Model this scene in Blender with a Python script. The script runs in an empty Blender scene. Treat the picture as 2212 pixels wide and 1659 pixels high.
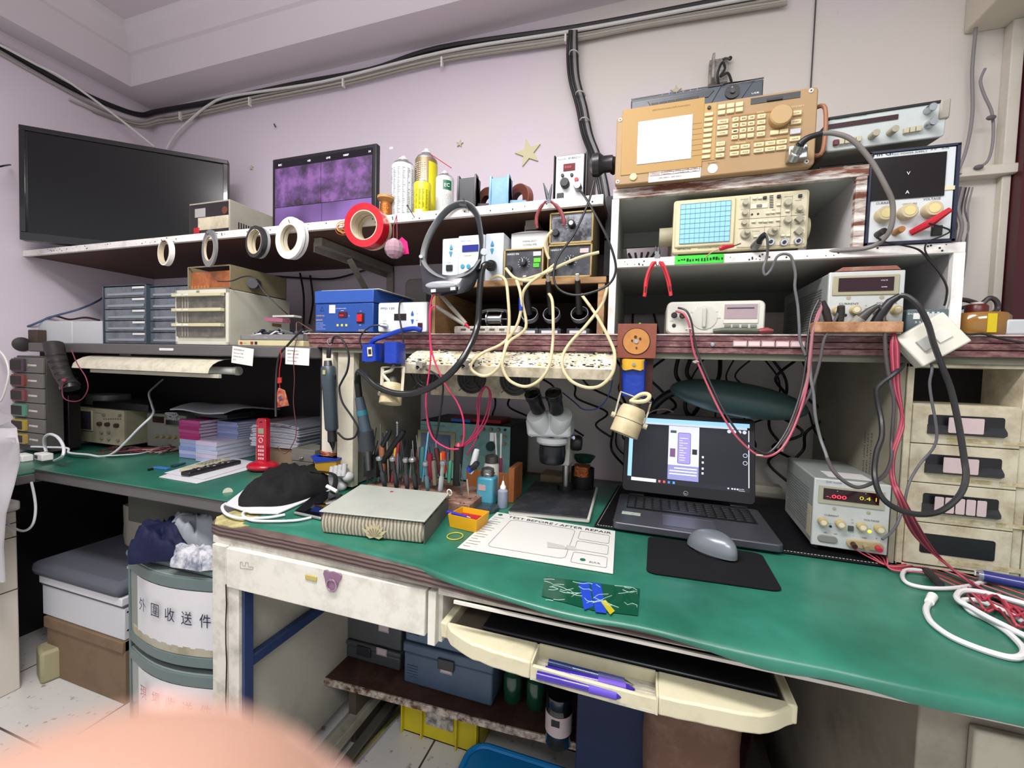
import bpy,math,random
from mathutils import Vector,Matrix
random.seed(7)
SC=bpy.context.scene
COL=SC.collection

F=905.0;CX,CY=1106.0,829.5
_vx=Vector((-1720-CX,714-CY,F)).normalized()
_X=-_vx
_n=_X.cross(Vector((0,790-CY,F)))
_n.normalize()
if _n.y>0:_n=-_n
_Z=_n;_Y=_Z.cross(_X)
ROT=Matrix((_X,_Y,_Z))
CAMLOC=Vector((0,0,1.125))
cam_data=bpy.data.cameras.new('camera');cam=bpy.data.objects.new('camera',cam_data);COL.objects.link(cam)
cam_data.sensor_width=36;cam_data.lens=F/2212*36;cam_data.clip_start=0.01
_m=(ROT@Matrix(((1,0,0),(0,-1,0),(0,0,-1)))).to_4x4();_m.translation=CAMLOC
cam.matrix_world=_m
cam_data.dof.use_dof=True;cam_data.dof.focus_distance=1.0;cam_data.dof.aperture_fstop=11.0
SC.camera=cam

SC.view_settings.view_transform='Standard';SC.view_settings.look='None'
SC.view_settings.gamma=1;SC.view_settings.use_curve_mapping=False
SC.view_settings.exposure=0.42
wd=bpy.data.worlds.new('world');SC.world=wd;wd.use_nodes=True
wd.node_tree.nodes['Background'].inputs[0].default_value=(.93,.95,1,1)
wd.node_tree.nodes['Background'].inputs[1].default_value=0.62
def area(name,loc,rot,sx,sy,p,col=(1,1,1)):
    l=bpy.data.lights.new(name,'AREA');l.shape='RECTANGLE';l.size=sx;l.size_y=sy;l.energy=p;l.color=col
    o=bpy.data.objects.new(name,l);COL.objects.link(o);o.location=loc;o.rotation_euler=rot;return o
area('ceiling_tube_light',(-.55,.15,2.25),(0,0,0),1.2,.2,26,(1,.98,.96))
area('ceiling_fill_up',(-.55,.15,2.28),(math.pi,0,0),1.2,.2,15,(1,.98,.96))  # upward fill added to brighten the ceiling and its dropped bands
area('overhead_fill_light',(.5,-.9,2.46),(0,0,0),1.2,.6,26,(.97,.98,1))  # soft overhead fill added to the tube's light, not a lamp panel

def _ray(px,py):return ROT@Vector((px-CX,py-CY,F))
def W(px,py,y=1.0):
    d=_ray(px,py);return CAMLOC+d*(y/d.y)
def D(px,py,z=.75):
    d=_ray(px,py);return CAMLOC+d*((z-CAMLOC.z)/d.z)

def lin(h):
    c=[int(h[i:i+2],16)/255 for i in(0,2,4)]
    return tuple((x/12.92 if x<=.04045 else((x+.055)/1.055)**2.4)for x in c)+(1,)
MC={}
def M(col,r=.5,m=0,d=0,dc='6b5a3c',s=14,b=0,e=0,tr=0,a=1,coat=0,k='',st=1,bs=60):
    """colour hex, roughness, metal, dirt amount (also painted reflection), dirt colour, dirt scale, bump, emission, transmission, alpha"""
    key=(col,r,m,d,dc,s,b,e,tr,a,coat,k,st)
    if key in MC:return MC[key]
    mt=bpy.data.materials.new('mat_'+col+k);MC[key]=mt;mt.use_nodes=True
    nt=mt.node_tree;p=nt.nodes['Principled BSDF'];N=nt.nodes.new;L=nt.links.new
    c=lin(col);p.inputs['Base Color'].default_value=c
    p.inputs['Roughness'].default_value=r;p.inputs['Metallic'].default_value=m
    if r>=.5:p.inputs['Specular IOR Level'].default_value=.28
    if e:p.inputs['Emission Color'].default_value=c;p.inputs['Emission Strength'].default_value=e
    if tr:p.inputs['Transmission Weight'].default_value=tr
    if a<1:p.inputs['Alpha'].default_value=a
    if coat:p.inputs['Coat Weight'].default_value=coat
    tc=None
    if d or b or k:
        tc=N('ShaderNodeTexCoord');mp=N('ShaderNodeMapping');L(tc.outputs['Object'],mp.inputs[0]);mp.inputs['Scale'].default_value=(1,1,st)
    if d:
        n1=N('ShaderNodeTexNoise');n1.inputs['Scale'].default_value=s;n1.inputs['Detail'].default_value=9;n1.inputs['Roughness'].default_value=.68
        L(mp.outputs[0],n1.inputs['Vector'])
        cr=N('ShaderNodeValToRGB');cr.color_ramp.elements[0].position=.5-.1*d;cr.color_ramp.elements[1].position=.78-.18*d
        L(n1.outputs[0],cr.inputs[0])
        ml=N('ShaderNodeMath');ml.operation='MULTIPLY';ml.inputs[1].default_value=min(1,d);L(cr.outputs[0],ml.inputs[0])
        mx=N('ShaderNodeMix');mx.data_type='RGBA';mx.inputs[6].default_value=c;mx.inputs[7].default_value=lin(dc)
        L(ml.outputs[0],mx.inputs[0]);L(mx.outputs[2],p.inputs['Base Color'])
    if b:
        n2=N('ShaderNodeTexNoise');n2.inputs['Scale'].default_value=bs;n2.inputs['Detail'].default_value=4
        bp=N('ShaderNodeBump');bp.inputs['Strength'].default_value=b;bp.inputs['Distance'].default_value=.004
        L(mp.outputs[0],n2.inputs['Vector']);L(n2.outputs[0],bp.inputs['Height']);L(bp.outputs[0],p.inputs['Normal'])
    return mt
def nodes_mat(name):
    mt=bpy.data.materials.new(name);mt.use_nodes=True;nt=mt.node_tree
    return mt,nt,nt.nodes['Principled BSDF'],nt.nodes.new,nt.links.new

def _frame(a):
    a=a.normalized();u=a.cross(Vector((0,0,1)))
    if u.length<1e-3:u=a.cross(Vector((1,0,0)))
    u.normalize();return u,a.cross(u).normalized()
class MB:
    def __init__(s):s.v=[];s.f=[];s.m=[]
    def add(s,vs,fs,m=0):
        o=len(s.v);s.v+=[Vector(q)for q in vs]
        for q in fs:s.f.append([i+o for i in q]);s.m.append(m)
        return s
    def box(s,x0,x1,y0,y1,z0,z1,m=0):
        return s.add([(x,y,z)for x in(x0,x1)for y in(y0,y1)for z in(z0,z1)],
                     [(0,1,3,2),(4,6,7,5),(0,4,5,1),(2,3,7,6),(0,2,6,4),(1,5,7,3)],m)
    def obox(s,c,size,mat=None,m=0):
        mat=mat or Matrix.Identity(3);c=Vector(c);t=MB().box(-size[0]/2,size[0]/2,-size[1]/2,size[1]/2,-size[2]/2,size[2]/2)
        return s.add([c+mat@q for q in t.v],t.f,m)
    def cyl(s,p0,p1,r0,r1=None,n=16,m=0,cap=True):
        p0,p1=Vector(p0),Vector(p1);r1=r0 if r1 is None else r1;u,w=_frame(p1-p0)
        vs=[p+(u*math.cos(2*math.pi*i/n)+w*math.sin(2*math.pi*i/n))*r for p,r in((p0,r0),(p1,r1))for i in range(n)]
        fs=[(i,(i+1)%n,n+(i+1)%n,n+i)for i in range(n)]
        if cap:fs+=[tuple(range(n-1,-1,-1)),tuple(range(n,2*n))]
        return s.add(vs,fs,m)
    def lathe(s,prof,o=(0,0,0),ax=(0,0,1),n=24,m=0,sq=1.0):
        o=Vector(o);ax=Vector(ax).normalized();u,w=_frame(ax);vs=[];fs=[]
        for r,h in prof:
            for i in range(n):
                a=2*math.pi*i/n;vs.append(o+ax*h+(u*math.cos(a)+w*math.sin(a)*sq)*max(r,1e-5))
        for j in range(len(prof)-1):
            for i in range(n):k=(i+1)%n;fs.append((j*n+i,j*n+k,(j+1)*n+k,(j+1)*n+i))
        return s.add(vs,fs,m)
    def tube(s,pts,r,n=8,m=0,closed=False,cap=True,flat=1.0):
        pts=[Vector(p)for p in pts];L=len(pts);vs=[];fs=[];u=None
        for i,p in enumerate(pts):
            t=(pts[(i+1)%L]-pts[i-1])if closed else(pts[min(i+1,L-1)]-pts[max(i-1,0)])
            if t.length<1e-9:t=Vector((0,0,1))
            t.normalize()
            if u is None:u,w=_frame(t)
            else:
                u=u-t*u.dot(t)
                if u.length<1e-6:u,w=_frame(t)
                u.normalize()
            w=t.cross(u);rr=r[i]if isinstance(r,(list,tuple))else r
            vs+=[p+(u*math.cos(2*math.pi*k/n)+w*math.sin(2*math.pi*k/n)*flat)*rr for k in range(n)]
        for i in range(L if closed else L-1):
            j=(i+1)%L
            for k in range(n):q=(k+1)%n;fs.append((i*n+k,i*n+q,j*n+q,j*n+k))
        if cap and not closed:fs+=[tuple(range(n-1,-1,-1)),tuple(range((L-1)*n,L*n))]
        return s.add(vs,fs,m)
    def prism(s,poly,a0,a1,ax='z',m=0,mat=None):
        def q(a,b,h):return{'z':(a,b,h),'y':(a,h,b),'x':(h,a,b)}[ax]
        n=len(poly);vs=[q(a,b,h)for h in(a0,a1)for a,b in poly]
        if mat:vs=[mat@Vector(v)for v in vs]
        return s.add(vs,[tuple(range(n-1,-1,-1)),tuple(range(n,2*n))]+[(i,(i+1)%n,n+(i+1)%n,n+i)for i in range(n)],m)
    def ball(s,c,r,n=16,k=10,m=0,mat=None):
        c=Vector(c);r=r if isinstance(r,(tuple,list))else(r,r,r);vs=[];fs=[]
        for j in range(k+1):
            a=math.pi*j/k
            for i in range(n):
                b=2*math.pi*i/n;q=Vector((r[0]*math.sin(a)*math.cos(b),r[1]*math.sin(a)*math.sin(b),r[2]*math.cos(a)))
                vs.append(c+(mat@q if mat else q))
        for j in range(k):
            for i in range(n):q=(i+1)%n;fs.append((j*n+i,(j+1)*n+i,(j+1)*n+q,j*n+q))
        return s.add(vs,fs,m)
    def torus(s,c,ax,R,r,n=28,k=8,m=0,sx=1.0):
        u,w=_frame(Vector(ax));c=Vector(c)
        return s.tube([c+u*R*math.cos(2*math.pi*i/n)+w*R*sx*math.sin(2*math.pi*i/n)for i in range(n)],r,k,m,True)
    def grid(s,rows,t=0,m=0,up=None):
        """surface through rows of points, thickness t downwards"""
        a,b=len(rows),len(rows[0]);vs=[Vector(p)for r in rows for p in r]
        fs=[(i*b+j,i*b+j+1,(i+1)*b+j+1,(i+1)*b+j)for i in range(a-1)for j in range(b-1)]
        if t:
            up=up or Vector((0,0,1));n=len(vs);vs+=[v-up*t for v in vs];fs+=[tuple(x+n for x in reversed(q))for q in fs[:]]
            rim=[j for j in range(b)]+[i*b+b-1 for i in range(1,a)]+[(a-1)*b+j for j in range(b-2,-1,-1)]+[i*b for i in range(a-2,0,-1)]
            for i in range(len(rim)):p,q=rim[i],rim[(i+1)%len(rim)];fs.append((q,p,p+n,q+n))
        return s.add(vs,fs,m)
    def quadpoly(s,pts,t,up=(0,0,1),m=0):
        """flat polygon of world points given thickness t along up"""
        up=Vector(up);n=len(pts);vs=[Vector(p)for p in pts]+[Vector(p)+up*t for p in pts]
        return s.add(vs,[tuple(range(n-1,-1,-1)),tuple(range(n,2*n))]+[(i,(i+1)%n,n+(i+1)%n,n+i)for i in range(n)],m)
    def join(s,o,mat=None,m=None):
        return s.add([mat@q for q in o.v]if mat else o.v,o.f,0 if m is None else m)
def rrect(x0,x1,y0,y1,r,n=5):
    out=[]
    for cx,cy,a in((x1-r,y1-r,0),(x0+r,y1-r,90),(x0+r,y0+r,180),(x1-r,y0+r,270)):
        for i in range(n+1):
            t=math.radians(a+90*i/n);out.append((cx+r*math.cos(t),cy+r*math.sin(t)))
    return out
def spline(pts,k=6,closed=False):
    P=[Vector(p)for p in pts];n=len(P);out=[]
    if n<3:return P
    for i in range(n if closed else n-1):
        g=lambda j:P[j%n]if closed else P[max(0,min(n-1,j))]
        a,b,c,d=g(i-1),g(i),g(i+1),g(i+2)
        for j in range(k):
            t=j/k;out.append(.5*((2*b)+(c-a)*t+(2*a-5*b+4*c-d)*t*t+(3*b-a-3*c+d)*t**3))
    if not closed:out.append(P[-1])
    return out
INV={}
def obj(name,mb,mat,parent=None,bevel=0,world=True,flat=False,ang=40):
    me=bpy.data.meshes.new(name);vs=mb.v
    if parent is not None and world and parent.name in INV:
        iv=INV[parent.name];vs=[iv@v for v in vs]
    me.from_pydata([tuple(v)for v in vs],[],mb.f)
    mats=mat if isinstance(mat,(list,tuple))else[mat]
    for q in mats:me.materials.append(q)
    if len(mats)>1:me.polygons.foreach_set('material_index',mb.m)
    me.update()
    if not flat:
        me.polygons.foreach_set('use_smooth',[True]*len(me.polygons));me.set_sharp_from_angle(angle=math.radians(ang))
    o=bpy.data.objects.new(name,me);COL.objects.link(o)
    if parent is not None:
        o.parent=parent
        if world and parent.name in INV:INV[o.name]=INV[parent.name]
    if bevel:
        bv=o.modifiers.new('bevel','BEVEL');bv.width=bevel;bv.segments=2;bv.limit_method='ANGLE';bv.angle_limit=math.radians(50)
    return o
def tag(o,label,cat,group=None,kind=None):
    o['label']=label;o['category']=cat
    if group:o['group']=group
    if kind:o['kind']=kind
    return o
def struct(name,mb,mat,bevel=0,label=None):
    o=obj(name,mb,mat,bevel=bevel);o['kind']='structure'
    if label:o['label']=label
    return o
def one(name,label,cat,mb,mat,group=None,bevel=0,kind=None,flat=False,ang=40):
    xs=[v.x for v in mb.v];ys=[v.y for v in mb.v];zs=[v.z for v in mb.v]
    c=Vector(((min(xs)+max(xs))/2,(min(ys)+max(ys))/2,min(zs)))
    mb.v=[v-c for v in mb.v]
    o=obj(name,mb,mat,bevel=bevel,flat=flat,ang=ang);o.location=c;INV[o.name]=Matrix.Translation(-c)
    return tag(o,label,cat,group,kind)
def thing(name,label,cat,loc,group=None):
    o=bpy.data.objects.new(name,None);COL.objects.link(o);o.location=loc;o.empty_display_size=.02
    INV[o.name]=Matrix.Translation(-Vector(loc));return tag(o,label,cat,group)
def dup(root,loc,label,rz=None):
    r=root.copy();COL.objects.link(r);r.location=loc;r['label']=label
    if rz is not None:r.rotation_euler.z=rz
    for ch in list(root.children):
        c=ch.copy();COL.objects.link(c);c.parent=r
        for g in list(ch.children):
            h=g.copy();COL.objects.link(h);h.parent=c
    return r
FONTS={}
def tmesh(s,size=1.0,cjk=False):
    cu=bpy.data.curves.new('t','FONT');cu.body=s;cu.size=size;cu.resolution_u=2
    o=bpy.data.objects.new('t',cu);COL.objects.link(o);dg=bpy.context.evaluated_depsgraph_get();dg.update()
    me=bpy.data.meshes.new_from_object(o.evaluated_get(dg));vs=[v.co.copy()for v in me.vertices];fs=[list(p.vertices)for p in me.polygons]
    bpy.data.objects.remove(o);bpy.data.curves.remove(cu);bpy.data.meshes.remove(me);return vs,fs
def text3(s,o,right,up,size,wid=None,out=.0006,mb=None,m=0,bold=0):
    """lettering standing on a surface: o = baseline start, right/up directions"""
    mb=mb or MB();vs,fs=tmesh(s);right=Vector(right).normalized();up=Vector(up).normalized();nrm=right.cross(up)
    if not vs:return mb
    x0=min(v.x for v in vs);w=max(v.x for v in vs)-x0;kx=size if wid is None else wid/w
    return mb.add([Vector(o)+right*(v.x-x0)*kx+up*v.y*size+nrm*out for v in vs],fs,m)
class Dev:
    """an appliance whose front face is the local XZ plane (u right, v up); pixels are turned into points of that plane"""
    def __init__(s,name,label,cat,bl,br,tl,y=None,z=None,yaw=0,tilt=0,group=None,roll=0):
        s.zo=None
        P0=W(*bl,y)if y is not None else D(*bl,z)
        if z is not None:P0.z=z
        if y is None:
            q=D(*br,z);yaw=math.degrees(math.atan2(q.y-P0.y,q.x-P0.x))
        s.P0=P0;s.R=Matrix.Rotation(math.radians(yaw),3,'Z')@Matrix.Rotation(math.radians(-tilt),3,'X')@Matrix.Rotation(math.radians(roll),3,'Y')
        s.root=bpy.data.objects.new(name,None);COL.objects.link(s.root);s.root.location=P0;s.root.rotation_euler=s.R.to_euler();s.root.empty_display_size=.02
        tag(s.root,label,cat,group);s.w=s.uv(*br)[0];s.h=s.uv(*tl)[1];s.tx={}
    def uv(s,px,py,out=0):
        if s.zo:px=s.zo[0]+px/3.95;py=s.zo[1]+py/3.95
        n=s.R@Vector((0,1,0));d=_ray(px,py);o=s.P0-n*out;t=(o-CAMLOC).dot(n)/d.dot(n);q=s.R.transposed()@(CAMLOC+d*t-s.P0);return q.x,q.z
    def part(s,name,mb,mat,bevel=0,parent=None,flat=False):
        return obj(name,mb,mat,parent or s.root,bevel,world=False,flat=flat)
    def box(s,name,u0,u1,v0,v1,o0,o1,mat,bevel=0,parent=None):
        return s.part(name,MB().box(u0,u1,-o1,-o0,v0,v1),mat,bevel,parent)
    def keys(s,name,pts,w,h,out,mat,bevel=.0006,mark=None):
        for x,y in pts:
            u,v=s.uv(x,y);o=s.box(name,u-w/2,u+w/2,v-h/2,v+h/2,-.001,out,mat,bevel)
            if mark:s.txtu(mark if isinstance(mark,str)else mark.pop(0),u-w*.25,v-h*.2,h*.45,TXT,w*.5,out+.0006)
    def pb(s,name,x0,y0,x1,y1,out,mat,bevel=0,parent=None,o0=-.001):
        a=s.uv(x0,y0);b=s.uv(x1,y1);return s.box(name,min(a[0],b[0]),max(a[0],b[0]),min(a[1],b[1]),max(a[1],b[1]),o0,out,mat,bevel,parent)
    def body(s,depth,mat,bevel=.003,name='case',v0=0,w=None,h=None,front=0):
        return s.box(name,0,w or s.w,v0,h or s.h,-depth,front,mat,bevel)
    def knob(s,px,py,r,ln,mat,name='knob',r2=None,cap=None,out=0):
        u,v=s.uv(px,py);mb=MB().lathe([(r,0),(r,ln*.85),(r*.88,ln),(0,ln)],(u,-out,v),(0,-1,0),18)
        o=s.part(name,mb,mat)
        if cap:s.part('knob_cap',MB().cyl((u,-out-ln,v),(u,-out-ln-.0008,v),r*.6,n=16),cap,parent=o)
        return o
    def txt(s,t,px,py,size,mat,wid=None,out=.0012):
        u,v=s.uv(px,py);mb=s.tx.setdefault(mat,MB());text3(t,(u,-out,v),(1,0,0),(0,0,1),size,wid,0,mb);return s
    def txtu(s,t,u,v,size,mat,wid=None,out=.0012):
        mb=s.tx.setdefault(mat,MB());text3(t,(u,-out,v),(1,0,0),(0,0,1),size,wid,0,mb)
    def done(s):
        for k,mb in s.tx.items():s.part('lettering',mb,k,flat=True)
        return s.root
    def feet(s,depth,mat,h=.008,r=.008):
        for a in(.1,.9):
            for b in(.08,.9):s.part('foot',MB().cyl((s.w*a,depth*b,-h),(s.w*a,depth*b,0),r,n=12),mat)
def cable(name,label,pts,r,mat,group=None,cat='cable',y=.97,k=6,n=8):
    P=[p if isinstance(p,Vector)else W(p[0],p[1],p[2]if len(p)>2 else y)for p in pts]
    return one(name,label,cat,MB().tube(spline(P,k),r,n),mat,group)
# ================================================================ the room
mt,nt,p,N,L=nodes_mat('lilac_plaster')
tc=N('ShaderNodeTexCoord');n1=N('ShaderNodeTexNoise');n1.inputs['Scale'].default_value=1.3;n1.inputs['Detail'].default_value=3
n2=N('ShaderNodeTexNoise');n2.inputs['Scale'].default_value=14;n2.inputs['Detail'].default_value=8;n2.inputs['Roughness'].default_value=.7
cr=N('ShaderNodeValToRGB');cr.color_ramp.elements[0].position=.42;cr.color_ramp.elements[0].color=lin('d8cdd7');cr.color_ramp.elements[1].position=.58;cr.color_ramp.elements[1].color=lin('d8d2ca')
sx=N('ShaderNodeSeparateXYZ');ad=N('ShaderNodeMath');ad.operation='MULTIPLY_ADD';ad.inputs[1].default_value=.16
L(tc.outputs['Object'],n1.inputs['Vector']);L(tc.outputs['Object'],n2.inputs['Vector']);L(tc.outputs['Object'],sx.inputs[0])
L(sx.outputs[0],ad.inputs[0]);L(n1.outputs[0],ad.inputs[2]);L(ad.outputs[0],cr.inputs[0])
c2=N('ShaderNodeValToRGB');c2.color_ramp.elements[0].position=.66;c2.color_ramp.elements[0].color=(1,1,1,1);c2.color_ramp.elements[1].position=.8;c2.color_ramp.elements[1].color=(.8,.78,.76,1)
mx=N('ShaderNodeMix');mx.data_type='RGBA';mx.blend_type='MULTIPLY';mx.inputs[0].default_value=1
L(n2.outputs[0],c2.inputs[0]);L(cr.outputs[0],mx.inputs[6]);L(c2.outputs[0],mx.inputs[7]);L(mx.outputs[2],p.inputs['Base Color'])
bp=N('ShaderNodeBump');bp.inputs['Strength'].default_value=.12;bp.inputs['Distance'].default_value=.004;L(n2.outputs[0],bp.inputs['Height']);L(bp.outputs[0],p.inputs['Normal'])
p.inputs['Roughness'].default_value=.75
WALL=mt
CEIL=M('d8d0d5',.85,b=.1,bs=25)
CREAM=M('d9d3bf',.55,d=.35,dc='8a7a5c',s=9)
WHITE=M('eceae4',.5);WH_D=M('e2dfd6',.55,d=.6,dc='6f5b48',s=30)
BLACK=M('141416',.45);BLK_G=M('0b0b0d',.2);RUBBER=M('17181a',.6)
STEEL=M('b9bcbf',.3,m=1);DSTEEL=M('77797c',.4,m=1,d=.4,dc='4a3a2c')
CHROME=M('d8dadc',.12,m=1)
RED=M('b51627',.4);BLUE=M('1c3fae',.42,b=.3,bs=90);YEL=M('e0b62a',.5);TXT=M('23262c',.6);TXW=M('f2f2f2',.6,k='t')
MAROON=M('5d3238',.38,d=.75,dc='9a7a72',s=40,st=3)
WOOD=M('a8804f',.55,d=.6,dc='5a3d22',s=22,st=.25)
DBROWN=M('543a30',.6,d=.3,dc='6a5548',s=12)
X0,YB,ZS,ZC=-2.34,1.45,2.32,2.56
struct('wall_back',MB().box(X0-.1,2.4,YB,YB+.1,0,2.7),WALL)
struct('wall_left',MB().box(X0-.1,X0,-2.6,YB,0,2.7),WALL)
struct('ceiling',MB().box(X0-.1,2.4,-2.6,YB+.1,ZC,ZC+.1),CEIL)
struct('wall_right',MB().box(2.3,2.4,-2.6,YB,0,2.7),WALL)
struct('trim_1',MB().box(X0,2.3,1.3,YB,ZS,ZC),CEIL,label='dropped ceiling band along the back wall')
struct('trim_2',MB().box(X0,-2.235,-2.6,1.3,ZS,ZC),CEIL,label='dropped ceiling band along the left wall')
def mould(name,axis):
    prof=[(0,2.452),(.012,2.458),(.014,2.475),(.024,2.485),(.03,2.505),(.044,2.515),(.05,2.53),(.05,ZC),(0,ZC)]
    mb=MB()
    if axis=='x':mb.add([(x,1.3-a,z)for x in(-2.235,2.3)for a,z in prof],[tuple(range(9)),tuple(range(17,8,-1))]+[(i,9+i,9+(i+1)%9,(i+1)%9)for i in range(9)])
    else:mb.add([(-2.235+a,y,z)for y in(1.3,-2.6)for a,z in prof],[tuple(range(9)),tuple(range(17,8,-1))]+[(i,9+i,9+(i+1)%9,(i+1)%9)for i in range(9)])
    struct(name,mb,CEIL)
mould('trim_3','x');mould('trim_4','y')

mt,nt,p,N,L=nodes_mat('floor_tiles')
tc=N('ShaderNodeTexCoord');mp=N('ShaderNodeMapping');mp.inputs['Location'].default_value=(.06,.31,0);br=N('ShaderNodeTexBrick');br.offset=0;br.inputs['Scale'].default_value=1
br.inputs['Brick Width'].default_value=.5;br.inputs['Row Height'].default_value=.5;br.inputs['Mortar Size'].default_value=.003
br.inputs['Color1'].default_value=lin('cfcdca');br.inputs['Color2'].default_value=lin('cac8c5');br.inputs['Mortar'].default_value=lin('3a3632')
n1=N('ShaderNodeTexNoise');n1.inputs['Scale'].default_value=45;n1.inputs['Detail'].default_value=6
cr=N('ShaderNodeValToRGB');cr.color_ramp.elements[0].position=.62;cr.color_ramp.elements[0].color=(1,1,1,1);cr.color_ramp.elements[1].position=.7;cr.color_ramp.elements[1].color=(.3,.26,.22,1)
mx=N('ShaderNodeMix');mx.data_type='RGBA';mx.blend_type='MULTIPLY';mx.inputs[0].default_value=.8
L(tc.outputs['Object'],mp.inputs[0]);L(mp.outputs[0],br.inputs['Vector']);L(tc.outputs['Object'],n1.inputs['Vector']);L(n1.outputs[0],cr.inputs[0])
L(br.outputs[0],mx.inputs[6]);L(cr.outputs[0],mx.inputs[7]);L(mx.outputs[2],p.inputs['Base Color']);p.inputs['Roughness'].default_value=.3
struct('floor',MB().box(X0-.1,2.4,-2.6,YB+.1,-.1,0),mt)

struct('trim_5',MB().box(.762,1.6,1.1,YB,2.03,ZS),M('cfc8b8',.6),bevel=.004,label='cream boxed duct high in the right corner')
TR=M('d8d2c4',.5,d=.2,dc='a39474')
struct('trim_6',MB().box(.845,.87,1.42,YB,1.66,2.03),TR,bevel=.002,label='upright cream cable trunking right of the cupboards')
struct('trim_7',MB().box(.745,.878,1.415,YB,1.648,1.672),TR,bevel=.002,label='short level cream trunking')
struct('trim_8',MB().box(.852,.87,1.43,YB,1.2,1.648),TR,bevel=.002,label='lower cream cable trunking')
DF=M('4a1420',.4)
struct('door_1',MB().box(.872,.9,1.40,YB,0,2.03).box(.9,1.7,1.44,YB+.005,0,2.03,1),[DF,M('8b8584',.5)],label='grey door with dark red frame')
# ================================================================ furniture on the wall
EDGE=M('eeebe6',.5,d=.3,dc='6a5446',s=26)
t=thing('wall_shelf','long upper shelf with white front edge carrying the television','shelf',(-1.2,1.2,1.505))
obj('board',MB().box(X0+.002,-.11,1.002,YB-.002,1.505,1.52),DBROWN,t)
obj('front_edge',MB().box(X0+.002,-.11,.99,1.002,1.501,1.523),EDGE,t,bevel=.001)
random.seed(9);mb=MB()
for i in range(80):
    x=random.uniform(X0+.1,-.13);z=1.512+random.uniform(-.006,.007);mb.cyl((x,.9893,z),(x,.9901,z),random.choice((.0008,.0013,.002)),n=8)
o=obj('nail_holes',mb,BLACK,t);o['kind']='stuff'
def shelf_bracket(x,label,dx=0):
    t=thing('shelf_bracket',label,'bracket',(x,YB-.003,1.22),'steel brackets under the upper shelf')
    S=M('a5a196',.45,m=.3,d=.4,dc='5a5044')
    obj('arm',MB().box(x-.015,x+.015,1.06,YB-.003,1.478,1.503).box(x-.017,x-.013,1.06,YB-.003,1.46,1.49),S,t,bevel=.001)
    obj('strut',MB().tube([(x,1.2,1.475),(x,YB-.012,1.25)],.014,4),S,t,flat=True)
    obj('wall_plate',MB().box(x-.015,x+.015,YB-.01,YB-.002,1.2,1.5),S,t)
shelf_bracket(-.98,'grey steel shelf bracket between the white tape and the hot plate')
shelf_bracket(-.3,'grey steel shelf bracket behind the hanging red pliers')

INW=M('a9aca6',.7,d=.25,dc='7a7a70',s=6);CHIP=M('e6e2da',.55,d=1.0,dc='6b3f2c',s=9,st=7)
t=thing('wall_cupboard','open white-edged wall cubby holding the beige oscilloscope','cupboard',(.15,1.13,1.371))
obj('top_board',MB().box(-.083,.39,1.0,1.262,1.51,1.528),[INW],t)
obj('top_edge',MB().box(-.088,.392,.988,1.0,1.508,1.53),CHIP,t,bevel=.001)
obj('left_panel',MB().box(-.083,-.077,1.0,1.44,1.202,1.51),INW,t)
obj('left_edge',MB().box(-.09,-.074,.988,1.0,1.204,1.508),EDGE,t,bevel=.001)
obj('right_panel',MB().box(.376,.386,1.0,1.26,1.371,1.51),M('c9c6c6',.6),t)
obj('right_edge',MB().box(.372,.39,.988,1.0,1.373,1.508),CHIP,t,bevel=.001)
obj('back_rail',MB().box(-.077,.376,1.25,1.262,1.47,1.51),INW,t)
obj('middle_shelf',MB().box(-.077,.54,1.0,1.40,1.357,1.371),INW,t)
obj('middle_edge',MB().box(-.074,.545,.988,1.0,1.354,1.373),EDGE,t,bevel=.001)
obj('end_panel',MB().box(.53,.542,1.0,1.40,1.202,1.357),M('b4b2b4',.6,d=.3,dc='7a7a78'),t)
obj('end_edge',MB().box(.528,.545,.988,1.0,1.204,1.354),EDGE,t)
obj('back_panel',MB().box(-.074,.53,1.385,1.395,1.30,1.357),M('6c6e6a',.7),t)
mb=MB()
for i in range(34):x=random.uniform(-.06,.53);z=1.3635+random.uniform(-.006,.006);mb.cyl((x,.9873,z),(x,.9881,z),random.choice((.001,.0018)),n=8)
o=obj('nail_holes',mb,BLACK,t);o['kind']='stuff'

t=thing('hutch_shelf','long maroon shelf over the main bench, chipped front edge','shelf',(0,1.2,1.16))
obj('board',MB().box(-.965,1.25,1.0,1.40,1.168,1.202),M('8c8576',.6,d=.3),t)
mb=MB()
for i,z in enumerate((1.163,1.176,1.189)):mb.box(-.965,1.25,.988-.002*(i%2),1.0,z,z+.0118)
obj('front_edge',mb,MAROON,t,bevel=.001)
obj('top_strip',MB().box(-.965,1.25,.985,1.002,1.2012,1.204),M('cbb9b4',.5,d=.6,dc='5d3238',s=40),t)
obj('under_rail',MB().box(-.9,1.2,.995,1.01,1.15,1.163),M('6b6a5c',.6),t)
obj('left_post',MB().box(-.906,-.868,1.0,1.02,.76,1.163),M('d8d2bf',.5,d=.3,dc='8a7a5c'),t,bevel=.001)
obj('left_post_cap',MB().box(-.855,-.80,1.005,1.03,.76,1.163),M('d2ccb8',.5,d=.4,dc='8a7a5c'),t,bevel=.001)
obj('side_panel',MB().box(-.83,-.82,1.03,1.42,.757,1.163),M('a39f8e',.6,d=.35,dc='6a6250'),t)
obj('right_panel',MB().box(.468,.477,1.003,1.42,.757,1.163),M('8d8977',.6,d=.35,dc='54503e',s=7),t)

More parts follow.
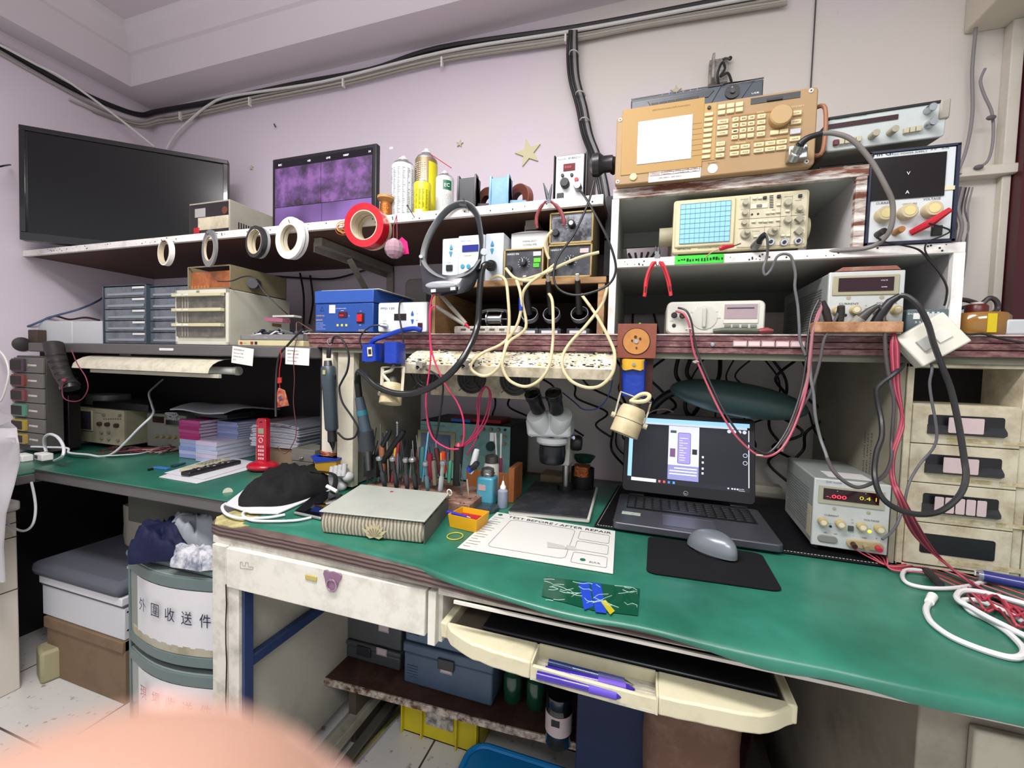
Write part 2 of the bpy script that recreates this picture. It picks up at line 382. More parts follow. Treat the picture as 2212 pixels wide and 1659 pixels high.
GREY=M('5d5b5a',.5,d=.2,dc='3a3836',s=6)
t=thing('grey_hutch','dark grey hutch with a raised shelf on the left desk','shelf',(-1.6,1.2,.75))
obj('shelf_board',MB().box(-2.25,-.912,.96,1.40,1.13,1.164),GREY,t,bevel=.004)
obj('back_panel',MB().box(-2.325,-.912,1.395,1.405,.752,1.13),M('2b2627',.7),t)
obj('side_panel',MB().box(-2.335,-2.325,1.03,1.395,.752,1.13),M('2a2526',.7),t)
obj('right_post',MB().box(-.93,-.912,1.02,1.06,.752,1.13),BLACK,t)
obj('chip_mark',MB().prism(rrect(W(345,747,.96).x,W(375,747,.96).x,1.144,1.152,.003),.958,.961,'y'),M('dcd8d2',.6),t)

GREEN=nodes_mat('green_vinyl');mt,nt,p,N,L=GREEN;GREEN=mt
tc=N('ShaderNodeTexCoord');n1=N('ShaderNodeTexNoise');n1.inputs['Scale'].default_value=5.5;n1.inputs['Detail'].default_value=6;n1.inputs['Roughness'].default_value=.6
cr=N('ShaderNodeValToRGB');cr.color_ramp.elements[0].position=.35;cr.color_ramp.elements[0].color=lin('205c4a');cr.color_ramp.elements[1].position=.7;cr.color_ramp.elements[1].color=lin('347c68')
L(tc.outputs['Object'],n1.inputs['Vector']);L(n1.outputs[0],cr.inputs[0]);L(cr.outputs[0],p.inputs['Base Color'])
p.inputs['Roughness'].default_value=.3;p.inputs['Specular IOR Level'].default_value=.5
n2=N('ShaderNodeTexNoise');n2.inputs['Scale'].default_value=9;bp=N('ShaderNodeBump');bp.inputs['Strength'].default_value=.15;bp.inputs['Distance'].default_value=.01
L(tc.outputs['Object'],n2.inputs['Vector']);L(n2.outputs[0],bp.inputs['Height']);L(bp.outputs[0],p.inputs['Normal'])
t=thing('side_desk','left desk with dark front and green covered top','desk',(-1.5,1.1,0))
obj('desktop',MB().box(-1.893,-.97,.815,1.405,.71,.746),GREY,t,bevel=.004)
obj('desk_mat',MB().box(-1.893,-.97,.81,1.395,.746,.75),GREEN,t,bevel=.001)
obj('shade_backing',MB().box(-1.89,-.972,1.33,1.345,0,.70),M('1c1b1c',.8),t)  # near-black sheet added to stand in for the shade under the desk
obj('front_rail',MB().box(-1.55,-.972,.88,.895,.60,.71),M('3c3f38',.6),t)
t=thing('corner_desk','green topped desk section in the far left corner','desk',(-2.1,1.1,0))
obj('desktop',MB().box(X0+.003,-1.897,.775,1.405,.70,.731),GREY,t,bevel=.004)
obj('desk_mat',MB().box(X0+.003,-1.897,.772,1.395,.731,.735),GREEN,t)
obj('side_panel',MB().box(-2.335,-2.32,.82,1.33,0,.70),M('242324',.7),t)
obj('back_panel',MB().box(-2.32,-1.9,1.335,1.345,0,.70),M('1c1b1c',.8),t);obj('leg',MB().box(-1.93,-1.9,1.30,1.33,0,.70),M('242324',.7),t)  # back sheet is added, its dark colour standing in for shade below the desktop

t=thing('workbench','cream steel workbench with layered brown top and one drawer','desk',(-.1,1.05,0))
LAY=nodes_mat('layered_edge');mt,nt,p,N,L=LAY;LAY=mt
tc=N('ShaderNodeTexCoord');wv=N('ShaderNodeTexWave');wv.bands_direction='Z';wv.inputs['Scale'].default_value=38;wv.inputs['Distortion'].default_value=1.5;wv.inputs['Detail Scale'].default_value=.6
cr=N('ShaderNodeValToRGB');cr.color_ramp.elements[0].color=lin('2f2422');cr.color_ramp.elements[1].color=lin('75605a');L(tc.outputs['Object'],wv.inputs['Vector']);L(wv.outputs[0],cr.inputs[0]);L(cr.outputs[0],p.inputs['Base Color']);p.inputs['Roughness'].default_value=.5
poly=[(-.90,.684),(-.65,.681),(-.42,.670),(-.22,.653),(0,.647),(1.25,.645),(1.25,1.44),(-.967,1.44),(-.967,1.0),(-.967,.86),(-.968,.74),(-.952,.71),(-.935,.692)]
obj('tabletop',MB().prism(poly,.722,.7465),LAY,t,bevel=.002)
obj('steel_trim',MB().box(-.30,1.25,.641,.645,.7145,.7195),M('d9d4c8',.35),t)
CR=M('cfcbbf',.5,d=.55,dc='5d5a4c',s=16)
obj('under_frame',MB().box(-.925,-.345,.688,.70,.706,.7215).box(-.345,1.2,.672,.69,.706,.7215),CR,t)
obj('leg',MB().box(-.918,-.875,.68,.70,0,.706).box(-.873,-.842,.682,.70,0,.706),CR,t,bevel=.002)
obj('crack',MB().tube([(-.8755+.0015*math.sin(i*1.9),.6795,.62-.045*i)for i in range(12)],.0014,5),M('2a1d18',.8),t)
INN=M('a8a69a',.6,d=.35,dc='55534a',s=5)
obj('side_panel',MB().box(-.918,-.86,.70,1.36,.06,.706),INN,t)
NAVY=M('24365e',.45,d=.3,dc='101828')
obj('side_rail',MB().box(-.859,-.84,.702,1.34,.415,.44),NAVY,t,bevel=.002)
obj('side_strip',MB().box(-.841,-.833,.69,.712,.0,.68),NAVY,t)
obj('drawer_housing',MB().box(-.368,-.352,.675,1.15,.604,.706).box(-.36,-.345,.69,1.15,.604,.706),M('d9d6cb',.5,d=.2),t,bevel=.0015)
dr=obj('drawer',MB().box(-.87,-.374,.676,1.12,.617,.7055),M('d9d6ca',.5,d=.4,dc='8d8878',s=22),t,bevel=.002)
obj('back_panel',MB().box(-.84,.36,1.33,1.345,.0,.70),M('3a3a3a',.7),t)
obj('pedestal',MB().box(.355,1.15,.668,1.36,.0,.706),M('8e897a',.55,d=.5,dc='4e483a',s=7),t,bevel=.002)
obj('pedestal_door',MB().box(.405,.62,.655,.668,.02,.69),M('a9a594',.5,d=.5,dc='5a5444',s=9),t,bevel=.003)
obj('pedestal_door',MB().box(.628,1.1,.655,.668,.02,.69),M('a9a594',.5,d=.5,dc='5a5444',s=9),t,bevel=.003)

bend=[(525,1128),(640,1150),(760,1180),(870,1208),(905,1217),(980,1245),(1100,1283),(1230,1318),(1370,1342),(1500,1372),(1660,1407),(1780,1430),(1880,1452),(2000,1478),(2212,1520)]
hem=[(530,1158),(640,1186),(760,1215),(870,1233),(905,1232),(980,1262),(1100,1298),(1230,1338),(1370,1358),(1500,1395),(1650,1445),(1790,1467),(1880,1490),(2000,1525),(2212,1568)]
rows=[]
B=[D(a,b,.7525)for a,b in bend];B+=[Vector((.6,.625,.7525)),Vector((.8,.625,.7525)),Vector((1.2,.625,.7525))];H=[]
for i,(a,b)in enumerate(hem):H.append(W(a,b,B[i].y-.009))
H+=[Vector((.6,.615,.725)),Vector((.8,.615,.725)),Vector((1.2,.61,.722))]
B=spline(B,4);H=spline(H,4)
for i in range(len(B)):
    b,h=B[i],H[i];dz=b.z-h.z
    col=[Vector((b.x,y,.7525))for y in(1.38,1.2,1.0,.85,b.y+.05)]+[b+Vector((0,.012,0)),b+Vector((0,.002,-.0015)),b+Vector((0,-.006,-.25*dz)),h+Vector((0,.001,.3*dz)),h]
    rows.append(col)
one('green_desk_mat','large green vinyl mat draped over the front of the main workbench','desk mat',MB().grid(rows,.002,up=Vector((0,-.35,.94))),GREEN,ang=80)
lm=[D(a,b,.7468)for a,b in((437,1118),(445,1140),(520,1158),(640,1190),(700,1100),(640,1075),(520,1085))]
mb=MB().quadpoly([Vector((-.957,.72,.7468)),Vector((-.92,.688,.7468)),Vector((-.86,.687,.7468)),Vector((-.83,.72,.7468)),Vector((-.80,.98,.7468)),Vector((-.93,.98,.7468)),Vector((-.955,.86,.7468))],.002)
one('yellow_underlay','pale yellow printed underlay sheet showing left of the green mat','desk mat',mb,M('b9b07c',.5,d=.7,dc='5e5a30',s=40))
# ================================================================ on the long upper shelf
ZT=1.5235

d=Dev('television','large black flat television leaning at the left end of the upper shelf','television',(45,513),(489,470),(5,263),y=.92,z=1.533,yaw=math.degrees(math.atan2(.40,.49)),tilt=1)
d.w,d.h=.64,.412
d.part('housing',MB().box(0,d.w,.0,.022,0,d.h).box(.1,.54,.02,.055,.06,.33),M('141518',.25),.004)
d.part('bezel',MB().box(0,d.w,-.008,0,0,.03).box(0,d.w,-.008,0,d.h-.017,d.h).box(0,.018,-.008,0,.03,d.h-.017).box(d.w-.018,d.w,-.008,0,.03,d.h-.017),M('101114',.15,coat=.5),.002)
d.box('screen',.018,d.w-.018,.03,d.h-.017,-.002,.001,M('090b0d',.22),0)
d.part('stand',MB().box(.30,.42,.02,.06,-.009,.08).box(.22,.52,-.06+.1,.2,-.0095,-.002),BLACK,.002)
d.done()

d=Dev('power_supply_unit','grey metal instrument box with a dark labelled front beside the television','instrument',(409,509),(496,504),(408,441),y=1.03,z=ZT)
d.body(.2,M('a3a092',.55,d=.3,dc='6b6855'),.002)
d.zo=(0,0)
f=lambda x,y:(x/2.989*3.95,y/2.989*3.95)
d.box('front_panel',.004,d.w-.004,.004,d.h-.006,-.001,.0015,M('231f20',.35))
d.pb('sticker',*f(1262,1352),*f(1330,1400),.002,M('a6a3a0',.6),o0=.001)
d.pb('sticker',*f(1282,1410),*f(1480,1470),.002,M('cdc5ac',.7,d=.5),o0=.001)
u,v=d.uv(*f(1456,1358));d.part('badge',MB().cyl((u,-.001,v),(u,-.003,v),.012,n=20),M('6b3d2c',.5))
d.pb('rocker_switch',*f(1260,1475),*f(1292,1520),.005,RED,.001)
mb=MB()
for i in range(16):mb.box(d.w-.0005,d.w+.0006,.03+i*.009,.034+i*.009,.03,.052)
d.part('vent_slots',mb,BLACK)
d.done()

d=Dev('monitor','black framed monitor showing four purple camera views','monitor',(588,490),(812,470),(582,345),y=1.15,z=1.5265)
d.h=.288
d.body(.02,BLACK,.004,'housing')
mt,nt,p,N,L=nodes_mat('camera_picture')
tc=N('ShaderNodeTexCoord');n1=N('ShaderNodeTexNoise');n1.inputs['Scale'].default_value=13;n1.inputs['Detail'].default_value=7;n1.inputs['Roughness'].default_value=.65
cr=N('ShaderNodeValToRGB');e=cr.color_ramp.elements;e[0].position=.38;e[0].color=lin('2a1c33');e[1].position=.62;e[1].color=lin('8a5aa0');e.new(.5).color=lin('5f3d74')
L(tc.outputs['Object'],n1.inputs['Vector']);L(n1.outputs[0],cr.inputs[0]);L(cr.outputs[0],p.inputs['Emission Color']);p.inputs['Emission Strength'].default_value=.95;p.inputs['Base Color'].default_value=(.01,.01,.01,1)
VIEW1=mt
mt,nt,p,N,L=nodes_mat('camera_picture_plain')
tc=N('ShaderNodeTexCoord');n1=N('ShaderNodeTexNoise');n1.inputs['Scale'].default_value=5;n1.inputs['Detail'].default_value=2
cr=N('ShaderNodeValToRGB');e=cr.color_ramp.elements;e[0].position=.4;e[0].color=lin('4d3565');e[1].position=.65;e[1].color=lin('8a62ad')
L(tc.outputs['Object'],n1.inputs['Vector']);L(n1.outputs[0],cr.inputs[0]);L(cr.outputs[0],p.inputs['Emission Color']);p.inputs['Emission Strength'].default_value=.95;p.inputs['Base Color'].default_value=(.01,.01,.01,1)
VIEW2=mt
w,h=d.w,d.h
sc=d.box('screen',.012,w-.014,.012,h-.012,-.001,.0008,M('140f1a',.2))
for a,b,c,e_,m_ in((.014,w*.5,.013,.12,VIEW2),(w*.5+.002,w-.016,.013,.12,VIEW2),(.014,w*.49,.122,h-.035,VIEW1),(w*.49+.002,w-.016,.122,h-.035,VIEW1)):
    d.box('camera_view',a,b,c,e_,0,.0014,m_,parent=sc)
ws=M('e8e8ee',.5,e=.9,k='scr')
for s_,u in(('REC',.03),('HD',.16),('LIVE',.24),('1080P',.31),('54',.41),('CH',.49)):d.txtu(s_,u*w/.44+.0,h-.027,.009,ws,out=.002)
d.part('stand',MB().box(w*.4,w*.6,.02,.05,-.002,.12).box(w*.3,w*.7,.015,.14,-.002,.008),BLACK,.002)
d.done()

def can(name,label,px,pyb,pyt,wpx,y,body,band=None,cap=WHITE,txt=None,tall=.0,z=ZT):
    a=W(px,pyb,y);r=(W(px+wpx/2,pyb,y)-W(px-wpx/2,pyb,y)).length/2;H=W(px,pyt,y).z-z;x=a.x
    t=thing(name,label,'spray can',(x,y,z),'spray cans on the upper shelf')
    hb=H*.84
    obj('canister',MB().lathe([(0,0),(r*.9,0),(r,.003),(r,hb),(r*.96,hb+.004)],(x,y,z),n=28),body,t)
    obj('shoulder',MB().lathe([(r*.97,hb),(r*.98,hb+.003),(r*.82,hb+H*.05),(r*.45,hb+H*.085),(r*.42,hb+H*.1),(0,hb+H*.1)],(x,y,z),n=28),M('c8cacc',.25,m=.9),t)
    obj('nozzle',MB().lathe([(r*.4,0),(r*.4,H*.025),(r*.2,H*.03),(r*.18,H*.062),(0,H*.062)],(x,y,z+hb+H*.09),n=16),cap,t)
    def arc(name,a0,a1,z0,z1,mat):
        rr=r+.0006;n=12;c=[(x+rr*math.cos(math.radians(a0+(a1-a0)*i/n)),y+rr*math.sin(math.radians(a0+(a1-a0)*i/n)))for i in range(n+1)]
        obj(name,MB().add([(q[0],q[1],zz)for zz in(z0,z1)for q in c],[(i,i+1,n+2+i,n+1+i)for i in range(n)]),mat,t)
    return t,x,r,H,arc
fd=-114
def lines(t,x,y,r,z0,z1,n,col,a0=-135,a1=5,wd=.6):
    mb=MB()
    for i in range(n):
        z=z0+(z1-z0)*i/n;hh=(z1-z0)/n*.35
        for k in range(6):
            b0=math.radians(a0+(a1-a0)*(k+.1)/6);b1=math.radians(a0+(a1-a0)*(k+.1+wd*random.uniform(.4,1.1))/6);rr=r+.0012
            mb.add([(x+rr*math.cos(b),y+rr*math.sin(b),q)for b,q in((b0,z),(b1,z),(b1,z+hh),(b0,z+hh))],[(0,1,2,3)])
    obj('printed_text',mb,col,t,flat=True)
t,x,r,H,arc=can('spray_can','tall white spray can with rows of small grey print',870,462,338,43,1.10,M('d5dadc',.35))
lines(t,x,1.10,r,ZT+.02,ZT+H*.8,30,M('8d9499',.6))
t,x,r,H,arc=can('spray_can','tall brown and yellow spray can with a red straw',919,458,322,42,1.14,M('8f7d62',.3,m=.4))
arc('yellow_stripe',-48,25,ZT+.05,ZT+H*.8,M('d8cf1e',.4));lines(t,x,1.14,r,ZT+H*.45,ZT+H*.8,14,M('e0d8c4',.6),-140,-60)
q=W(975,363,1.1);obj('straw',MB().cyl(W(930,333,1.13),q,.0011,n=8),RED,t)
t,x,r,H,arc=can('spray_can','small bright yellow can in front of the brown one',912,462,386,32,1.06,M('e4dc22',.4))
lines(t,x,1.06,r,ZT+.03,ZT+H*.7,16,M('6f6a1c',.6));arc('white_label',-110,-60,ZT+.006,ZT+.026,M('e8e8e0',.5))
t,x,r,H,arc=can('spray_can','white spray can with a green EC label',960,452,369,35,1.13,M('cfd2d0',.35))
arc('green_label',-75,-20,ZT+H*.62,ZT+H*.78,M('1d6b46',.45));lines(t,x,1.13,r,ZT+.02,ZT+H*.58,16,M('777c80',.6),-75,-20,.4)
rr=r+.0016;a=math.radians(-66);obj('lettering',text3('EC',(x+rr*math.cos(a),1.13+rr*math.sin(a),ZT+H*.66),(math.cos(a+math.pi/2),math.sin(a+math.pi/2),0),(0,0,1),.014),TXW,t)
t=thing('wire_spool','tan wooden spool of copper wire between the monitor and the white can','spool',(W(833,465,1.06).x,1.06,ZT))
x=W(833,465,1.06).x
obj('spool_body',MB().lathe([(0,0),(.021,0),(.021,.004),(.012,.008),(.012,.062),(.024,.072),(.024,.079),(.004,.079),(.004,.07),(0,.07)],(x,1.06,ZT)),M('b98a55',.5),t)
obj('wire_winding',MB().lathe([(.012,.009),(.0165,.012),(.0165,.058),(.012,.061)],(x,1.06,ZT)),M('a9642c',.3,m=.7,k='w',b=.6,bs=300),t)
p0=W(944,452,1.05);t=thing('marker_pen','blue and white marker lying before the white EC can','marker',(p0.x,1.05,ZT))
obj('barrel',MB().cyl((p0.x-.015,1.05,ZT+.006),(p0.x+.02,1.03,ZT+.006),.006),M('1c2c7a',.4),t);obj('cap',MB().cyl((p0.x+.02,1.03,ZT+.006),(p0.x+.045,1.015,ZT+.006),.0065),M('d8c63a',.4),t)

def dispenser(px0,px1,col,label):
    y=1.045;x0=W(px0,445,y).x;x1=W(px1,445,y).x;w=x1-x0;k_=(W(px0,380,y).z-ZT)/.08
    t=thing('tape_dispenser',label,'tape dispenser',(x0+w/2,y,ZT),'tape dispensers on the upper shelf')
    prof=[(0,0),(.11,0),(.12,.02),(.118,.045),(.10,.05),(.085,.03),(.06,.022),(.035,.028),(.022,.05),(.016,.078),(.0,.08),(-.004,.04)]
    mb=MB()
    wl=w*.55
    for a,b in((0,.006),(wl-.006,wl)):mb.prism([(y+p_,ZT+q_*k_)for p_,q_ in prof],x0+a,x0+b,'x')
    mb.box(x0,x0+wl,y,y+.11,ZT,ZT+.012).box(x0,x0+wl,y+.0,y+.03,ZT,ZT+.074*k_)
    obj('base',mb,col,t,bevel=.001)
    mb=MB().prism([(x0+wl*.8,ZT),(x1,ZT),(x1,ZT+.03),(x0+wl,ZT+.034)],y+.01,y+.1,'y');obj('side_arm',mb,col,t,bevel=.002)
    obj('tape_roll',MB().lathe([(.02,-.009),(.04,-.009),(.04,.009),(.02,.009),(.02,-.009)],(x0+wl*1.25,y+.05,ZT+.045),(.5,1,0),n=28),M('5a2e22',.35),t)
    obj('tape_edge',MB().lathe([(.0402,-.0095),(.042,-.0095),(.042,.0095),(.0402,.0095)],(x0+wl*1.25,y+.05,ZT+.045),(.5,1,0),n=28),M('8a5a50',.4),t)
dispenser(987,1062,M('2b2d31',.35,d=.2,dc='555'+'555'),'black tape dispenser left of the blue one')
dispenser(1056,1134,M('6f9cc4',.35,d=.25,dc='c8d4dc'),'light blue tape dispenser right of the black one')

d=Dev('soldering_station','white fronted black soldering station at the right end of the upper shelf','soldering station',(1197,433),(1262,427),(1199,337),y=1.02,z=ZT)
d.body(.16,M('1b1b1d',.4,d=.2),.003,front=-.002);d.part('case_rim',MB().box(-.004,0,0,.16,0,d.h+.002).box(d.w,d.w+.006,0,.16,0,d.h+.002),BLACK,.002)
d.box('front_panel',.003,d.w-.003,.003,d.h-.004,0,.004,M('dfe2e4',.4),.002)
d.pb('display',1218,357,1243,369,.006,M('5a1016',.2,e=.2),o0=.004)
d.txt('hende 8586D+',1206,349,.0075,TXT,.055,.005).txt('0.0.0',1221,367,.008,M('c04040',.4,e=.5),out=.0075)
for x,y in((1216,381),(1236,380)):d.knob(x,y,.004,.004,BLACK,'button',out=.004)
d.knob(1246,390,.005,.004,RED,'button',out=.004)
d.knob(1222,400,.011,.016,BLACK,out=.004)
d.knob(1250,408,.009,.02,M('8b8d90',.35,m=.8),'socket',out=.004)
d.pb('rocker_switch',1204,420,1218,431,.008,BLACK,.001)
d.done()
# ================================================================ cupboards on the right
ZB=1.5305
d=Dev('spectrum_analyzer','large orange-tan bench analyzer with a small screen and many keys','analyzer',(1330,415),(1750,366),(1332,262),y=.984,z=ZB)
TAN=M('a08561',.5,d=.25,dc='8a6232',s=7);KEY=M('dcc69c',.5);d.zo=(1280,80)
d.body(.30,TAN,.006)
d.part('front_bezel',MB().prism(rrect(-.002,d.w+.002,-.001,d.h+.001,.008),-.016,.001,'y'),TAN,.0025)
OO=.016
def P4(name,a,b,c,e_,o,mat,bv=0,**k):return d.pb(name,a,b,c,e_,OO+o,mat,bv,o0=OO-.001,**k)
P4('screen_bezel',262,660,925,1140,.0015,M('a5844f',.5),.002)
sc=P4('screen',392,765,832,1070,.0025,M('8a94ba',.15,e=.12,d=.9,dc='dfe4ee',s=7))  # pale patches on the glass are a painted reflection
P4('menu_panel',938,615,1028,1080,.001,M('ad8c58',.5))
P4('disk_slot',1335,567,1747,558,.001,M('1a1512',.3));P4('disk_lever',1470,575,1600,575,.003,BLACK)
for x,y in((240,743),(1838,503),(1800,1097),(218,1262)):
    o=d.knob(x,y,.004,.0015,M('e8e4da',.4),'screw',out=OO);u,v=d.uv(x,y);d.part('screw_socket',MB().cyl((u,-OO-.0016,v),(u,-OO-.002,v),.0017,n=12),BLACK,parent=o)
oldkeys=d.keys
def K(pts,w,h,mark=None):
    for x,y in pts:
        u,v=d.uv(x,y);d.box('key',u-w/2,u+w/2,v-h/2,v+h/2,OO-.001,OO+.004,KEY,.0008)
        if mark:d.txtu(mark.pop(0)if isinstance(mark,list)else mark,u-w*.3,v-h*.2,h*.42,TXT,w*.6,OO+.0046)
K([(982-i*3,703+i*44.4)for i in range(9)],.016,.0065)
K([(1090,640),(1163,630),(1237,620),(1088,688),(1162,676),(1236,664)],.0135,.0085)
K([(1100,765),(1097,812),(1095,860)],.02,.0085,['FREQ','SPAN','LEVEL'])
K([(1080,950),(1077,998),(1074,1047)],.016,.0085,['AUTO','SINGLE','CAL'])
nums=list('789456123')+['0','.','-']
K([(1205+66.5*j-2.5*i,747+49.5*i-8*j)for i in range(4)for j in range(3)],.0115,.0085,nums)
K([(1422-2*i,720+50*i)for i in range(4)],.0145,.0085,['GHz','MHz','kHz','Hz'])
K([(1197,982),(1286,972),(1195,1032),(1284,1020)],.0165,.0085,['PEAK','MKR','MKR','MODE'])
K([(1400,957),(1495,946),(1590,935),(1398,1006),(1492,995),(1586,984)],.0175,.0085,['BW','TRIG','SWEEP','INPUT','TRACE','DISP'])
K([(1530,857),(1607,847)],.015,.0085)
K([(1711,695),(1708,768),(1700,910)],.018,.0085,['LOCAL','COPY','SAVE']);u,v=d.uv(1704,848);d.box('key',u-.009,u+.009,v-.005,v+.005,OO,OO+.004,M('b7b9bd',.5),.0008)
d.knob(1575,735,.020,.016,M('ab8d5e',.45,k='kn'),'dial',out=OO)
d.knob(985,645,.0035,.004,BLACK,'button',out=OO);d.knob(350,1222,.0075,.003,KEY,'power_button',out=OO);d.knob(1015,1153,.0095,.001,M('e9dfca',.5),'round_sticker',out=OO)
P4('paper_table',482,1110,912,1225,.0008,M('ddd3cc',.6,d=.3,dc='b08a80'))
P4('worn_patch',275,960,342,1110,.0006,M('e6ddc9',.7,d=.8,dc='b98a4a',s=50))
mb=MB()
for x in(482,592,690,768,838,910):
    a=d.uv(x,1112-(x-482)*.1);b=d.uv(x,1218-(x-482)*.12);mb.box(a[0]-.0003,a[0]+.0003,-OO-.0012,-OO-.0006,b[1],a[1])
for k in range(6):
    a=d.uv(484,1112+k*21);b=d.uv(908,1062+k*21);mb.box(a[0],b[0],-OO-.0012,-OO-.0006,a[1]-.0003,a[1]+.0003)
d.part('table_rules',mb,M('4a3434',.7))
for k,r_ in enumerate((('','FREQ','SPAN','ATT','REF'),('GSM','900MHz','12.5MHz','10dB','0dBm'),('DCS','1747MHz','100MHz','10dB','0dBm'),('WCDMA','1950MHz','50MHz','10dB','0dBm'),('CDMA2000','836MHz','12.5MHz','10dB','0dBm'))):
    for j,s_ in enumerate(r_):
        if s_:d.txt(s_,(488,600,697,773,843)[j],1128+21*k-(j*9),.0034,M('4a3434',.7),min(.02,.0026*len(s_)),OO+.0014)
d.txt('RBW 300KHz   VBW 300KHz',565,1238,.0035,TXT,.045,OO+.0014)
d.txt('SPECTRUM ANALYZER 9kHz-3GHz',510,672,.004,M('8a6232',.6),.075,OO+.002).txt('SYSTEM',1672,650,.005,KEY,.021,OO+.001).txt('DATA',1385,692,.005,KEY,.012,OO+.001).txt('MARKER',1208,950,.005,KEY,.018,OO+.001).txt('CONTROL',1450,920,.005,KEY,.021,OO+.001).txt('RF INPUT 1',975,1113,.003,TXT,.02,OO+.001)
mb=MB()
for a,b in(((1172,722),(1655,652)),((1162,958),(1330,930)),((1357,930),(1640,892))):
    a=d.uv(*a);b=d.uv(*b);z=(a[1]+b[1])/2;mb.box(a[0],b[0],-OO-.0008,-OO+.001,z-.0012,z+.0012)
for k in range(7):
    a=d.uv(838,782+k*44.4);b=d.uv(925,775+k*44.4);mb.box(a[0],b[0],-OO-.002,-OO+.001,a[1]-.0004,a[1])
d.part('panel_lines',mb,M('94733f',.6))

a=d.uv(1700,1060);o=d.part('adapter_block',MB().box(a[0]-.016,a[0]+.016,-OO-.022,-OO,a[1]-.012,a[1]+.014),STEEL,.002)
for q in(-1,1):d.part('screw',MB().cyl((a[0]+q*.011,-OO-.022,a[1]+.006),(a[0]+q*.011,-OO-.025,a[1]+.006),.002,n=10),STEEL,parent=o)
d.part('side_handle',MB().tube(spline([(d.w+.002,.01,.03),(d.w+.018,-.005,.03),(d.w+.018,-.005,.11),(d.w+.002,.01,.12)],5),.004,8),M('9a6a50',.5))
d.part('side_knob',MB().lathe([(.016,0),(.02,.01),(.016,.016)],(0,.02,.06),(-1,0,0)),BLACK)
d.feet(.28,BLACK,.0015);d.done()
def conn(name,label,a,b,r,mat,y0,y1):
    return

t=thing('coaxial_lead','thick grey coaxial lead arching from the orange analyzer to the oscilloscope shelf','cable',W(1715,345,.94))
obj('connector',MB().cyl(W(1712,345,.95),W(1728,312,.925),.0095,.008),STEEL,t);obj('connector_ring',MB().torus(W(1719,330,.938),W(1728,312,.925)-W(1712,345,.95),.0088,.0016),CHROME,t)
obj('strain_relief',MB().tube(spline([W(1728,312,.925),W(1745,298,.92),W(1775,288,.92)]),[.0075,.007,.0068,.0065,.006,.006,.0055,.0055,.005,.005,.005,.005,.005],10),BLACK,t)
obj('lead',MB().tube(spline([W(*q)for q in((1770,289,.92),(1800,288,.92),(1840,302,.92),(1880,345,.925),(1912,400,.93),(1928,440,.94),(1925,490,.95),(1905,520,.965),(1870,536,.98),(1800,542,.99),(1760,546,1.0))]),.0043,10),M('77726e',.45),t)

d=Dev('video_recorder','dark slate security recorder lying on top of the orange analyzer','recorder',(1362,250),(1648,206),(1364,216),y=1.05,z=1.692,tilt=0)
d.zo=(1280,80)
d.body(.2,M('3a424e',.4),.002);d.pb('ridge',330,530,1460,355,.002,M('2a3038',.35),o0=0)
d.box('front_plate',.002,d.w-.002,.002,d.h-.006,0,.003,M('333b46',.35),.001)
a=d.uv(470,590);b=d.uv(1035,530);d.part('button_tray',MB().prism([(a[0],a[1]+.008),(a[0]+.008,a[1]-.005),(b[0]-.012,a[1]-.003),(b[0],a[1]+.010)],-.0045,-.002,'y'),M('22272e',.35),.0005)
for i in range(6):u,v=d.uv(532+i*68,587-i*11.5);d.box('key',u-.0075,u+.0075,v-.003,v+.003,.004,.0065,BLACK,.0006)
u,v=d.uv(1190,477);d.part('dial',MB().lathe([(.015,0),(.015,.003),(.0,.003)],(u,-.003,v),(0,-1,0)),BLACK);d.part('dial_button',MB().lathe([(.005,0),(.005,.006),(0,.006)],(u,-.003,v),(0,-1,0)),M('2a2f36',.3))
for i in range(6):d.txt('|',592+60*i,505-i*9,.006,M('d0d4dc',.5)if i!=1 else M('4060ff',.4,e=3),out=.0036)
d.txt('O',1180,450,.004,TXW,out=.007).txt('USB',1355,497,.005,TXW,.014,.0036)
mb=MB().tube([(q[0],-.0032,q[1])for q in(d.uv(1015,568),d.uv(1100,420),d.uv(1130,400),d.uv(1380,372),d.uv(1270,530))],.0007,5);d.part('trim_line',mb,M('1c2026',.3));d.done()

t=thing('wall_bracket','small scratched metal bracket with black leads above the recorder','bracket',W(1548,180,1.44))
a,b=W(1532,135,1.44),W(1570,180,1.44)
obj('plate',MB().box(a.x,b.x,1.43,1.448,b.z,a.z).box(a.x+.005,a.x+.012,1.40,1.43,b.z,a.z),M('a9a6a2',.5,m=.5,d=.8,dc='5a524a',s=40),t,bevel=.001)
obj('lead',MB().tube(spline([W(*q)for q in((1553,185,1.40),(1550,160,1.39),(1560,135,1.39),(1566,148,1.385),(1556,165,1.385),(1572,158,1.38),(1580,176,1.37))]),.0035),BLACK,t)
obj('hook',MB().tube(spline([W(1560,130,1.44),W(1566,126,1.42),W(1576,127,1.41)]),.003),M('6a655e',.5,m=.5),t)
one('wall_hook','small black knob screwed to the wall above the recorder','hook',MB().ball(W(1577,126,1.435),.006),BLACK)

d=Dev('frequency_counter','tilted pale grey counter with a long dark display, on top of the power supply','counter',(1782,331),(2036,292),(1776,262),y=1.0,yaw=0,roll=0,tilt=-6)
d.root.rotation_euler=(d.R@Matrix.Rotation(0,3,'Y')).to_euler();d.zo=(1650,150)
GP=M('bcc4c2',.5,d=.15,dc='8a9088')

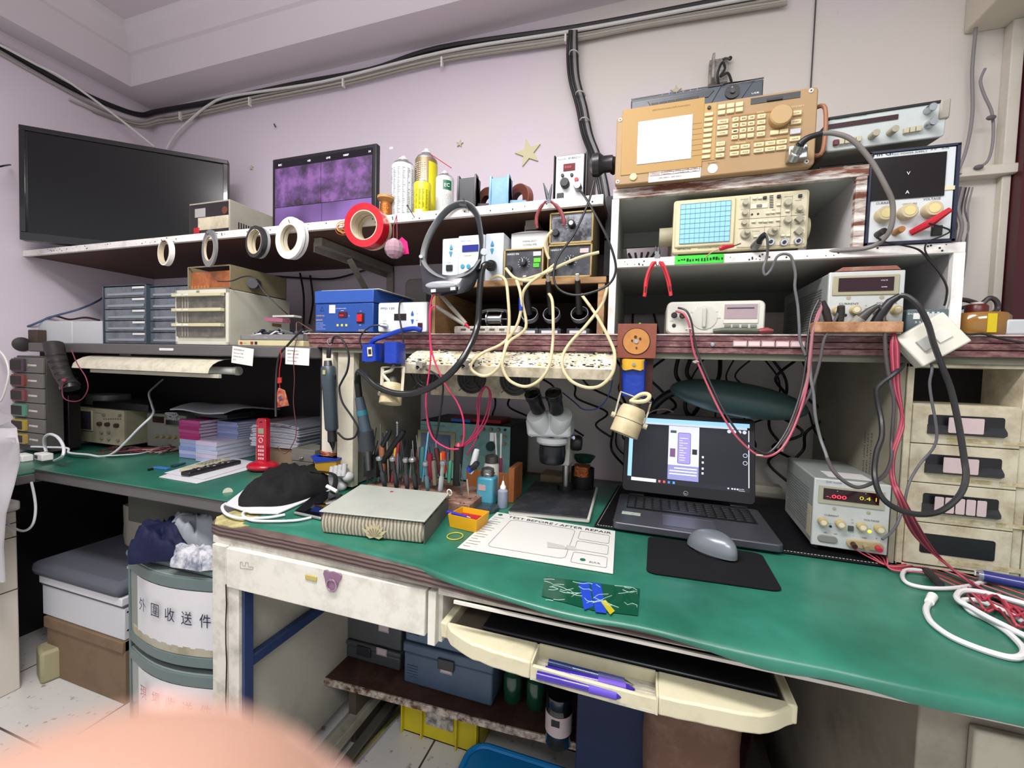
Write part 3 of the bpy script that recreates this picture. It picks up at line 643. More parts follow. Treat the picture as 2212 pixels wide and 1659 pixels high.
d.R=d.R@Matrix.Rotation(math.radians(-1.5),3,'Y');d.root.rotation_euler=d.R.to_euler();d.zo=None;d.w=d.uv(2036,292)[0];d.h=d.uv(1776,262)[1];d.zo=(1650,150)
d.body(.24,M('7d7b6f',.5,d=.2),.006);d.part('front_panel',MB().prism(rrect(0,d.w,0,d.h,.006),-.006,.001,'y'),GP,.002)
d.pb('display',532,485,1128,437,.0075,M('3a2326',.2),o0=.005)
d.txt('FREQUENCY COUNTER',600,445,.004,TXT,.05,.007)
for i in range(5):u,v=d.uv(598+i*48,640-i*7.5);d.box('key',u-.004,u+.004,v-.005,v+.005,.005,.012,M('6b3a44',.5)if i==0 else M('b9b29c',.5),.0008)
for i in range(3):u,v=d.uv(1190+i*52,540-i*9);d.box('key',u-.004,u+.004,v-.005,v+.005,.005,.012,M('b9b29c',.5),.0008)
for x,y in((905,585),(1062,553)):d.knob(x,y,.0065,.02,M('a39d8a',.5),out=.006)
for x,y in((1378,368),(1385,488)):d.knob(x,y,.007,.018,STEEL,'socket',out=.006)
d.part('corner_guard',MB().box(d.w-.012,d.w+.004,-.009,.02,.03,d.h+.004),M('a39d92',.5),.003);d.part('cover_rim',MB().box(0,d.w,-.008,.0,d.h-.002,d.h+.003),BLACK,.001);d.done()
one('black_case','small black box lying under the tilted grey counter','box',MB().box(W(1768,380,1.03).x,W(1866,372,1.03).x,1.03,1.16,ZB,ZB+.022),BLACK,bevel=.002)
t=thing('ring_tag','small metal ring hanging on the black box','ring',W(1826,365,1.02));obj('ring',MB().torus(W(1826,365,1.02),(0,1,0),.006,.0008),CHROME,t);obj('ball',MB().ball(W(1825,367,1.018),.0035),CHROME,t)

d=Dev('power_supply','tall white-faced power supply with a black meter window and cream knobs','power supply',(1870,531),(2050,525),(1870,338),y=.99,z=1.3745)
d.zo=(1650,150);d.h=.172
d.body(.2,M('1b1d28',.4),.002);d.part('front_rim',MB().box(-.003,0,-.006,.0,0,d.h+.002).box(d.w,d.w+.005,-.006,.1,0,d.h+.002).box(-.003,d.w+.005,-.006,0,d.h,d.h+.004).box(-.003,d.w+.005,-.006,0,-.0005,.004),M('20243a',.4))
d.box('front_panel',.002,d.w-.001,.005,d.h-.001,0,.004,M('ccd2d3',.45,d=.12,dc='8a8a80'),.001)
d.pb('meter_window',918,775,1520,1085,.006,M('191617',.15),o0=.003)
d.txt('Yin Gi',905,757,.010,TXT,.034,.005).txt('DC POWER SUPPLY',1100,742,.0045,TXT,.05,.005).txt('3V  5A',1405,700,.004,TXT,.028,.005)
d.txt('V',1198,915,.009,TXW,out=.0075).txt('A',1187,1075,.009,TXW,out=.0075).txt('CURRENT',945,1162,.006,TXT,.028,.005).txt('VOLTAGE',1345,1127,.006,TXT,.026,.005).txt('COARSE   FINE',1170,1165,.004,TXT,.022,.005)
CK=M('c2b594',.5)
for x,y in((1000,1255),(1195,1235),(1400,1215)):d.knob(x,y,.014,.016,CK,out=.004,cap=M('d6c98f',.5))
for x,y,m_,nm in((960,1415,M('2a2426',.4),'terminal'),(1108,1400,M('a8713c',.4),'terminal')):d.knob(x,y,.006,.024,m_,nm,out=.004)
u,v=d.uv(1245,1400);d.part('alligator_clip',MB().tube([(u,-.004,v),(u+.02,-.025,v+.012),(u+.042,-.03,v+.03)],[.006,.0075,.005],8),RED)
d.pb('rocker_switch',1415,1345,1497,1425,.009,BLACK,.001)
d.part('torn_tape',MB().box(d.w-.03,d.w+.002,-.0055,-.004,.093,.10),M('d8cfae',.7));d.done()
cable('probe_lead','thin black lead looping from the tall power supply down over the middle shelf',[(1893,512,.96),(1915,524,.965),(1950,530,.97),(1985,540,.975),(2010,565,.98),(2030,590,.98),(2045,620,.98),(2044,645,.985),(2040,660,.99)],.0017,BLACK)
cable('probe_lead','thin black lead from the red clip down the cupboard end',[(2007,483,.955),(2040,492,.96),(2052,500,.97),(2030,512,.97),(2005,522,.97),(1998,540,.975),(2012,565,.98)],.0015,BLACK)
# ================================================================ top cubby: oscilloscope
BEIGE=M('c9c09c',.5,d=.3,dc='8f8260',s=10)
def scope_knob(d,x,y,r,ln,mat=None):d.knob(x,y,r,ln,mat or M('a39d88',.45),out=.006)
d=Dev('oscilloscope','beige oscilloscope with a pale blue grid screen in the upper cubby','oscilloscope',(1452,548),(1741,543),(1450,436),y=1.0,z=1.381)
d.zo=(1320,380)
d.h=d.uv(535,228)[1];d.w=d.uv(1655,610)[0]
d.body(.28,M('a39c82',.5,d=.4,dc='6e664c'),.006);d.part('front_rim',MB().prism(rrect(-.001,d.w+.001,-.001,d.h+.001,.006),-.008,.004,'y'),BEIGE,.003)
d.part('panel',MB().box(d.uv(1075,400)[0],d.w-.003,-.0095,-.006,.004,d.h-.004),M('c4bda4',.5,d=.35,dc='7d765c',s=40),.001)
d.pb('screen_frame',552,240,1040,600,.012,BEIGE,.003,o0=.006)
sc=d.pb('screen',590,262,1000,572,.0135,M('7fb2d6',.3,e=.22),o0=.011)
mb=MB();a=d.uv(592,265);b=d.uv(998,570)
for i in range(11):x=a[0]+(b[0]-a[0])*i/10;mb.box(x-.0003,x+.0003,-.0142,-.0135,b[1],a[1])
for i in range(9):z=b[1]+(a[1]-b[1])*i/8;mb.box(a[0],b[0],-.0142,-.0135,z-.0003,z+.0003)
d.part('screen_grid',mb,M('5f7f98',.5),parent=sc)
for x,y in((1135,250),(1130,332),(1125,415)):scope_knob(d,x,y,.0055,.012)
for x,y in((1135,510),(1365,488)):scope_knob(d,x,y,.0095,.01);scope_knob(d,x+8,y-8,.005,.02)
for x,y in((1490,250),(1490,395)):scope_knob(d,x,y,.007,.014)
for x,y in((1590,300),):scope_knob(d,x,y,.0055,.013)
for x,y in((1587,385),(1582,490)):u,v=d.uv(x,y);d.part('knob',MB().cyl((u,-.009,v),(u,-.018,v),.0085,.0085,4),M('8f8a78',.45))
for x,y in((1460,583),(1578,570),(1240,590),(1347,578)):d.knob(x,y,.0075,.006,STEEL,'socket',out=.009);d.knob(x,y,.0035,.009,BLACK,'socket_core',out=.009)
for x,y in((1213,208),(1258,206),(1325,332),(1368,328),(1412,322),(1415,262),(1205,405),(1262,402),(1303,402),(1350,398),(1410,392),(1490,315),(1450,522),(1495,522),(1220,530)):
    u,v=d.uv(x,y);d.box('button',u-.0036,u+.0036,v-.002,v+.002,.009,.013,M('d8d2b8',.5),.0005)
for x,y in((1300,204),(1418,192),(1598,188)):u,v=d.uv(x,y);d.box('button',u-.0032,u+.0032,v-.0028,v+.0028,.009,.013,BLACK,.0005)
for x,y in((1193,343),(1244,338)):d.knob(x,y,.0022,.001,BLACK,'jack',out=.009)
u,v=d.uv(1252,272);d.box('rocker',u-.016,u+.016,v-.0048,v+.0048,.009,.011,M('d8d2b8',.5),.0005);d.box('rocker_pad',u-.005,u+.005,v-.003,v+.003,.011,.0125,M('6d6c6c',.5),.001)
mb=MB()
for a,b in(((1178,190),(1178,440)),((1300,440),(1300,640)),((1440,190),(1440,480)),((1535,180),(1535,620))):
    a=d.uv(*a);b=d.uv(*b);mb.box(a[0]-.0002,a[0]+.0002,-.0102,-.0094,b[1],a[1])
for a,b in(((1080,375),(1640,345)),((1080,460),(1440,440))):
    a=d.uv(*a);b=d.uv(*b);mb.box(a[0],b[0],-.0102,-.0094,b[1]-.0002,b[1]+.0002)
d.part('panel_lines',mb,M('7d765c',.6))
d.txt('HITACHI',565,643,.0055,TXT,.026,.0088).txt('OSCILLOSCOPE V-1565',735,632,.003,TXT,.04,.0088)
for s_,x,y in(('INTENSITY',1100,222),('FOCUS',1100,305),('TRACE',1095,385),('POSITION',1465,200),('HOLDOFF',1555,230),('TRIG LEVEL',1550,335),('SOURCE',1555,430),('VOLTS/DIV',1190,490),('CH1',1215,640),('CH2',1330,625),('EXT',1560,610),('MENU',1360,310),('TIME/DIV',1550,520)):d.txt(s_,x,y,.0026,TXT,.0022*len(s_)*.75,.0102)
mb=MB()
for i in range(8):u,v=d.uv(1340,190+i*14);mb.box(u,u+.007,-.0102,-.0094,v,v+.0014)
d.part('scale_marks',mb,TXT)
d.part('handle_hub',MB().cyl((-.028,.05,.052),(0,.05,.052),.021,n=24),M('a39d84',.5,d=.3));d.part('handle_hub',MB().cyl((d.w,.05,.05),(d.w+.016,.05,.05),.024,n=24),M('b8b194',.5))
d.part('front_foot',MB().box(d.w-.012,d.w-.001,.0,.02,-.0095,0),M('9a9a98',.5));d.part('front_foot',MB().box(.0,.012,.0,.02,-.0095,0),M('9a9a98',.5));d.part('rear_foot',MB().box(.1,.2,.2,.25,-.0095,0),BLACK);d.done()
z=(1320,380);q=lambda X,Y,y=.97:W(z[0]+X/3.95,z[1]+Y/3.95,y)
t=thing('scope_probe','black scope probe plugged into the beige oscilloscope, grey lead looping below','probe',q(1240,590))
obj('plug',MB().cyl(q(1225,605,.985),q(1262,560,.965),.0085,.007),DSTEEL,t);obj('sleeve',MB().tube(spline([q(1262,560,.965),q(1290,520,.955),q(1318,500,.95)]),.0058),BLACK,t)
obj('lead',MB().tube(spline([q(1318,500,.95),q(1335,560,.955),q(1332,680,.97),q(1300,790,.97),q(1318,845,.97),q(1370,790,.97),q(1410,700,.965),q(1450,670,.965),q(1500,668,.965),q(1540,700,.965),q(1572,830,.965),q(1568,950,.965),q(1592,1100,.965),q(1605,1280,.96),q(1612,1400,.96),q(1660,1530,.96)]),.0026),M('5f6062',.45),t)
t=thing('test_hook','red test hook clip on a tan lead in front of the oscilloscope','clip',q(930,620))
obj('body',MB().tube([q(925,622,.96),q(950,612,.96),q(1000,605,.965),q(1045,598,.97)],[.0045,.0055,.004,.0028],8),RED,t);obj('tip',MB().cyl(q(1045,598,.97),q(1105,578,.985),.0012),DSTEEL,t)
obj('lead',MB().tube(spline([q(925,622,.96),q(860,650,.965),q(805,695,.975)]),.0014),M('b09a72',.5),t)
one('tape_label','bright green tape label with handwriting on the white shelf edge','label',MB().box(q(533,740).x+.003,q(962,720).x+.002,.985,.9865,1.3545,1.3725),M('3ccc3a',.5))
mb=MB();
for i in range(16):x=q(560+i*25,735).x+.003;mb.box(x,x+random.uniform(.002,.005),.9845,.985,1.361+random.uniform(-.002,.002),1.364+random.uniform(0,.003))
one('tape_writing','black handwriting on the bright green tape strip','writing',mb,TXT,kind='stuff')
t=thing('flush_cutters','side cutters with bright red handles hanging from the white shelf edge','pliers',q(395,760,.965))
CORAL=M('d8323f',.4)
for s_,pts in((-1,((385,735),(350,760),(305,880),(290,1000),(283,1030))),(1,((410,735),(440,760),(485,880),(505,990),(510,1020)))):
    h_=obj('handle',MB().tube(spline([q(a,b,.965)for a,b in pts]),[.004]*4+[.0065]*12+[.0055]*9,10,flat=.7),CORAL,t)
    obj('grip_inlay',MB().tube(spline([q(a,b,.9605)for a,b in pts[1:4]]),[.001]+[.002]*11+[.001],6),M('4a3034',.5),t)
    obj('jaw',MB().tube([q(395+s_*8,700,.965),q(395+s_*16,650,.965),q(395+s_*13,600,.966)],[.0035,.003,.001],8),M('3a3c40',.35,m=.7),t)
obj('pivot',MB().cyl(q(395,683,.958),q(395,683,.968),.0055),STEEL,t);obj('pivot',MB().cyl(q(391,655,.96),q(391,655,.968),.0045),STEEL,t);obj('spring',MB().tube(spline([q(375,740,.964),q(395,765,.964),q(415,740,.964)]),.0012),DSTEEL,t)
obj('nail',MB().cyl(q(392,640,.955),q(392,640,.99),.0015,n=8),DSTEEL,t)
# ================================================================ lower right cubby, on the maroon shelf
ZM=1.2042
d=Dev('bench_multimeter','pale bench multimeter with a round selector and pink-grey window','multimeter',(1438,722),(1651,720),(1440,655),y=1.0,z=ZM)
d.zo=(1320,380);MMC=M('c8c8bd',.45,d=.2,dc='8a8878')
d.h=.072;d.part('case',MB().prism(rrect(0,d.w,0,d.h,.012),0,.12,'y'),M('b5b3a4',.5,d=.3),.002);d.part('front_panel',MB().prism(rrect(.002,d.w-.002,.002,d.h-.002,.011),-.004,.002,'y'),MMC,.002)
d.pb('display_frame',960,1090,1250,1260,.006,M('cdccc0',.5),.001,o0=.003);d.pb('display',965,1100,1240,1220,.007,M('a08e92',.2),o0=.005);d.pb('display_line',985,1128,1215,1134,.0078,M('3a3a44',.4),o0=.006)
d.knob(792,1212,.0255,.002,M('bdbdb2',.5),'selector_disc',out=.004);u,v=d.uv(792,1212);d.box('selector_grip',u-.004,u+.004,v-.021,v+.021,.005,.011,M('b3b2a4',.45),.002)
for x in(990,1060,1135,1210):u,v=d.uv(x,1282);d.box('button',u-.006,u+.006,v-.003,v+.003,.003,.007,M('7d8078',.5),.0008)
for x,y,c in((538,1190,BLACK),(608,1195,M('6a4a44',.5))):d.knob(x,y,.005,.016,c,'plug',out=.004);d.knob(x,y,.0065,.002,BLACK,'jack',out=.003)
d.knob(535,1278,.004,.0015,BLACK,'jack',out=.004)
for s_,x,y in(('V',730,1130),('mV',678,1172),('OFF',775,1120),('A',850,1130),('mA',892,1165),('10A',905,1220),('COM',500,1245),('POWER',1190,1255),('AUTO',990,1122)):d.txt(s_,x,y,.003,TXT,.0022*len(s_),.0052)
d.done()
t=thing('test_leads','twisted black and pink test leads hanging from the bench multimeter in a long loop','test leads',q(640,1220,.975))
zl=lambda pts,y:[W(*p_,y)for p_ in pts]
lp=[(1458,672,.985),(1475,678,.975),(1486,700,.97),(1492,735,.968),(1500,770,.965),(1530,840,.95),(1560,900,.93),(1595,950,.92),(1640,985,.915),(1680,975,.92),(1710,930,.93),(1735,860,.945),(1748,790,.955),(1752,740,.965),(1760,690,.975),(1776,655,.98)]
obj('red_lead',MB().tube(spline([W(a+2,b,c)for a,b,c in lp]),.0022),M('a8475a',.4),t);obj('black_lead',MB().tube(spline([W(a+7-(14 if i>8 else 0),b-7,c+.004)for i,(a,b,c)in enumerate(lp)]),.0022),M('2a2629',.4),t)
for a,b,c in((1488,712,.967),(1503,782,.962),(1641,984,.912)):obj('cable_tie',MB().torus(W(a,b,c),(0,.3,1),.0055,.0012),M('cfc4bc',.5),t)

def gps(name,label,bl,br,tl,y,z,yaw,depth,zo,B,lit=False,top=None,grp=None):
    d=Dev(name,label,'power supply',bl,br,tl,y=y,z=z,yaw=yaw or 0,group=grp);d.zo=zo
    G1=M('8f9490',.5,d=.3,dc='5a5c54',s=9);G2=M('bcc0bd',.45,d=.2,dc='8a8878')
    d.body(depth,G1,.003);d.part('front_panel',MB().box(-.001,d.w+.001,-.006,.002,0,d.h),G2,.002)
    mb=MB()
    for i in range(15):mb.box(-.0012,.0005,.03,depth*.9,d.h*.14+i*d.h*.045,d.h*.14+i*d.h*.045+.002)
    d.part('side_ribs',mb,M('6d716e',.5));return d,G2
d,G2=gps('power_supply','grey power supply with brown top edge in the lower right cubby',(1783,720),(1943,718),(1783,590),.985,ZM,0,.28,(1650,550),0)
d.h=d.uv(560,150)[1];d.part('top_cover',MB().prism([(.012,d.h),(d.w-.004,d.h),(d.w-.012,d.h+.008),(.022,d.h+.008)],-.003,.2,'y'),M('8a5a4c',.5,d=.5,dc='c0b0a8'),.001)
d.pb('display_frame',578,190,1135,345,.008,M('a09c82',.5),.002,o0=.005);d.pb('display',625,210,1085,312,.009,M('2a0d18',.12),o0=.007)
d.txt('VOLTS',975,232,.003,TXW,.011,.0095).txt('AMPS',980,288,.003,TXW,.009,.0095).txt('CURRENT',628,432,.005,TXT,.032,.007).txt('VOLTAGE',945,425,.005,TXT,.032,.007).txt('HI',850,445,.003,TXT,out=.007).txt('LO',845,470,.003,TXT,out=.007)
for x,y in((605,485),(757,480),(945,478),(1100,480)):d.knob(x,y,.0085,.012,M('b5a677',.4),out=.006,cap=M('d5d0b8',.4))
for x,y in((710,372),(992,368)):d.knob(x,y,.004,.0006,M('a09c82',.5),'screw_cover',out=.006)
d.knob(682,520,.003,.001,M('1a1030',.4),'indicator',out=.006);d.done()

z=(1650,550);q=lambda X,Y,y=.97:W(z[0]+X/3.95,z[1]+Y/3.95,y)
RW=M('8a6040',.6,d=.8,dc='c49a78',s=30)
a=q(460,655,.93);b=q(1235,650,.93)
t=thing('probe_rest','worn wooden block with holes holding four black probes','tool rest',((a.x+b.x)/2,.97,ZM))
obj('block',MB().box(a.x,b.x,.945,.978,ZM,ZM+.0205),RW,t,bevel=.002)
for nm,pts,r,m_ in(('probe',((560,600),(530,480),(508,395)),[.006,.007,.003],M('2a1f20',.45)),('probe',((640,600),(655,500),(660,440)),[.007,.007,.006],M('2c2826',.45)),('probe',((770,605),(830,545),(900,480),(975,432)),[.010,.009,.0065,.004],M('3a3834',.45)),('probe',((945,600),(1000,500),(1080,400),(1165,348)),[.009,.009,.007,.005],M('1b1b1d',.4))):
    obj(nm,MB().tube([q(x,y,.958-.018*i/len(pts))for i,(x,y)in enumerate(pts)],r,10),m_,t)
obj('probe_collar',MB().cyl(q(755,610,.958),q(830,540,.952),.0105,.0095),M('8a8578',.5,d=.4),t)
for x in(700,830,1120,1170):obj('hole',MB().cyl((q(x,600,.96).x,.96,ZM+.0203),(q(x,600,.96).x,.96,ZM+.021),.003,n=10),BLACK,t)
def C(name,label,pts,r,mat,grp=None,y=.95):return cable(name,label,[(1650+a[0]/3.95,550+a[1]/3.95,a[2]if len(a)>2 else y)for a in pts],r,mat,grp)
GRP=None
C('probe_lead','thick black lead arching right and down past the cream drawers in a big loop',[(1165,348,.94),(1230,360,.935),(1320,440,.93),(1400,590,.93),(1450,760,.93),(1520,950,.93),(1590,1130,.93),(1640,1340,.925),(1675,1520,.92),(1712,1760,.91),(1725,1880,.90),(1700,2000,.89),(1620,2110,.88),(1480,2200,.87),(1300,2215,.86),(1120,2160,.86),(1000,2060,.86),(945,1890,.87),(960,1700,.9),(1005,1560,.92),(1003,1420,.94),(975,1280,.95),(960,1160,.95),(1000,1100,.95),(1080,1040,.95),(1150,985,.955),(1185,940,.975)],.0046,M('232325',.4))
C('probe_lead','dark lead from the grey collared probe falling past the pink wires',[(975,432),(1015,480),(1030,600),(1035,750),(1045,900),(1075,1080),(1110,1250),(1100,1450),(1090,1600),(1085,1750,.93),(1030,1880,.9),(900,1960,.88),(790,1985,.87),(680,1930,.87),(590,1840,.88),(540,1740,.9)],.0032,M('4a4446',.45))
C('probe_lead','grey lead from the middle shelf falling behind the power supply',[(395,880,.96),(400,1050),(425,1200),(440,1380),(480,1560),(530,1700,.93),(545,1760,.92)],.0028,M('6a6c6e',.45))
C('probe_lead','grey brown lead from the second probe passing over the maroon edge',[(650,470),(600,570),(535,680),(505,760),(480,900),(440,1050),(395,1180),(310,1330),(220,1500),(110,1650,.94)],.0028,M('4d484a',.45))
C('probe_lead','pale pink lead from the first probe passing over the maroon edge',[(508,395),(470,520),(420,650),(405,760),(390,900),(375,1050),(330,1200),(250,1400),(190,1560),(150,1680,.94)],.0028,M('9a6a70',.45))

d=Dev('converter_box','dark grey plastic converter box between the power supply and the bottle','converter',(1957,718),(2052,718),(1955,668),y=.99,z=ZM)
d.zo=z;d.body(.1,M('5d6a6d',.5,d=.2),.003)
for i in range(7):u,v=d.uv(1365+i*22,525);d.box('switch',u,u+.0035,v-.006,v+.005+(i%2)*.003,0,.001,M('c8cccc',.5))
d.box('white_label',*[d.uv(1275,500)[0],d.uv(1330,500)[0],d.uv(1290,552)[1],d.uv(1290,500)[1],0,.0012],M('d4d6d4',.5));d.txt('DC',1228,512,.004,TXW,.008,.001).txt('3.3 5 6 9 12V',1285,585,.005,TXW,.045,.001).txt('FAST',1430,598,.006,TXW,.026,.001).txt('PRO',1490,635,.004,TXW,.012,.001);d.done()
AMB=M('8a5a1c',.15,a=.9)
a=W(2105,722,1.03);t=thing('amber_bottle','wide amber bottle with dark red cap and yellow label strip','bottle',(a.x,1.03,ZM))
obj('glass',MB().lathe([(0,0),(.042,0),(.045,.004),(.045,.036),(.04,.042),(.016,.044),(0,.044)],(a.x,1.03,ZM),n=32),M('8a6228',.12,coat=.5),t);obj('cap',MB().lathe([(.016,0),(.016,.012),(.013,.016),(0,.016)],(a.x,1.03,ZM+.044)),M('5a1c18',.35),t);obj('cap_top',MB().cyl((a.x,1.03,ZM+.060),(a.x,1.03,ZM+.064),.009),M('cfc6b8',.5),t);obj('yellow_strip',MB().box(a.x-.009,a.x+.004,.984,.9855,ZM+.004,ZM+.038),M('cbb320',.5),t)
C('power_cable','black and grey leads arching behind the amber bottle',[(1570,395,1.06),(1700,385,1.06),(1800,410,1.06),(1850,430,1.06),(1925,370,1.06),(1985,400,1.06),(1990,470,1.06),(1920,520,1.05)],.0045,M('3a3234',.45))
C('power_cable','black lead bending between the converter box and the amber bottle',[(1590,500,1.07),(1660,465,1.07),(1750,440,1.07),(1840,425,1.07),(1900,385,1.07),(1960,375,1.07)],.0035,BLACK)
C('power_cable','thin dark lead lying along the right end of the maroon shelf',[(1640,640,.985),(1740,680,.98),(1860,675,.98),(1960,700,.978),(2080,730,.978),(2260,760,.975)],.0022,M('2c2528',.5))
one('white_box','small pale plastic box at the far right end of the maroon shelf','box',MB().box(W(2172,720,.99).x,W(2240,720,.99).x,.99,1.06,ZM,ZM+.028),M('b9bcc0',.5),bevel=.004)

mt3=Matrix.Rotation(math.radians(-36),3,'Y')@Matrix.Rotation(math.radians(-8),3,'X')
c=q(1410,735,.965);t=thing('light_switch','white double light switch box hanging tilted on the maroon edge','switch',c)
obj('back_box',MB().obox(c,(.082,.03,.066),mt3),M('d8d6c8',.5),t,bevel=.003);obj('rocker',MB().obox(c+mt3@Vector((-.013,-.017,0)),(.022,.006,.022),mt3),M('a9aaa4',.45),t,bevel=.001);obj('rocker',MB().obox(c+mt3@Vector((.013,-.016,0)),(.022,.004,.022),mt3),M('dedcd0',.45),t,bevel=.001)
obj('screw',MB().cyl(q(1610,765,.96),q(1610,765,.985),.006),M('b9b6ae',.4,m=.5),t)
C('switch_cable','thin grey cord dropping from the white light switch over the cream drawers',[(1420,890,.97),(1435,980),(1415,1100),(1435,1260),(1465,1420),(1475,1560),(1440,1660),(1330,1790),(1240,1950,.93),(1190,2150,.92),(1120,2330,.9),(1010,2430,.88)],.0022,M('5d5c60',.5))

z=(1320,380);q=lambda X,Y,y=.97:W(z[0]+X/3.95,z[1]+Y/3.95,y)
d=Dev('nozzle_tray','small blue-grey slotted tray with a green dot on the shelf above the wooden plate','tray',(1346,699),(1407,699),(1347,681),y=.985,z=ZM+.002);d.zo=z
d.h=.019;d.body(.05,M('39444e',.45),.001)
for i in range(8):d.box('slot',.004+i*.0078,.0095+i*.0078,.002,d.h-.004,0,.002,M('6f8496',.4))
u=d.w*.6;d.part('green_dot',MB().ball((u,.01,d.h+.002),.003),M('35c040',.4));d.done()
a=q(62,1265,.975);b=q(380,1560,.975)
t=thing('wooden_plate','reddish square wooden plate with a round cut-out, screwed to the maroon edge','plate',((a.x+b.x)/2,.97,b.z))
obj('plate',MB().prism([(a.x,b.z),(b.x,b.z),(b.x,a.z),(a.x,a.z)],.965,.985,'y'),M('7a4436',.5,d=.3,dc='a8705c'),t,bevel=.001)
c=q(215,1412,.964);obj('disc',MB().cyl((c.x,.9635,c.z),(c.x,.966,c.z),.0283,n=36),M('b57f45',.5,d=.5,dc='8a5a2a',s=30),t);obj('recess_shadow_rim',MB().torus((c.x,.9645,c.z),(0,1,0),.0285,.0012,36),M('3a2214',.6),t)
for dx,dz,r in((0,0,.0045),(-.002,.010,.003),(.008,.006,.0025),(.001,-.014,.002),(-.009,.002,.002)):obj('screw',MB().cyl((c.x+dx,.9615,c.z+dz),(c.x+dx,.9637,c.z+dz),r,n=14),CHROME if r>.004 else M('3a2a20',.5),t)

t=thing('lying_pliers','grey and red pliers lying flat in front of the bench multimeter','pliers',q(1120,1330,.985))
obj('handle',MB().tube([q(870,1325,.99),q(950,1318,.988),q(1150,1320,.988),q(1270,1325,.99)],[.006,.0078,.0078,.006],10,flat=.8),M('5c5f54',.5,d=.4),t);obj('jaw',MB().tube([q(1265,1325,.988),q(1330,1320,.985),q(1382,1322,.985)],[.0075,.0085,.004],10,flat=.8),M('8a3a3c',.45,d=.4,dc='5a4a44'),t)

for i,(x0,x1)in enumerate(((1043,1158),(1170,1272),(1284,1395),(1407,1520),(1532,1655))):
    a=q(x0,1408,.983);b=q(x1,1458,.983);t=thing('edge_sticker',('first','second','third','fourth','fifth')[i]+' from the left of the five small white stickers on the maroon edge','sticker',((a.x+b.x)/2,.983,1.179),'stickers on the maroon edge')
    obj('label',MB().prism(rrect(a.x,b.x,1.178,1.190,.002),.9825,.984,'y'),M('d8c4c4',.5,d=.5,dc='8a5a58'),t);obj('border',MB().tube([(x,.9823,z_)for x,z_ in rrect(a.x+.001,b.x-.001,1.179,1.189,.0015)],.0003,4,closed=True),M('8a3038',.5),t)
for i,(x,y)in enumerate(((866,1420),)):one('edge_screw','steel screw in the maroon edge above the laptop','screw',MB().lathe([(.005,0),(.004,.002),(0,.0025)],(q(x,y,.986).x,.986,1.182),(0,-1,0)),STEEL)
# ================================================================ centre cubby and soldering stations
def ZQ(ox,oy):return lambda X,Y,y=.97:W(ox+X/3.95,oy+Y/3.95,y)
PLY=M('a9835c',.6,d=.6,dc='5d4430',s=12,st=6)
t=thing('station_rack','low wooden rack carrying the soldering stations','rack',(-.32,1.15,ZM))
DW=M('3a2a22',.65)
obj('board',MB().box(-.545,-.097,1.003,1.30,1.323,1.336),DW,t);obj('board_edge',MB().box(-.545,-.097,.992,1.003,1.3225,1.3365),PLY,t,bevel=.0006)
obj('post',MB().box(-.549,-.537,.995,1.30,ZM,1.3225),PLY,t);obj('post',MB().box(-.115,-.100,.995,1.30,ZM,1.3225),PLY,t);obj('back_board',MB().box(-.537,-.115,1.29,1.30,ZM,1.3225),DW,t)
ZR=1.3368
z=(860,380);q=ZQ(*z)
LB=M('c3ccd3',.45,d=.12,dc='8a8a88');TEAL=M('3f8fae',.4)
d=Dev('rework_station','pale blue-grey rework station with teal arrow buttons and blue display','rework station',(954,596),(1086,596),(961,514),y=1.0,z=ZR);d.zo=z
a=d.uv(520,500)[0];b=d.uv(745,500)[0];ht=d.uv(540,515)[1];d.h=d.uv(400,535)[1]
d.part('case',MB().box(0,a,0,.22,0,d.h).box(a,b,-.004,.22,0,ht).box(b,d.w,0,.22,0,ht+.002),LB,.003)
def arrow(d,x,y,s_,up,o=.0,m_=None):u,v=d.uv(x,y);k=1 if up else-1;d.part('arrow_button',MB().prism([(u-s_*.6,v-k*s_*.4),(u-s_*.5,v-k*s_*.8),(u+s_*.5,v-k*s_*.8),(u+s_*.6,v-k*s_*.4),(u+.0005,v+k*s_),(u-.0005,v+k*s_)][::k],-o-.002,-o+.001,'y'),m_ or TEAL,.0004)
for x,y,k in((455,610,1),(450,665,0),(805,580,1),(802,640,0)):arrow(d,x,y,.0075,k)
d.pb('display',555,598,690,645,.006,M('232a78',.2,e=.15),o0=.003)
d.pb('rocker_switch',413,762,465,808,.004,BLACK,.001)
for x in(557,607):u,v=d.uv(x,775);d.part('oval_button',MB().lathe([(.0055,0),(.0055,.002),(0,.0025)],(u,-.004,v),(0,-1,0)),TEAL)
d.txt('BAKU station',545,565,.004,TEAL,.028,.0052).txt('HAND FREE',570,690,.0035,TXT,.02,.0052).txt('POWER',420,745,.003,TXT,.01)
d.done()
t=thing('air_hose','thick glossy black air hose looping from the rework station down to its hot air handle','hose',q(800,765,.99))
obj('socket',MB().cyl(q(800,765,1.0),q(790,765,.965),.0135),BLACK,t)
HP=[(1062,573,.96),(1048,572,.945),(1040,590,.94),(1036,640,.935),(1032,700,.93),(1016,745,.90),(990,788,.875),(950,825,.87),(900,848,.865),(855,850,.86),(815,835,.865),(790,812,.88),(775,803,.91),(772,825,.94)]
obj('hose',MB().tube(spline([W(*p_)for p_ in HP]),.0078,14),M('1d1e20',.25),t)
t=thing('hot_air_handle','slate hot air handle with a teal ring hanging in its black cradle','hot air tool',W(781,975,.96))
HB=M('3c4a55',.4);mb=MB()
P=[W(772,822,.94),W(776,858,.955),W(790,935,.96),W(795,985,.965)]
obj('hose_sleeve',MB().cyl(P[0],P[1],.0085,.009),BLACK,t);obj('body',MB().cyl(P[1],P[2],.0115,.0165,20),HB,t);obj('collar',MB().cyl(W(789,930,.96),W(793,972,.965),.0215,.0225,20),M('2f353b',.4),t)
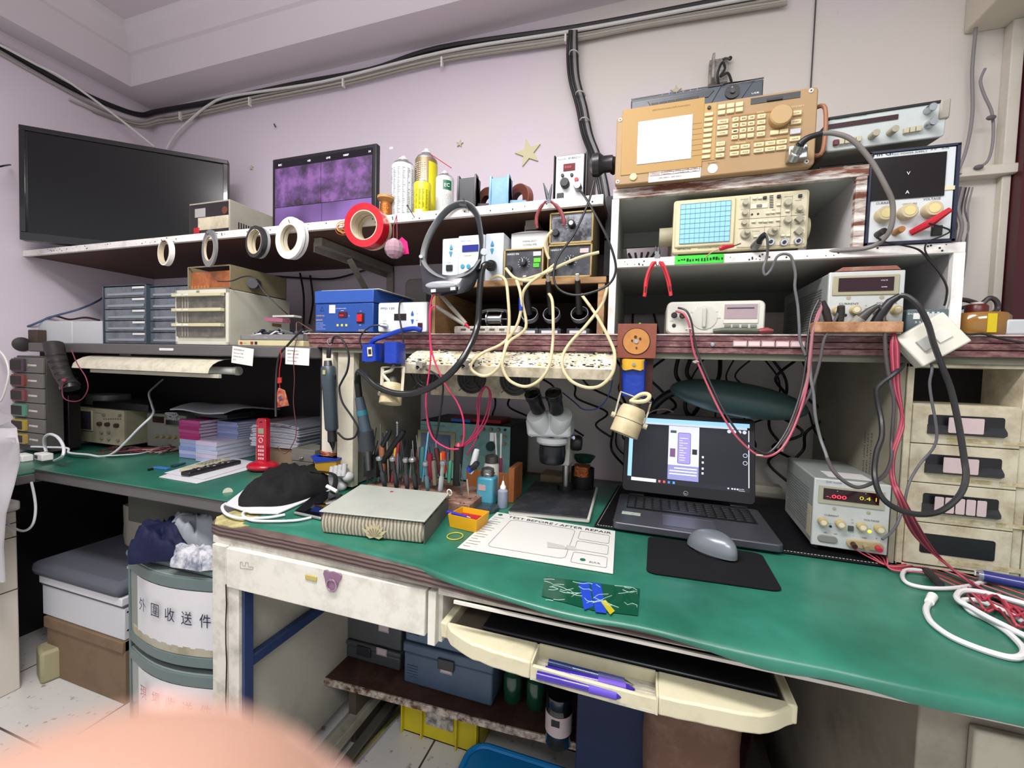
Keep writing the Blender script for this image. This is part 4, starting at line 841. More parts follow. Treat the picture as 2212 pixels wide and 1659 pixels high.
obj('teal_ring',MB().cyl(W(781,886,.957),W(783,897,.958),.0142,.0148,20),M('2b6f7c',.4),t);obj('nozzle',MB().cyl(W(794,972,.965),W(797,1015,.968),.010,.008),DSTEEL,t);obj('cradle',MB().box(W(788,1020,.98).x,W(815,1020,.98).x,.975,1.0,W(800,1030,.98).z,W(800,985,.98).z),BLACK,t)

d=Dev('white_box','white box with upside-down grey lettering on top of a soldering station','box',(1103,541),(1183,541),(1104,506),y=1.04,z=1.4025);d.zo=z
d.h=d.uv(965,495)[1];d.body(.1,M('d3d4d2',.5),.003);d.part('lid_curve',MB().prism([(0,d.h)]+[(d.w*i/8,d.h+.004*math.sin(math.pi*i/8))for i in range(1,8)]+[(d.w,d.h)],0,.1,'y'),M('d3d4d2',.5))
u,v=d.uv(1180,545);text3('LOVE MINING',(u,-.0012,v),(-1,0,0),(0,0,-1),.006,.036,0,d.tx.setdefault(M('6d7078',.5),MB()));text3('BAYBADY',(u,-.0012,v-.009),(-1,0,0),(0,0,-1),.006,.036,0,d.tx[M('6d7078',.5)]);d.done()
PF=M('33353b',.4,d=.3,dc='8a8d94',s=30);BRS=M('a8925e',.45,m=.2,d=.4,dc='6b5a35')
def hakko(label,bl,br,tl,zz,dial,jack,txt=True,worn=False):
    d=Dev('soldering_station',label,'soldering station',bl,br,tl,y=1.0,z=zz,group='soldering stations with brass coloured frames');d.zo=z
    d.body(.13,M('7d6c4a',.5,d=.4,dc='4a3f2a'),.002);d.part('front_frame',MB().box(0,.004,-.006,.002,0,d.h).box(d.w-.004,d.w,-.006,.002,0,d.h).box(0,d.w,-.006,.002,0,.005).box(0,d.w,-.006,.002,d.h-.004,d.h),BRS,.001)
    d.box('front_panel',.004,d.w-.004,.005,d.h-.004,0,.002,M('8a8d95',.35,m=.3,d=1.0,dc='2a2b30',s=24)if worn else PF)
    d.knob(*dial,.0085,.012,BLACK,out=.002,cap=M('2a2a2e',.4));u,v=d.uv(*dial);d.part('pointer',MB().box(u-.0006,u+.0006,-.0155,-.0145,v,v+.007),TXW)
    mb=MB()
    for i in range(11):a=math.radians(-130+26*i);mb.obox((u+.0135*math.sin(a),-.0024,v+.0135*math.cos(a)),(.0006,.0006,.003),Matrix.Rotation(a,3,'Y'))
    d.part('dial_marks',mb,TXW);d.txtu('HAKKO 936',.008,d.h-.014,.006,TXW,.03,.0028);d.knob(*jack,.0085,.012,BLACK,'socket',out=.002);return d
d=hakko('left soldering station below the white box, green tape on its face',(1089,597),(1174,597),(1095,540),ZR,(1075,745),(955,800))
zH=d.h;u,v=d.uv(1190,720);d.box('green_tape',u-.009,u+.008,v-.005,v+.005,.002,.003,M('5cb82a',.5));d.box('green_tape',u-.010,u+.005,v-.017,v-.007,.002,.003,M('49b030',.5));u,v=d.uv(1190,665);d.box('white_sticker',u-.010,u+.009,v-.005,v+.005,.002,.003,M('d6d6d0',.5));d.done()
d=hakko('lower right soldering station with a pale sticker',(1182,597),(1278,597),(1186,531),ZR,(1472,730),(1325,790))
zh2=d.h;u,v=d.uv(1590,638);d.box('pink_sticker',u-.010,u+.010,v-.005,v+.005,.002,.003,M('c9b4b4',.5));d.done()
d=hakko('upper right soldering station with a badly worn silver face',(1187,528),(1281,528),(1192,462),ZR+zh2+.0005,(1488,425),(1350,495),worn=True)
d.knob(1488,425,.0085,.02,M('151517',.3),out=.002,cap=M('c8ccd0',.3));d.done()

def stand(px,label):
    x=W(px,710,1.03).x;t=thing('iron_stand',label,'soldering iron stand',(x,1.04,ZM),'soldering iron stands under the rack')
    obj('base',MB().box(x-.028,x+.028,1.005,1.10,ZM,ZM+.014),M('2e3236',.4),t,bevel=.002);obj('paper_label',MB().box(x-.02,x+.02,1.003,1.0055,ZM+.002,ZM+.009),M('c4c8ca',.5),t)
    obj('arm',MB().box(x-.013,x+.013,1.05,1.075,ZM+.014,ZM+.035),M('3c4247',.4,m=.4),t)
    mb=MB();A=Vector((x,1.02,ZM+.052));ax=Vector((0,.85,-.5)).normalized()
    obj('holder_cone',MB().lathe([(.021,0),(.02,.02),(.014,.05),(.0,.05)],A,ax,20),M('1a1b1d',.35),t)
    for k in range(4):mb.torus(A+ax*.004*k,ax,.0205,.0014,20,6)
    obj('coil',mb,M('8a8d90',.3,m=.8),t);obj('iron_handle',MB().cyl(A,A+Vector((0,-.045,.07)),.0085,.0065),BLACK,t);obj('iron_sleeve',MB().cyl(A+Vector((0,-.045,.07)),A+Vector((0,-.053,.083)),.0045),M('b8b4a4',.4),t)
stand(1145,'leftmost of the three soldering iron stands under the wooden rack');stand(1192,'middle one of the three soldering iron stands under the wooden rack');stand(1252,'rightmost of the three soldering iron stands under the wooden rack')
a,b=q(475,1300,.985),q(1040,1300,.985)
t=thing('power_strip','dirty white power strip lying under the wooden rack','power strip',((a.x+b.x)/2,1.0,ZM));obj('case',MB().box(a.x,b.x,.985,1.02,ZM,ZM+.019),WH_D,t,bevel=.004)
for i in range(5):obj('outlet',MB().box(a.x+.02+i*.026,a.x+.034+i*.026,.9845,.9855,ZM+.007,ZM+.012),M('5a544c',.6),t)
a=q(700,1280,1.03);b=q(930,1110,1.03);S=M('8d9092',.35,m=.7,d=.3)
t=thing('solder_reel','metal solder reel on a grey bent bracket behind the power strip','reel',((a.x+b.x)/2,1.05,ZM));obj('bracket',MB().tube(spline([(a.x-.005,1.04,ZM),(a.x-.005,1.04,ZM+.05),(a.x+.01,1.04,b.z-.01),(b.x-.015,1.04,b.z-.01),(b.x,1.04,b.z-.02),(b.x,1.04,ZM)]),.004,4),S,t);obj('reel',MB().lathe([(.018,-.022),(.018,-.019),(.012,-.018),(.012,.018),(.018,.019),(.018,.022),(0,.022)],((a.x+b.x)/2,1.045,ZM+.042),(1,0,0)),STEEL,t);obj('axle',MB().cyl((a.x-.01,1.045,ZM+.042),(b.x+.004,1.045,ZM+.042),.003),DSTEEL,t)
one('pale_case','pale transparent-lidded case in the gap behind the hanging visor','case',MB().prism(rrect(q(60,900,1.2).x,q(240,900,1.2).x,1.206,q(100,880,1.2).z,.02),1.2,1.28,'y'),M('5f5a55',.35),bevel=.002)

t=thing('head_magnifier','black headband magnifier visor hanging by its band from a nail','magnifier',q(440,1000,.93));BK=M('26292d',.35)
obj('head_band',MB().tube(spline([q(*p_)for p_ in((215,770,.945),(222,640,.955),(270,500,.965),(350,370,.975),(450,270,.98),(545,238,.985),(620,262,.985),(675,340,.98),(700,460,.965),(712,580,.95),(700,700,.94),(680,800,.93))],5),.0085,10,flat=.18),BK,t)
obj('brow_band',MB().tube(spline([q(*p_)for p_ in((205,690,.945),(240,770,.925),(320,840,.915),(430,875,.91),(540,860,.912),(630,810,.92),(695,720,.935))],5),.0065,8,flat=.45),M('6a6c6e',.5),t)
rows=[]
for i in range(11):
    f=i/10;X=190+(700-190)*f;s_=math.sin(math.pi*f);rows.append([q(X,690+160*s_**.6,.945-.035*s_),q(X+(15-30*f),860+80*s_,.94-.045*s_),q(X+25-75*f,985+55*s_**.5-40*f,.94-.05*s_)])
obj('visor',MB().grid(rows,.002,up=Vector((0,1,0))),M('30343a',.25,coat=.4),t)
c=q(370,930,.885);obj('lens',MB().ball(c,(.043,.006,.0095),24,8),M('c8ccd0',.08,m=.6),t)
c=q(395,975,.883);mr=Matrix.Rotation(math.radians(-4),3,'Y');lb=obj('light_bar',MB().obox(c,(.068,.01,.011),mr),BLACK,t,bevel=.002)
for s_ in(-1,1):obj('lamp',MB().obox(c+mr@Vector((s_*.025,-.006,0)),(.012,.003,.007),mr),M('c9ccd0',.2),lb)
for X,Y,r in((730,655,.008),(195,695,.0045)):c=q(X,Y,.935);obj('hinge_knob',MB().cyl(c,c+Vector((.004,-.008,0)),r),STEEL,t)
obj('adjuster',MB().obox(q(555,250,.978),(.02,.006,.006),Matrix.Rotation(.2,3,'Y')),BLACK,t)
def nail(X,Y,qq,X2,Y2,label):one('nail',label,'nail',MB().cyl(qq(X,Y,.94),qq(X2,Y2,.992),.0013,n=8).cyl(qq(X,Y,.939),qq(X,Y,.9405),.0028,n=10),DSTEEL,'nails in the upper shelf edge')
nail(560,200,q,605,300,'bent nail carrying the black magnifier band');nail(80,255,q,140,355,'bare nail in front of the white spray can')

t=thing('hanging_pliers','long-nose pliers with dull red handles hanging from the upper shelf edge','pliers',q(1280,240,.975));PK=M('7d3038',.45)
for X0_,pts in((1,((1262,215),(1215,270),(1185,340),(1180,400),(1187,445))),(-1,((1300,215),(1360,265),(1400,330),(1415,390),(1413,425)))):obj('handle',MB().tube(spline([q(a,b,.972)for a,b in pts],4),[.0028]*3+[.0045]*11+[.0035]*3,8),PK,t)
for p_ in(((1282,215),(1262,130),(1240,60)),((1286,215),(1300,130),(1312,70))):obj('jaw',MB().tube([q(a,b,.972)for a,b in p_],[.0045,.0035,.001],8),M('5a5d60',.35,m=.8),t)
obj('pivot',MB().cyl(q(1283,215,.965),q(1283,215,.98),.005),STEEL,t)

t=thing('power_plug','large round black plug at the left side of the orange analyzer','plug',W(1300,385,1.0));obj('body',MB().lathe([(.012,0),(.024,.006),(.026,.02),(.018,.03),(.018,.05),(.008,.052),(0,.052)],W(1275,358,.99),(1,.05,0)),M('161618',.35),t)
cable('loop_cable','thin black cord from the white-faced station making a wide loop in front of the rack',[(1253,412,.985),(1268,432,.97),(1300,490,.955),(1322,540,.95),(1330,585,.95),(1310,618,.95),(1255,637,.945),(1215,630,.945),(1197,605,.945),(1203,560,.95),(1240,505,.96),(1270,440,.97),(1283,392,.98)],.0027,BLACK)

for i in range(5):
    o=i*5-10;cable('wall_cable',('first','second','third','fourth','fifth')[i]+' strand from the left of the thick black bundle down the wall',[(1238+o*.7,65,1.40),(1236+o,110,1.42),(1240+o,170,1.42),(1256+o,230,1.42),(1268+o,290,1.41),(1288+o,345,1.38),(1305+o,420,1.36),(1312+o,520,1.4)],.0065 if i%2 else .0045,BLACK if i!=3 else M('8a8a8c',.5),'black wall cable bundle')
for i,yy in enumerate((118,205,262)):o=W(1240+(yy-118)*.16,yy,1.415);one('cable_tie',('upper','middle','lower')[i]+' white cable tie on the black wall bundle','cable tie',MB().torus(o,(0.1,0,1),.022,.0018,20,6,sx=.7),M('c9c7c0',.5),'white ties on the wall bundle')
one('black_frame_rack','black plastic rack frame standing behind the right end of the upper shelf','rack',MB().box(-.095,-.085,1.1,1.3,1.36,1.56).box(-.115,-.095,1.1,1.11,1.36,1.56).box(-.115,-.085,1.1,1.3,1.45,1.455),BLACK)
# ================================================================ hot plate and soldering unit
z=(500,580);q=ZQ(*z)
BP=M('21478f',.4,d=.08,dc='0f2550')
d=Dev('preheating_plate','blue electronic hot plate box with red rocker switch','hot plate',(681,715),(806,717),(682,629),y=.99,z=ZM+.004);d.zo=z
hs=d.uv(716,303)[1];d.part('case',MB().box(0,d.w,0,.2,0,hs),BP,.002);d.part('lid',MB().box(-.001,d.w+.0015,-.002,.202,hs+.001,d.h),M('2a519e',.4),.002)
for i,(a,b)in enumerate(((.01,.195),(.025,.18))):d.part('white_plate',MB().box(.012+.01*i,d.w+.012-.01*i,a,b,d.h+.001+i*.003,d.h+.003+i*.003),M('dcdcd8',.4),.001)
d.pb('white_label',835,312,887,382,.001,M('c9c3c8',.5),o0=0);d.pb('display',915,372,988,418,.002,M('4a1018',.2),o0=0);d.txt('205',925,408,.007,M('d03040',.4,e=.8),.015,.003)
o=d.pb('switch_frame',1072,378,1135,468,.002,BLACK,.001,o0=0);d.pb('rocker_switch',1080,392,1122,455,.006,M('c01822',.35),.001,o0=0)
for i in range(3):u,v=d.uv(907+i*37,484);d.box('button',u-.0032,u+.0032,v-.0032,v+.0032,0,.001,M('d8c840',.5))
d.txt('ELECTRONIC HOT PLATE',895,345,.003,TXW,.034,.001).txt('TEMP',935,363,.003,TXW,.01,.001).txt('YOUYUE 946C',725,410,.0055,YEL,.03,.001).txt('°C',1000,410,.005,TXW,.004,.001).txt('恒温加热板',722,445,.0045,YEL,.024,.001).txt('ON',1098,368,.003,TXW,.004,.001).txt('OFF',1092,486,.003,TXW,.006,.001).txt('优月科技',1085,535,.006,YEL,.028,.001)
for i in range(4):d.txt('AC 220V POWER 400W',722,468+i*17,.002,TXW,.026+.004*(i%2)*2,.001)
mb=MB();a=d.uv(775,345);mb.tube([(a[0]-.006,-.0008,a[1]-.006),(a[0],-.0008,a[1]+.006),(a[0]+.006,-.0008,a[1]-.006)],.0005,4,closed=True);d.part('triangle_mark',mb,M('3a2a6a',.5));d.feet(.18,BLACK,.004,.008);d.done()
d=Dev('soldering_unit','pale grey soldering unit with blue arrows beside the blue hot plate','soldering unit',(817,718),(924,720),(818,653),y=.975,z=ZM+.001);d.zo=z
d.h=d.uv(1255,292)[1];d.part('case',MB().prism(rrect(0,d.w,0,d.h,.005),0,.12,'y'),M('7b7d78',.5),.002);d.part('front_panel',MB().prism(rrect(.002,d.w-.002,.002,d.h-.002,.005),-.003,.002,'y'),M('c9cdcf',.4),.001)
arrow(d,1550,385,.0065,1,.003,M('2456a8',.4));arrow(d,1550,452,.0065,0,.003,M('2456a8',.4));d.pb('display',1395,388,1497,443,.004,M('201c1a',.15),o0=.001);d.pb('rocker_switch',1598,465,1635,520,.006,M('3a1216',.3),.001,o0=.001)
d.txt('PPD 120',1282,350,.007,M('3a4a7a',.5),.042,.004).txt('SOLDERING',1300,452,.0025,TXT,.011,.004).txt('UP',1585,390,.003,TXT,.004,.004).txt('DOWN',1578,447,.003,TXT,.007,.004);d.knob(1325,492,.0075,.01,STEEL,'socket',out=.003);d.done()
t=thing('soldering_lead','dark lead with metal plug from the pale soldering unit to the blue taped holder','cable',q(1300,490,.96));obj('plug',MB().cyl(q(1325,492,.96),q(1265,483,.95),.006,.004),STEEL,t);obj('lead',MB().tube(spline([q(*p_)for p_ in((1265,483,.95),(1190,495,.945),(1120,550,.945),(1095,610,.945),(1112,665,.95),(1130,680,.955))]),.0022),M('1c2530',.4),t)
cable('loose_lead','thin black lead running from behind the pale soldering unit down to the tool block',[q(*p_)for p_ in((1465,265,1.0),(1438,290,.96),(1430,380,.95),(1445,480,.945),(1465,600,.94),(1480,740,.94),(1530,900,.94),(1600,1040,.945))],.0022,BLACK)

TB=M('10349a',.38,b=.7,bs=40,k='tape')
def lump(mb,c,sx,sy,sz,sd):
    random.seed(sd);n=10;rows=[]
    for j in range(5):rows.append([c+Vector(((sx/2)*(math.copysign(abs(math.cos(a))**.45,math.cos(a)))*(1+random.uniform(-.05,.05)),(sy/2)*math.copysign(abs(math.sin(a))**.45,math.sin(a)),-sz/2+sz*j/4+random.uniform(-.002,.002)))for a in[2*math.pi*k/16 for k in range(16)]])
    o=len(mb.v);vs=[v for r in rows for v in r];fs=[(j*16+i,j*16+(i+1)%16,(j+1)*16+(i+1)%16,(j+1)*16+i)for j in range(4)for i in range(16)]+[tuple(range(15,-1,-1)),tuple(range(64,80))]
    return mb.add(vs,fs)
for i,(cx,cy,sx,sz)in enumerate(((1210,720,.046,.046),(1395,720,.043,.054))):
    c=q(cx,cy,.89);t=thing('taped_holder',('left','right')[i]+' one of the two tool holders wrapped in blue tape under the maroon shelf','holder',c-Vector((0,0,sz/2)),'blue tape wrapped holders')
    obj('tape_wrap',lump(MB(),c,sx*.93,.045,sz*.93,3+i),TB,t,ang=60)
    if not i:obj('paper_label',MB().obox(q(1180,710,.866),(.013,.001,.022),Matrix.Rotation(-.1,3,'Y')),M('d0c49a',.5),t);obj('label_mark',MB().obox(q(1180,710,.8652),(.008,.0008,.012),Matrix.Rotation(-.1,3,'Y')),TXT,t)
cable('wrapped_tool','tool handle wrapped in blue tape lying across the two taped holders',[q(*p_)for p_ in((1190,640,.9),(1230,605,.9),(1330,570,.92),(1450,530,.952),(1560,512,.955),(1620,528,.957))],.0065,TB,cat='tool')

LC=M('bdb08e',.5,d=.5,dc='8a7448',s=25)
def spot(a,b,r,label,top,yf):
    A,B_=W(*a,yf),W(*b,yf-.012);ax=(B_-A);t=thing('spot_lamp',label,'lamp',B_,'small cream spot lamps')
    obj('lamp_body',MB().lathe([(0,-.004),(r*.8,-.004),(r*.9,.002),(r*.95,ax.length*.25),(r*.96,ax.length*.48),(r*.98,ax.length*.5),(r,ax.length),(r*.93,ax.length+.001),(r*.9,ax.length-.01),(0,ax.length-.012)],A,ax,28),LC,t)
    obj('seam',MB().torus(A+ax*.46,ax,r*.955,.0007,28,5),BLACK,t);obj('lens',MB().cyl(A+ax*.93,A+ax*.95,r*.88),M('b8b6a8',.3),t)
    c1=A+ax*.45;sd=ax.cross(Vector((0,1,0))).normalized();T0=W(*top,yf)
    up=(T0-c1);mb=MB()
    for s_ in(-1,1):mb.tube([c1+sd*s_*(r+.002),c1+sd*s_*(r+.003)+up],.0045,4,flat=.35)
    mb.tube([c1+up-sd*(r+.004),c1+up+sd*(r+.004)],.0045,4,flat=.35);obj('bracket',mb,M('c9c3ac',.5,d=.3),t)
    for s_ in(-1,1):obj('wing_nut',MB().cyl(c1+sd*s_*r,c1+sd*s_*(r+.009),.006),M('b5ac90',.5),t)
    obj('neck',MB().lathe([(r*.5,0),(r*.35,-.02),(0,-.02)],A,ax),M('4a463c',.5),t);return t
t=spot((848,832),(843,872),.027,'left cream spot lamp hanging below the blue taped holders',(849,793),.895)
obj('cord',MB().tube(spline([W(848,830,.89),W(832,815,.885),W(830,806,.885),W(845,800,.885),W(851,790,.9)]),.004),M('c8c4b4',.5),t)
t=spot((1368,884),(1347,938),.030,'right cream spot lamp hanging in front of the laptop lid',(1373,858),.93)
obj('cord',MB().tube(spline([W(*p_)for p_ in((1362,866,.93),(1375,868,.92),(1395,866,.915),(1403,857,.915),(1397,851,.92),(1383,853,.925),(1366,864,.93))]),.0045),M('c9bf9a',.5),t)
t=thing('taped_bracket','yellow and blue taped lamp bracket below the wooden plate','bracket',W(1368,858,.965))
obj('arm',MB().box(W(1340,770,.99).x,W(1412,770,.99).x,.985,.998,W(1370,845,.99).z,W(1370,768,.99).z),M('4a2a26',.5),t,bevel=.001)
obj('tape_wrap',lump(MB(),W(1369,818,.965),.05,.03,.078,9),TB,t,ang=60);obj('yellow_foam',lump(MB(),W(1368,788,.96),.048,.035,.022,12),M('c99e30',.6,d=.3,dc='8a6a20'),t,ang=60);obj('screw',MB().cyl(W(1369,787,.94),W(1369,787,.95),.0035),STEEL,t)
# ================================================================ fume extractor
z=(900,740);q=ZQ(*z)
t=thing('fume_extractor','cream tray unit with black fans under the maroon shelf, its top littered with parts','fume extractor',(-.34,.97,1.05))
FX=M('b5ac96',.5,d=.7,dc='5f543c',s=18);x0,x1=W(868,790,.92).x,W(1322,790,.92).x
rows=[[Vector((x0+(x1-x0)*i/10,y,zz))for y,zz in((1.0,1.161),(.97,1.150),(.925,1.125),(.918,1.121))]for i in range(11)]
obj('top_tray',MB().grid(rows,.003),M('dcd6c2',.55,d=.7,dc='9a8a60',s=30),t);obj('front_lip',MB().box(x0,x1,.9165,.92,1.099,1.1225).box(x1-.003,x1,.92,.99,1.10,1.12),FX,t,bevel=.001)
xf1=W(1165,850,1.035).x;yp_=1.035
obj('fan_panel',MB().box(x0+.02,xf1,yp_,yp_+.006,1.043,1.13).box(x0+.02,xf1,yp_,yp_+.07,1.039,1.043),FX,t)
for i,(X,Y)in enumerate(((75,290),(470,300),(840,310))):
    c=q(X,Y,yp_);c.z=1.089;fn=obj('fan',MB().cyl((c.x,yp_-.0015,c.z),(c.x,yp_+.002,c.z),.042,n=36),BLACK,t)
    for k in range(4):obj('grille_ring',MB().torus((c.x,yp_-.004,c.z),(0,1,0),.009+.0095*k,.0009,28,5),M('3f3d38',.4,m=.5),fn)
    mb=MB()
    for k in range(4):a=math.radians(45+90*k);mb.cyl((c.x+.008*math.cos(a),yp_-.0045,c.z+.008*math.sin(a)),(c.x+.05*math.cos(a),yp_-.0035,c.z+.05*math.sin(a)),.0011,n=6)
    obj('grille_spokes',mb,M('3f3d38',.4,m=.5),fn);obj('hub',MB().cyl((c.x,yp_-.006,c.z),(c.x,yp_-.002,c.z),.009),M('2a2622',.5),fn)
random.seed(4);mbs=[MB()for _ in range(5)]
for i in range(700):
    u=random.random();v=random.random();p_=Vector((x0+.004+(x1-x0-.01)*u,1.0-.075*v,1.1625-.037*v));s_=random.uniform(.0014,.0052)
    mbs[random.choice((0,0,1,1,2,3,4))].obox(p_,(s_*random.uniform(1,3.2),s_,s_*.5),Matrix.Rotation(random.uniform(0,3),3,'Z'))
for mb,c in zip(mbs,('2a2724','d8d4c8','c9a63a','6a6e74','9a9488')):one('part_litter',{'2a2724':'dark','d8d4c8':'white','c9a63a':'yellow','6a6e74':'slate','9a9488':'grey'}[c]+' tiny component scraps scattered on the fume extractor top','component scraps',mb,M(c,.5),kind='stuff')
def clip(X,Y,label):
    c=q(X,Y,.905);t=thing('bulldog_clip',label,'clip',c,'metal clips on the fume extractor lip');obj('wing',MB().cyl(c+Vector((-.008,0,0)),c+Vector((-.008,.003,0)),.007).box(c.x-.012,c.x+.006,c.y,c.y+.003,c.z,c.z+.016),M('a8a49a',.35,m=.7,d=.4),t,bevel=.0006);obj('hole',MB().cyl(c+Vector((-.008,-.0005,0)),c+Vector((-.008,.0005,0)),.003),BLACK,t);obj('jaw',MB().cyl(c+Vector((-.012,.004,.013)),c+Vector((.014,.004,.013)),.0035),M('8d897e',.4,m=.6),t)
clip(30,220,'light metal clip on the extractor lip near the left fan');clip(420,210,'brown metal clip on the extractor lip left of the cream loops');clip(500,208,'brown metal clip just right of its twin on the extractor lip')

CC=M('c8bb95',.5,d=.2,dc='8a7a50')
def L_(label,pts,r=.0036,m_=CC,g='cream soldering iron cords'):cable('soldering_iron_cord',label,pts,r,m_,g,y=.945)
L_('cream cord from the pale rework station forming the left loop over the fans',[(1058,603,.98),(1075,596,.975),(1092,606,.96),(1098,650),(1100,700),(1094,740),(1082,783,.905),(1064,806,.9),(1042,812,.9),(1021,801,.9),(1019,785,.9),(1042,763,.91),(1085,742),(1113,709),(1125,671),(1124,633),(1114,600,.97)])
L_('cream cord forming the middle loop over the fans',[(1184,632,.99),(1193,650,.97),(1195,700),(1194,740),(1186,790,.905),(1166,821,.9),(1135,835,.9),(1102,823,.9),(1087,798,.9),(1087,770,.905),(1100,738),(1136,707,.95),(1128,646,.955),(1141,615,.955),(1184,583,.96),(1197,572,.98)])
L_('cream cord forming the right loop over the fans',[(1256,636,.985),(1290,684,.96),(1322,745,.945),(1328,775,.91),(1322,808,.9),(1297,833,.895),(1267,837,.895),(1234,823,.895),(1216,796,.9),(1216,768,.91),(1232,740,.94),(1265,704,.955),(1300,658,.965),(1312,620,.975)])
L_('cream cord draped from the left soldering station across the rack edge',[(1093,580,.98),(1113,601,.965),(1146,606,.96),(1176,590,.96),(1193,575,.975)])
L_('cream cord stretched across the face of the lower right station',[(1294,545,.96),(1255,555,.955),(1214,572,.955),(1176,590,.955),(1123,607,.965)])
L_('grey cream cord from the worn station face down its left side',[(1193,498,.97),(1182,512,.97),(1178,535,.975),(1186,560,.98)])
one('blue_tape_wrap','short blue tape wrap around a cream cord under the rack','tape',MB().cyl(W(1125,643,.945),W(1125,671,.945),.0046),TB)
# ================================================================ on the main bench
ZD=.7535

UC=M('cbc3ab',.5,d=.55,dc='7a6238',s=18);HB_=M('17181c',.35)
q=ZQ(1650,820)
t=thing('drawer_cabinet','worn cream four-drawer cabinet standing at the right end of the bench','drawer cabinet',(.56,1.1,.757))
xl,xr=.479,.648;ys=1.0
obj('frame',MB().box(xl,xl+.010,ys,1.3,.757,1.15).box(xr,xr+.014,ys,1.3,.757,1.15).box(xl,xr,ys,1.3,1.143,1.15).box(xl,xr,1.29,1.3,.757,1.15).box(xl,xr,1.0,1.3,.757,.762).box(xl,xr,ys+.004,1.3,1.07,1.074),UC,t,bevel=.001)
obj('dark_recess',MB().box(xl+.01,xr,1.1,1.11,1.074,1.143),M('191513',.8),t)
zz=[W(1975,873,ys).z,W(1970,957,ys).z,W(1963,1040,ys).z,W(1957,1124,ys).z,.7635]
for i in range(4):
    dr=obj('drawer',MB().box(xl+.0105,xr-.001,ys-.003,ys+.2,zz[i+1]+.0015,zz[i]),UC,t,bevel=.0012)
    h_=zz[i]-zz[i+1];hx0,hx1=W(2003,905,ys).x,W(2168,905,ys).x;z0,z1=zz[i+1]+h_*.30,zz[i]-h_*.24
    obj('handle_recess',MB().prism(rrect(hx0,hx1,z0,z1,.004),ys-.0042,ys-.002,'y'),HB_,dr)
    if i<3:obj('handle_lip',MB().add([(hx0,ys-.012,z0+.008),(hx1,ys-.012,z0+.008),(hx1,ys-.012,z0+.002),(hx0,ys-.012,z0+.002),(hx0-.001,ys-.0035,z0+.016),(hx1+.001,ys-.0035,z0+.016),(hx1+.001,ys-.0035,z0-.002),(hx0-.001,ys-.0035,z0-.002)],[(0,3,2,1),(0,1,5,4),(3,7,6,2),(0,4,7,3),(1,2,6,5)]),M('2a2b30',.4),dr,flat=True)
    for a,b in([(.23,.69)],[(.2,.66)],[(.12+.14*k,.24+.14*k)for k in range(5)],[])[i]:obj('card',MB().prism(rrect(hx0+a*(hx1-hx0),hx0+b*(hx1-hx0),z0+.003,z1-.003,.002),ys-.0135,ys-.0125,'y'),M('c8b4b4',.5),dr)
    for a,b in((.03,.10),(.11,.15)):obj('old_label',MB().box(hx0+a,hx0+b,ys-.0035,ys-.0028,zz[i+1]+h_*.1,zz[i+1]+h_*.2),M('a89a72',.6,d=.8,dc='d8d0b4',s=60),dr)
one('cream_cabinet','cream cabinet side standing right of the drawer cabinet','panel',MB().box(.664,.78,1.0,1.3,.757,1.15),UC)
mb=MB()
for i,s_ in enumerate(('SHEN YANG  DING','TAI MIN  0932','ELECTRONIC')):text3(s_,(.4672,1.12-.014*i,1.0),(0,0,-1),(0,1,0),.008,.09,.0006,mb)
one('pen_writing','rows of handwritten notes running up the inner cream side panel','writing',mb,TXT,kind='stuff',flat=True)

P=[D(a,b,.754)for a,b in((1283,1138),(1925,1228),(1890,1100),(1335,1050))]
t=thing('leather_mat','black leather desk mat with white stitching under the laptop','mat',(P[0]+P[2])/2)
t.location.z=.7535;INV[t.name]=Matrix.Translation(-t.location);LT=M('0c0c10',.5,b=.3,bs=180)
obj('pad',MB().quadpoly(P,.004),LT,t,bevel=.0015)
def inset(P,k):c=sum(P,Vector())/4;return[p+(c-p).normalized()*k for p in P]
mb=MB();I=inset(P,.008);st_=0
for a,b in((0,1),(3,0)):
    n=int((I[b]-I[a]).length/.006)
    for i in range(n):c=I[a].lerp(I[b],(i+.5)/n);dd=(I[b]-I[a]).normalized()*.0018;mb.tube([c-dd+Vector((0,0,.0045)),c+dd+Vector((0,0,.0045))],.0005,4)
o=obj('stitching',mb,M('c8c6bc',.6),t)
ZL=.7585

d=Dev('laptop','open black and grey laptop with a lit screen on the leather mat','laptop',(1343,1063),(1632,1097),(1360,893),z=ZL+.02,tilt=14)
base0=d.P0.copy();yaw_=d.R
root=d.root;w=d.w;h=.228
d.part('lid',MB().prism(rrect(0,w,.006,h,.012),0,.008,'y'),M('17181b',.35),.0015)
d.part('lid_bezel',MB().prism(rrect(.001,w-.001,.007,h-.001,.011),-.0012,.001,'y'),M('101114',.3),.0005)
sx0,sx1,sz0,sz1=.013,w-.013,.035,h-.014;sw,sh=sx1-sx0,sz1-sz0
def S(name,a,b,c,e_,o,mat,par=None):return d.box(name,sx0+a*sw,sx0+b*sw,sz0+c*sh,sz0+e_*sh,.001,o,mat,parent=par)
EM=lambda c,e=1.0:M(c,.4,e=e,k='scr')
sc=S('screen',0,1,0,1,.0016,EM('11131c',.5))
S('window_bar',0,1,.94,1,.002,EM('8fc0d8',.9),sc);S('address_bar',.02,.98,.905,.94,.002,EM('b8c6d4',.8),sc);S('side_strip',0,.035,.07,.905,.002,EM('8fc0d8',.9),sc);S('task_bar',0,1,0,.065,.002,EM('1a1c26',.5),sc);S('search_box',.035,.25,.008,.058,.0024,EM('d8cfd4',.9),sc);S('white_edge',.99,.996,.07,.9,.002,EM('e0e4ec',.9),sc)
vid=S('video',.345,.60,.08,.90,.0022,EM('c3c4dc',.9),sc);S('caption_panel',.345,.60,.08,.30,.0025,EM('7d7fb0',.9),sc)
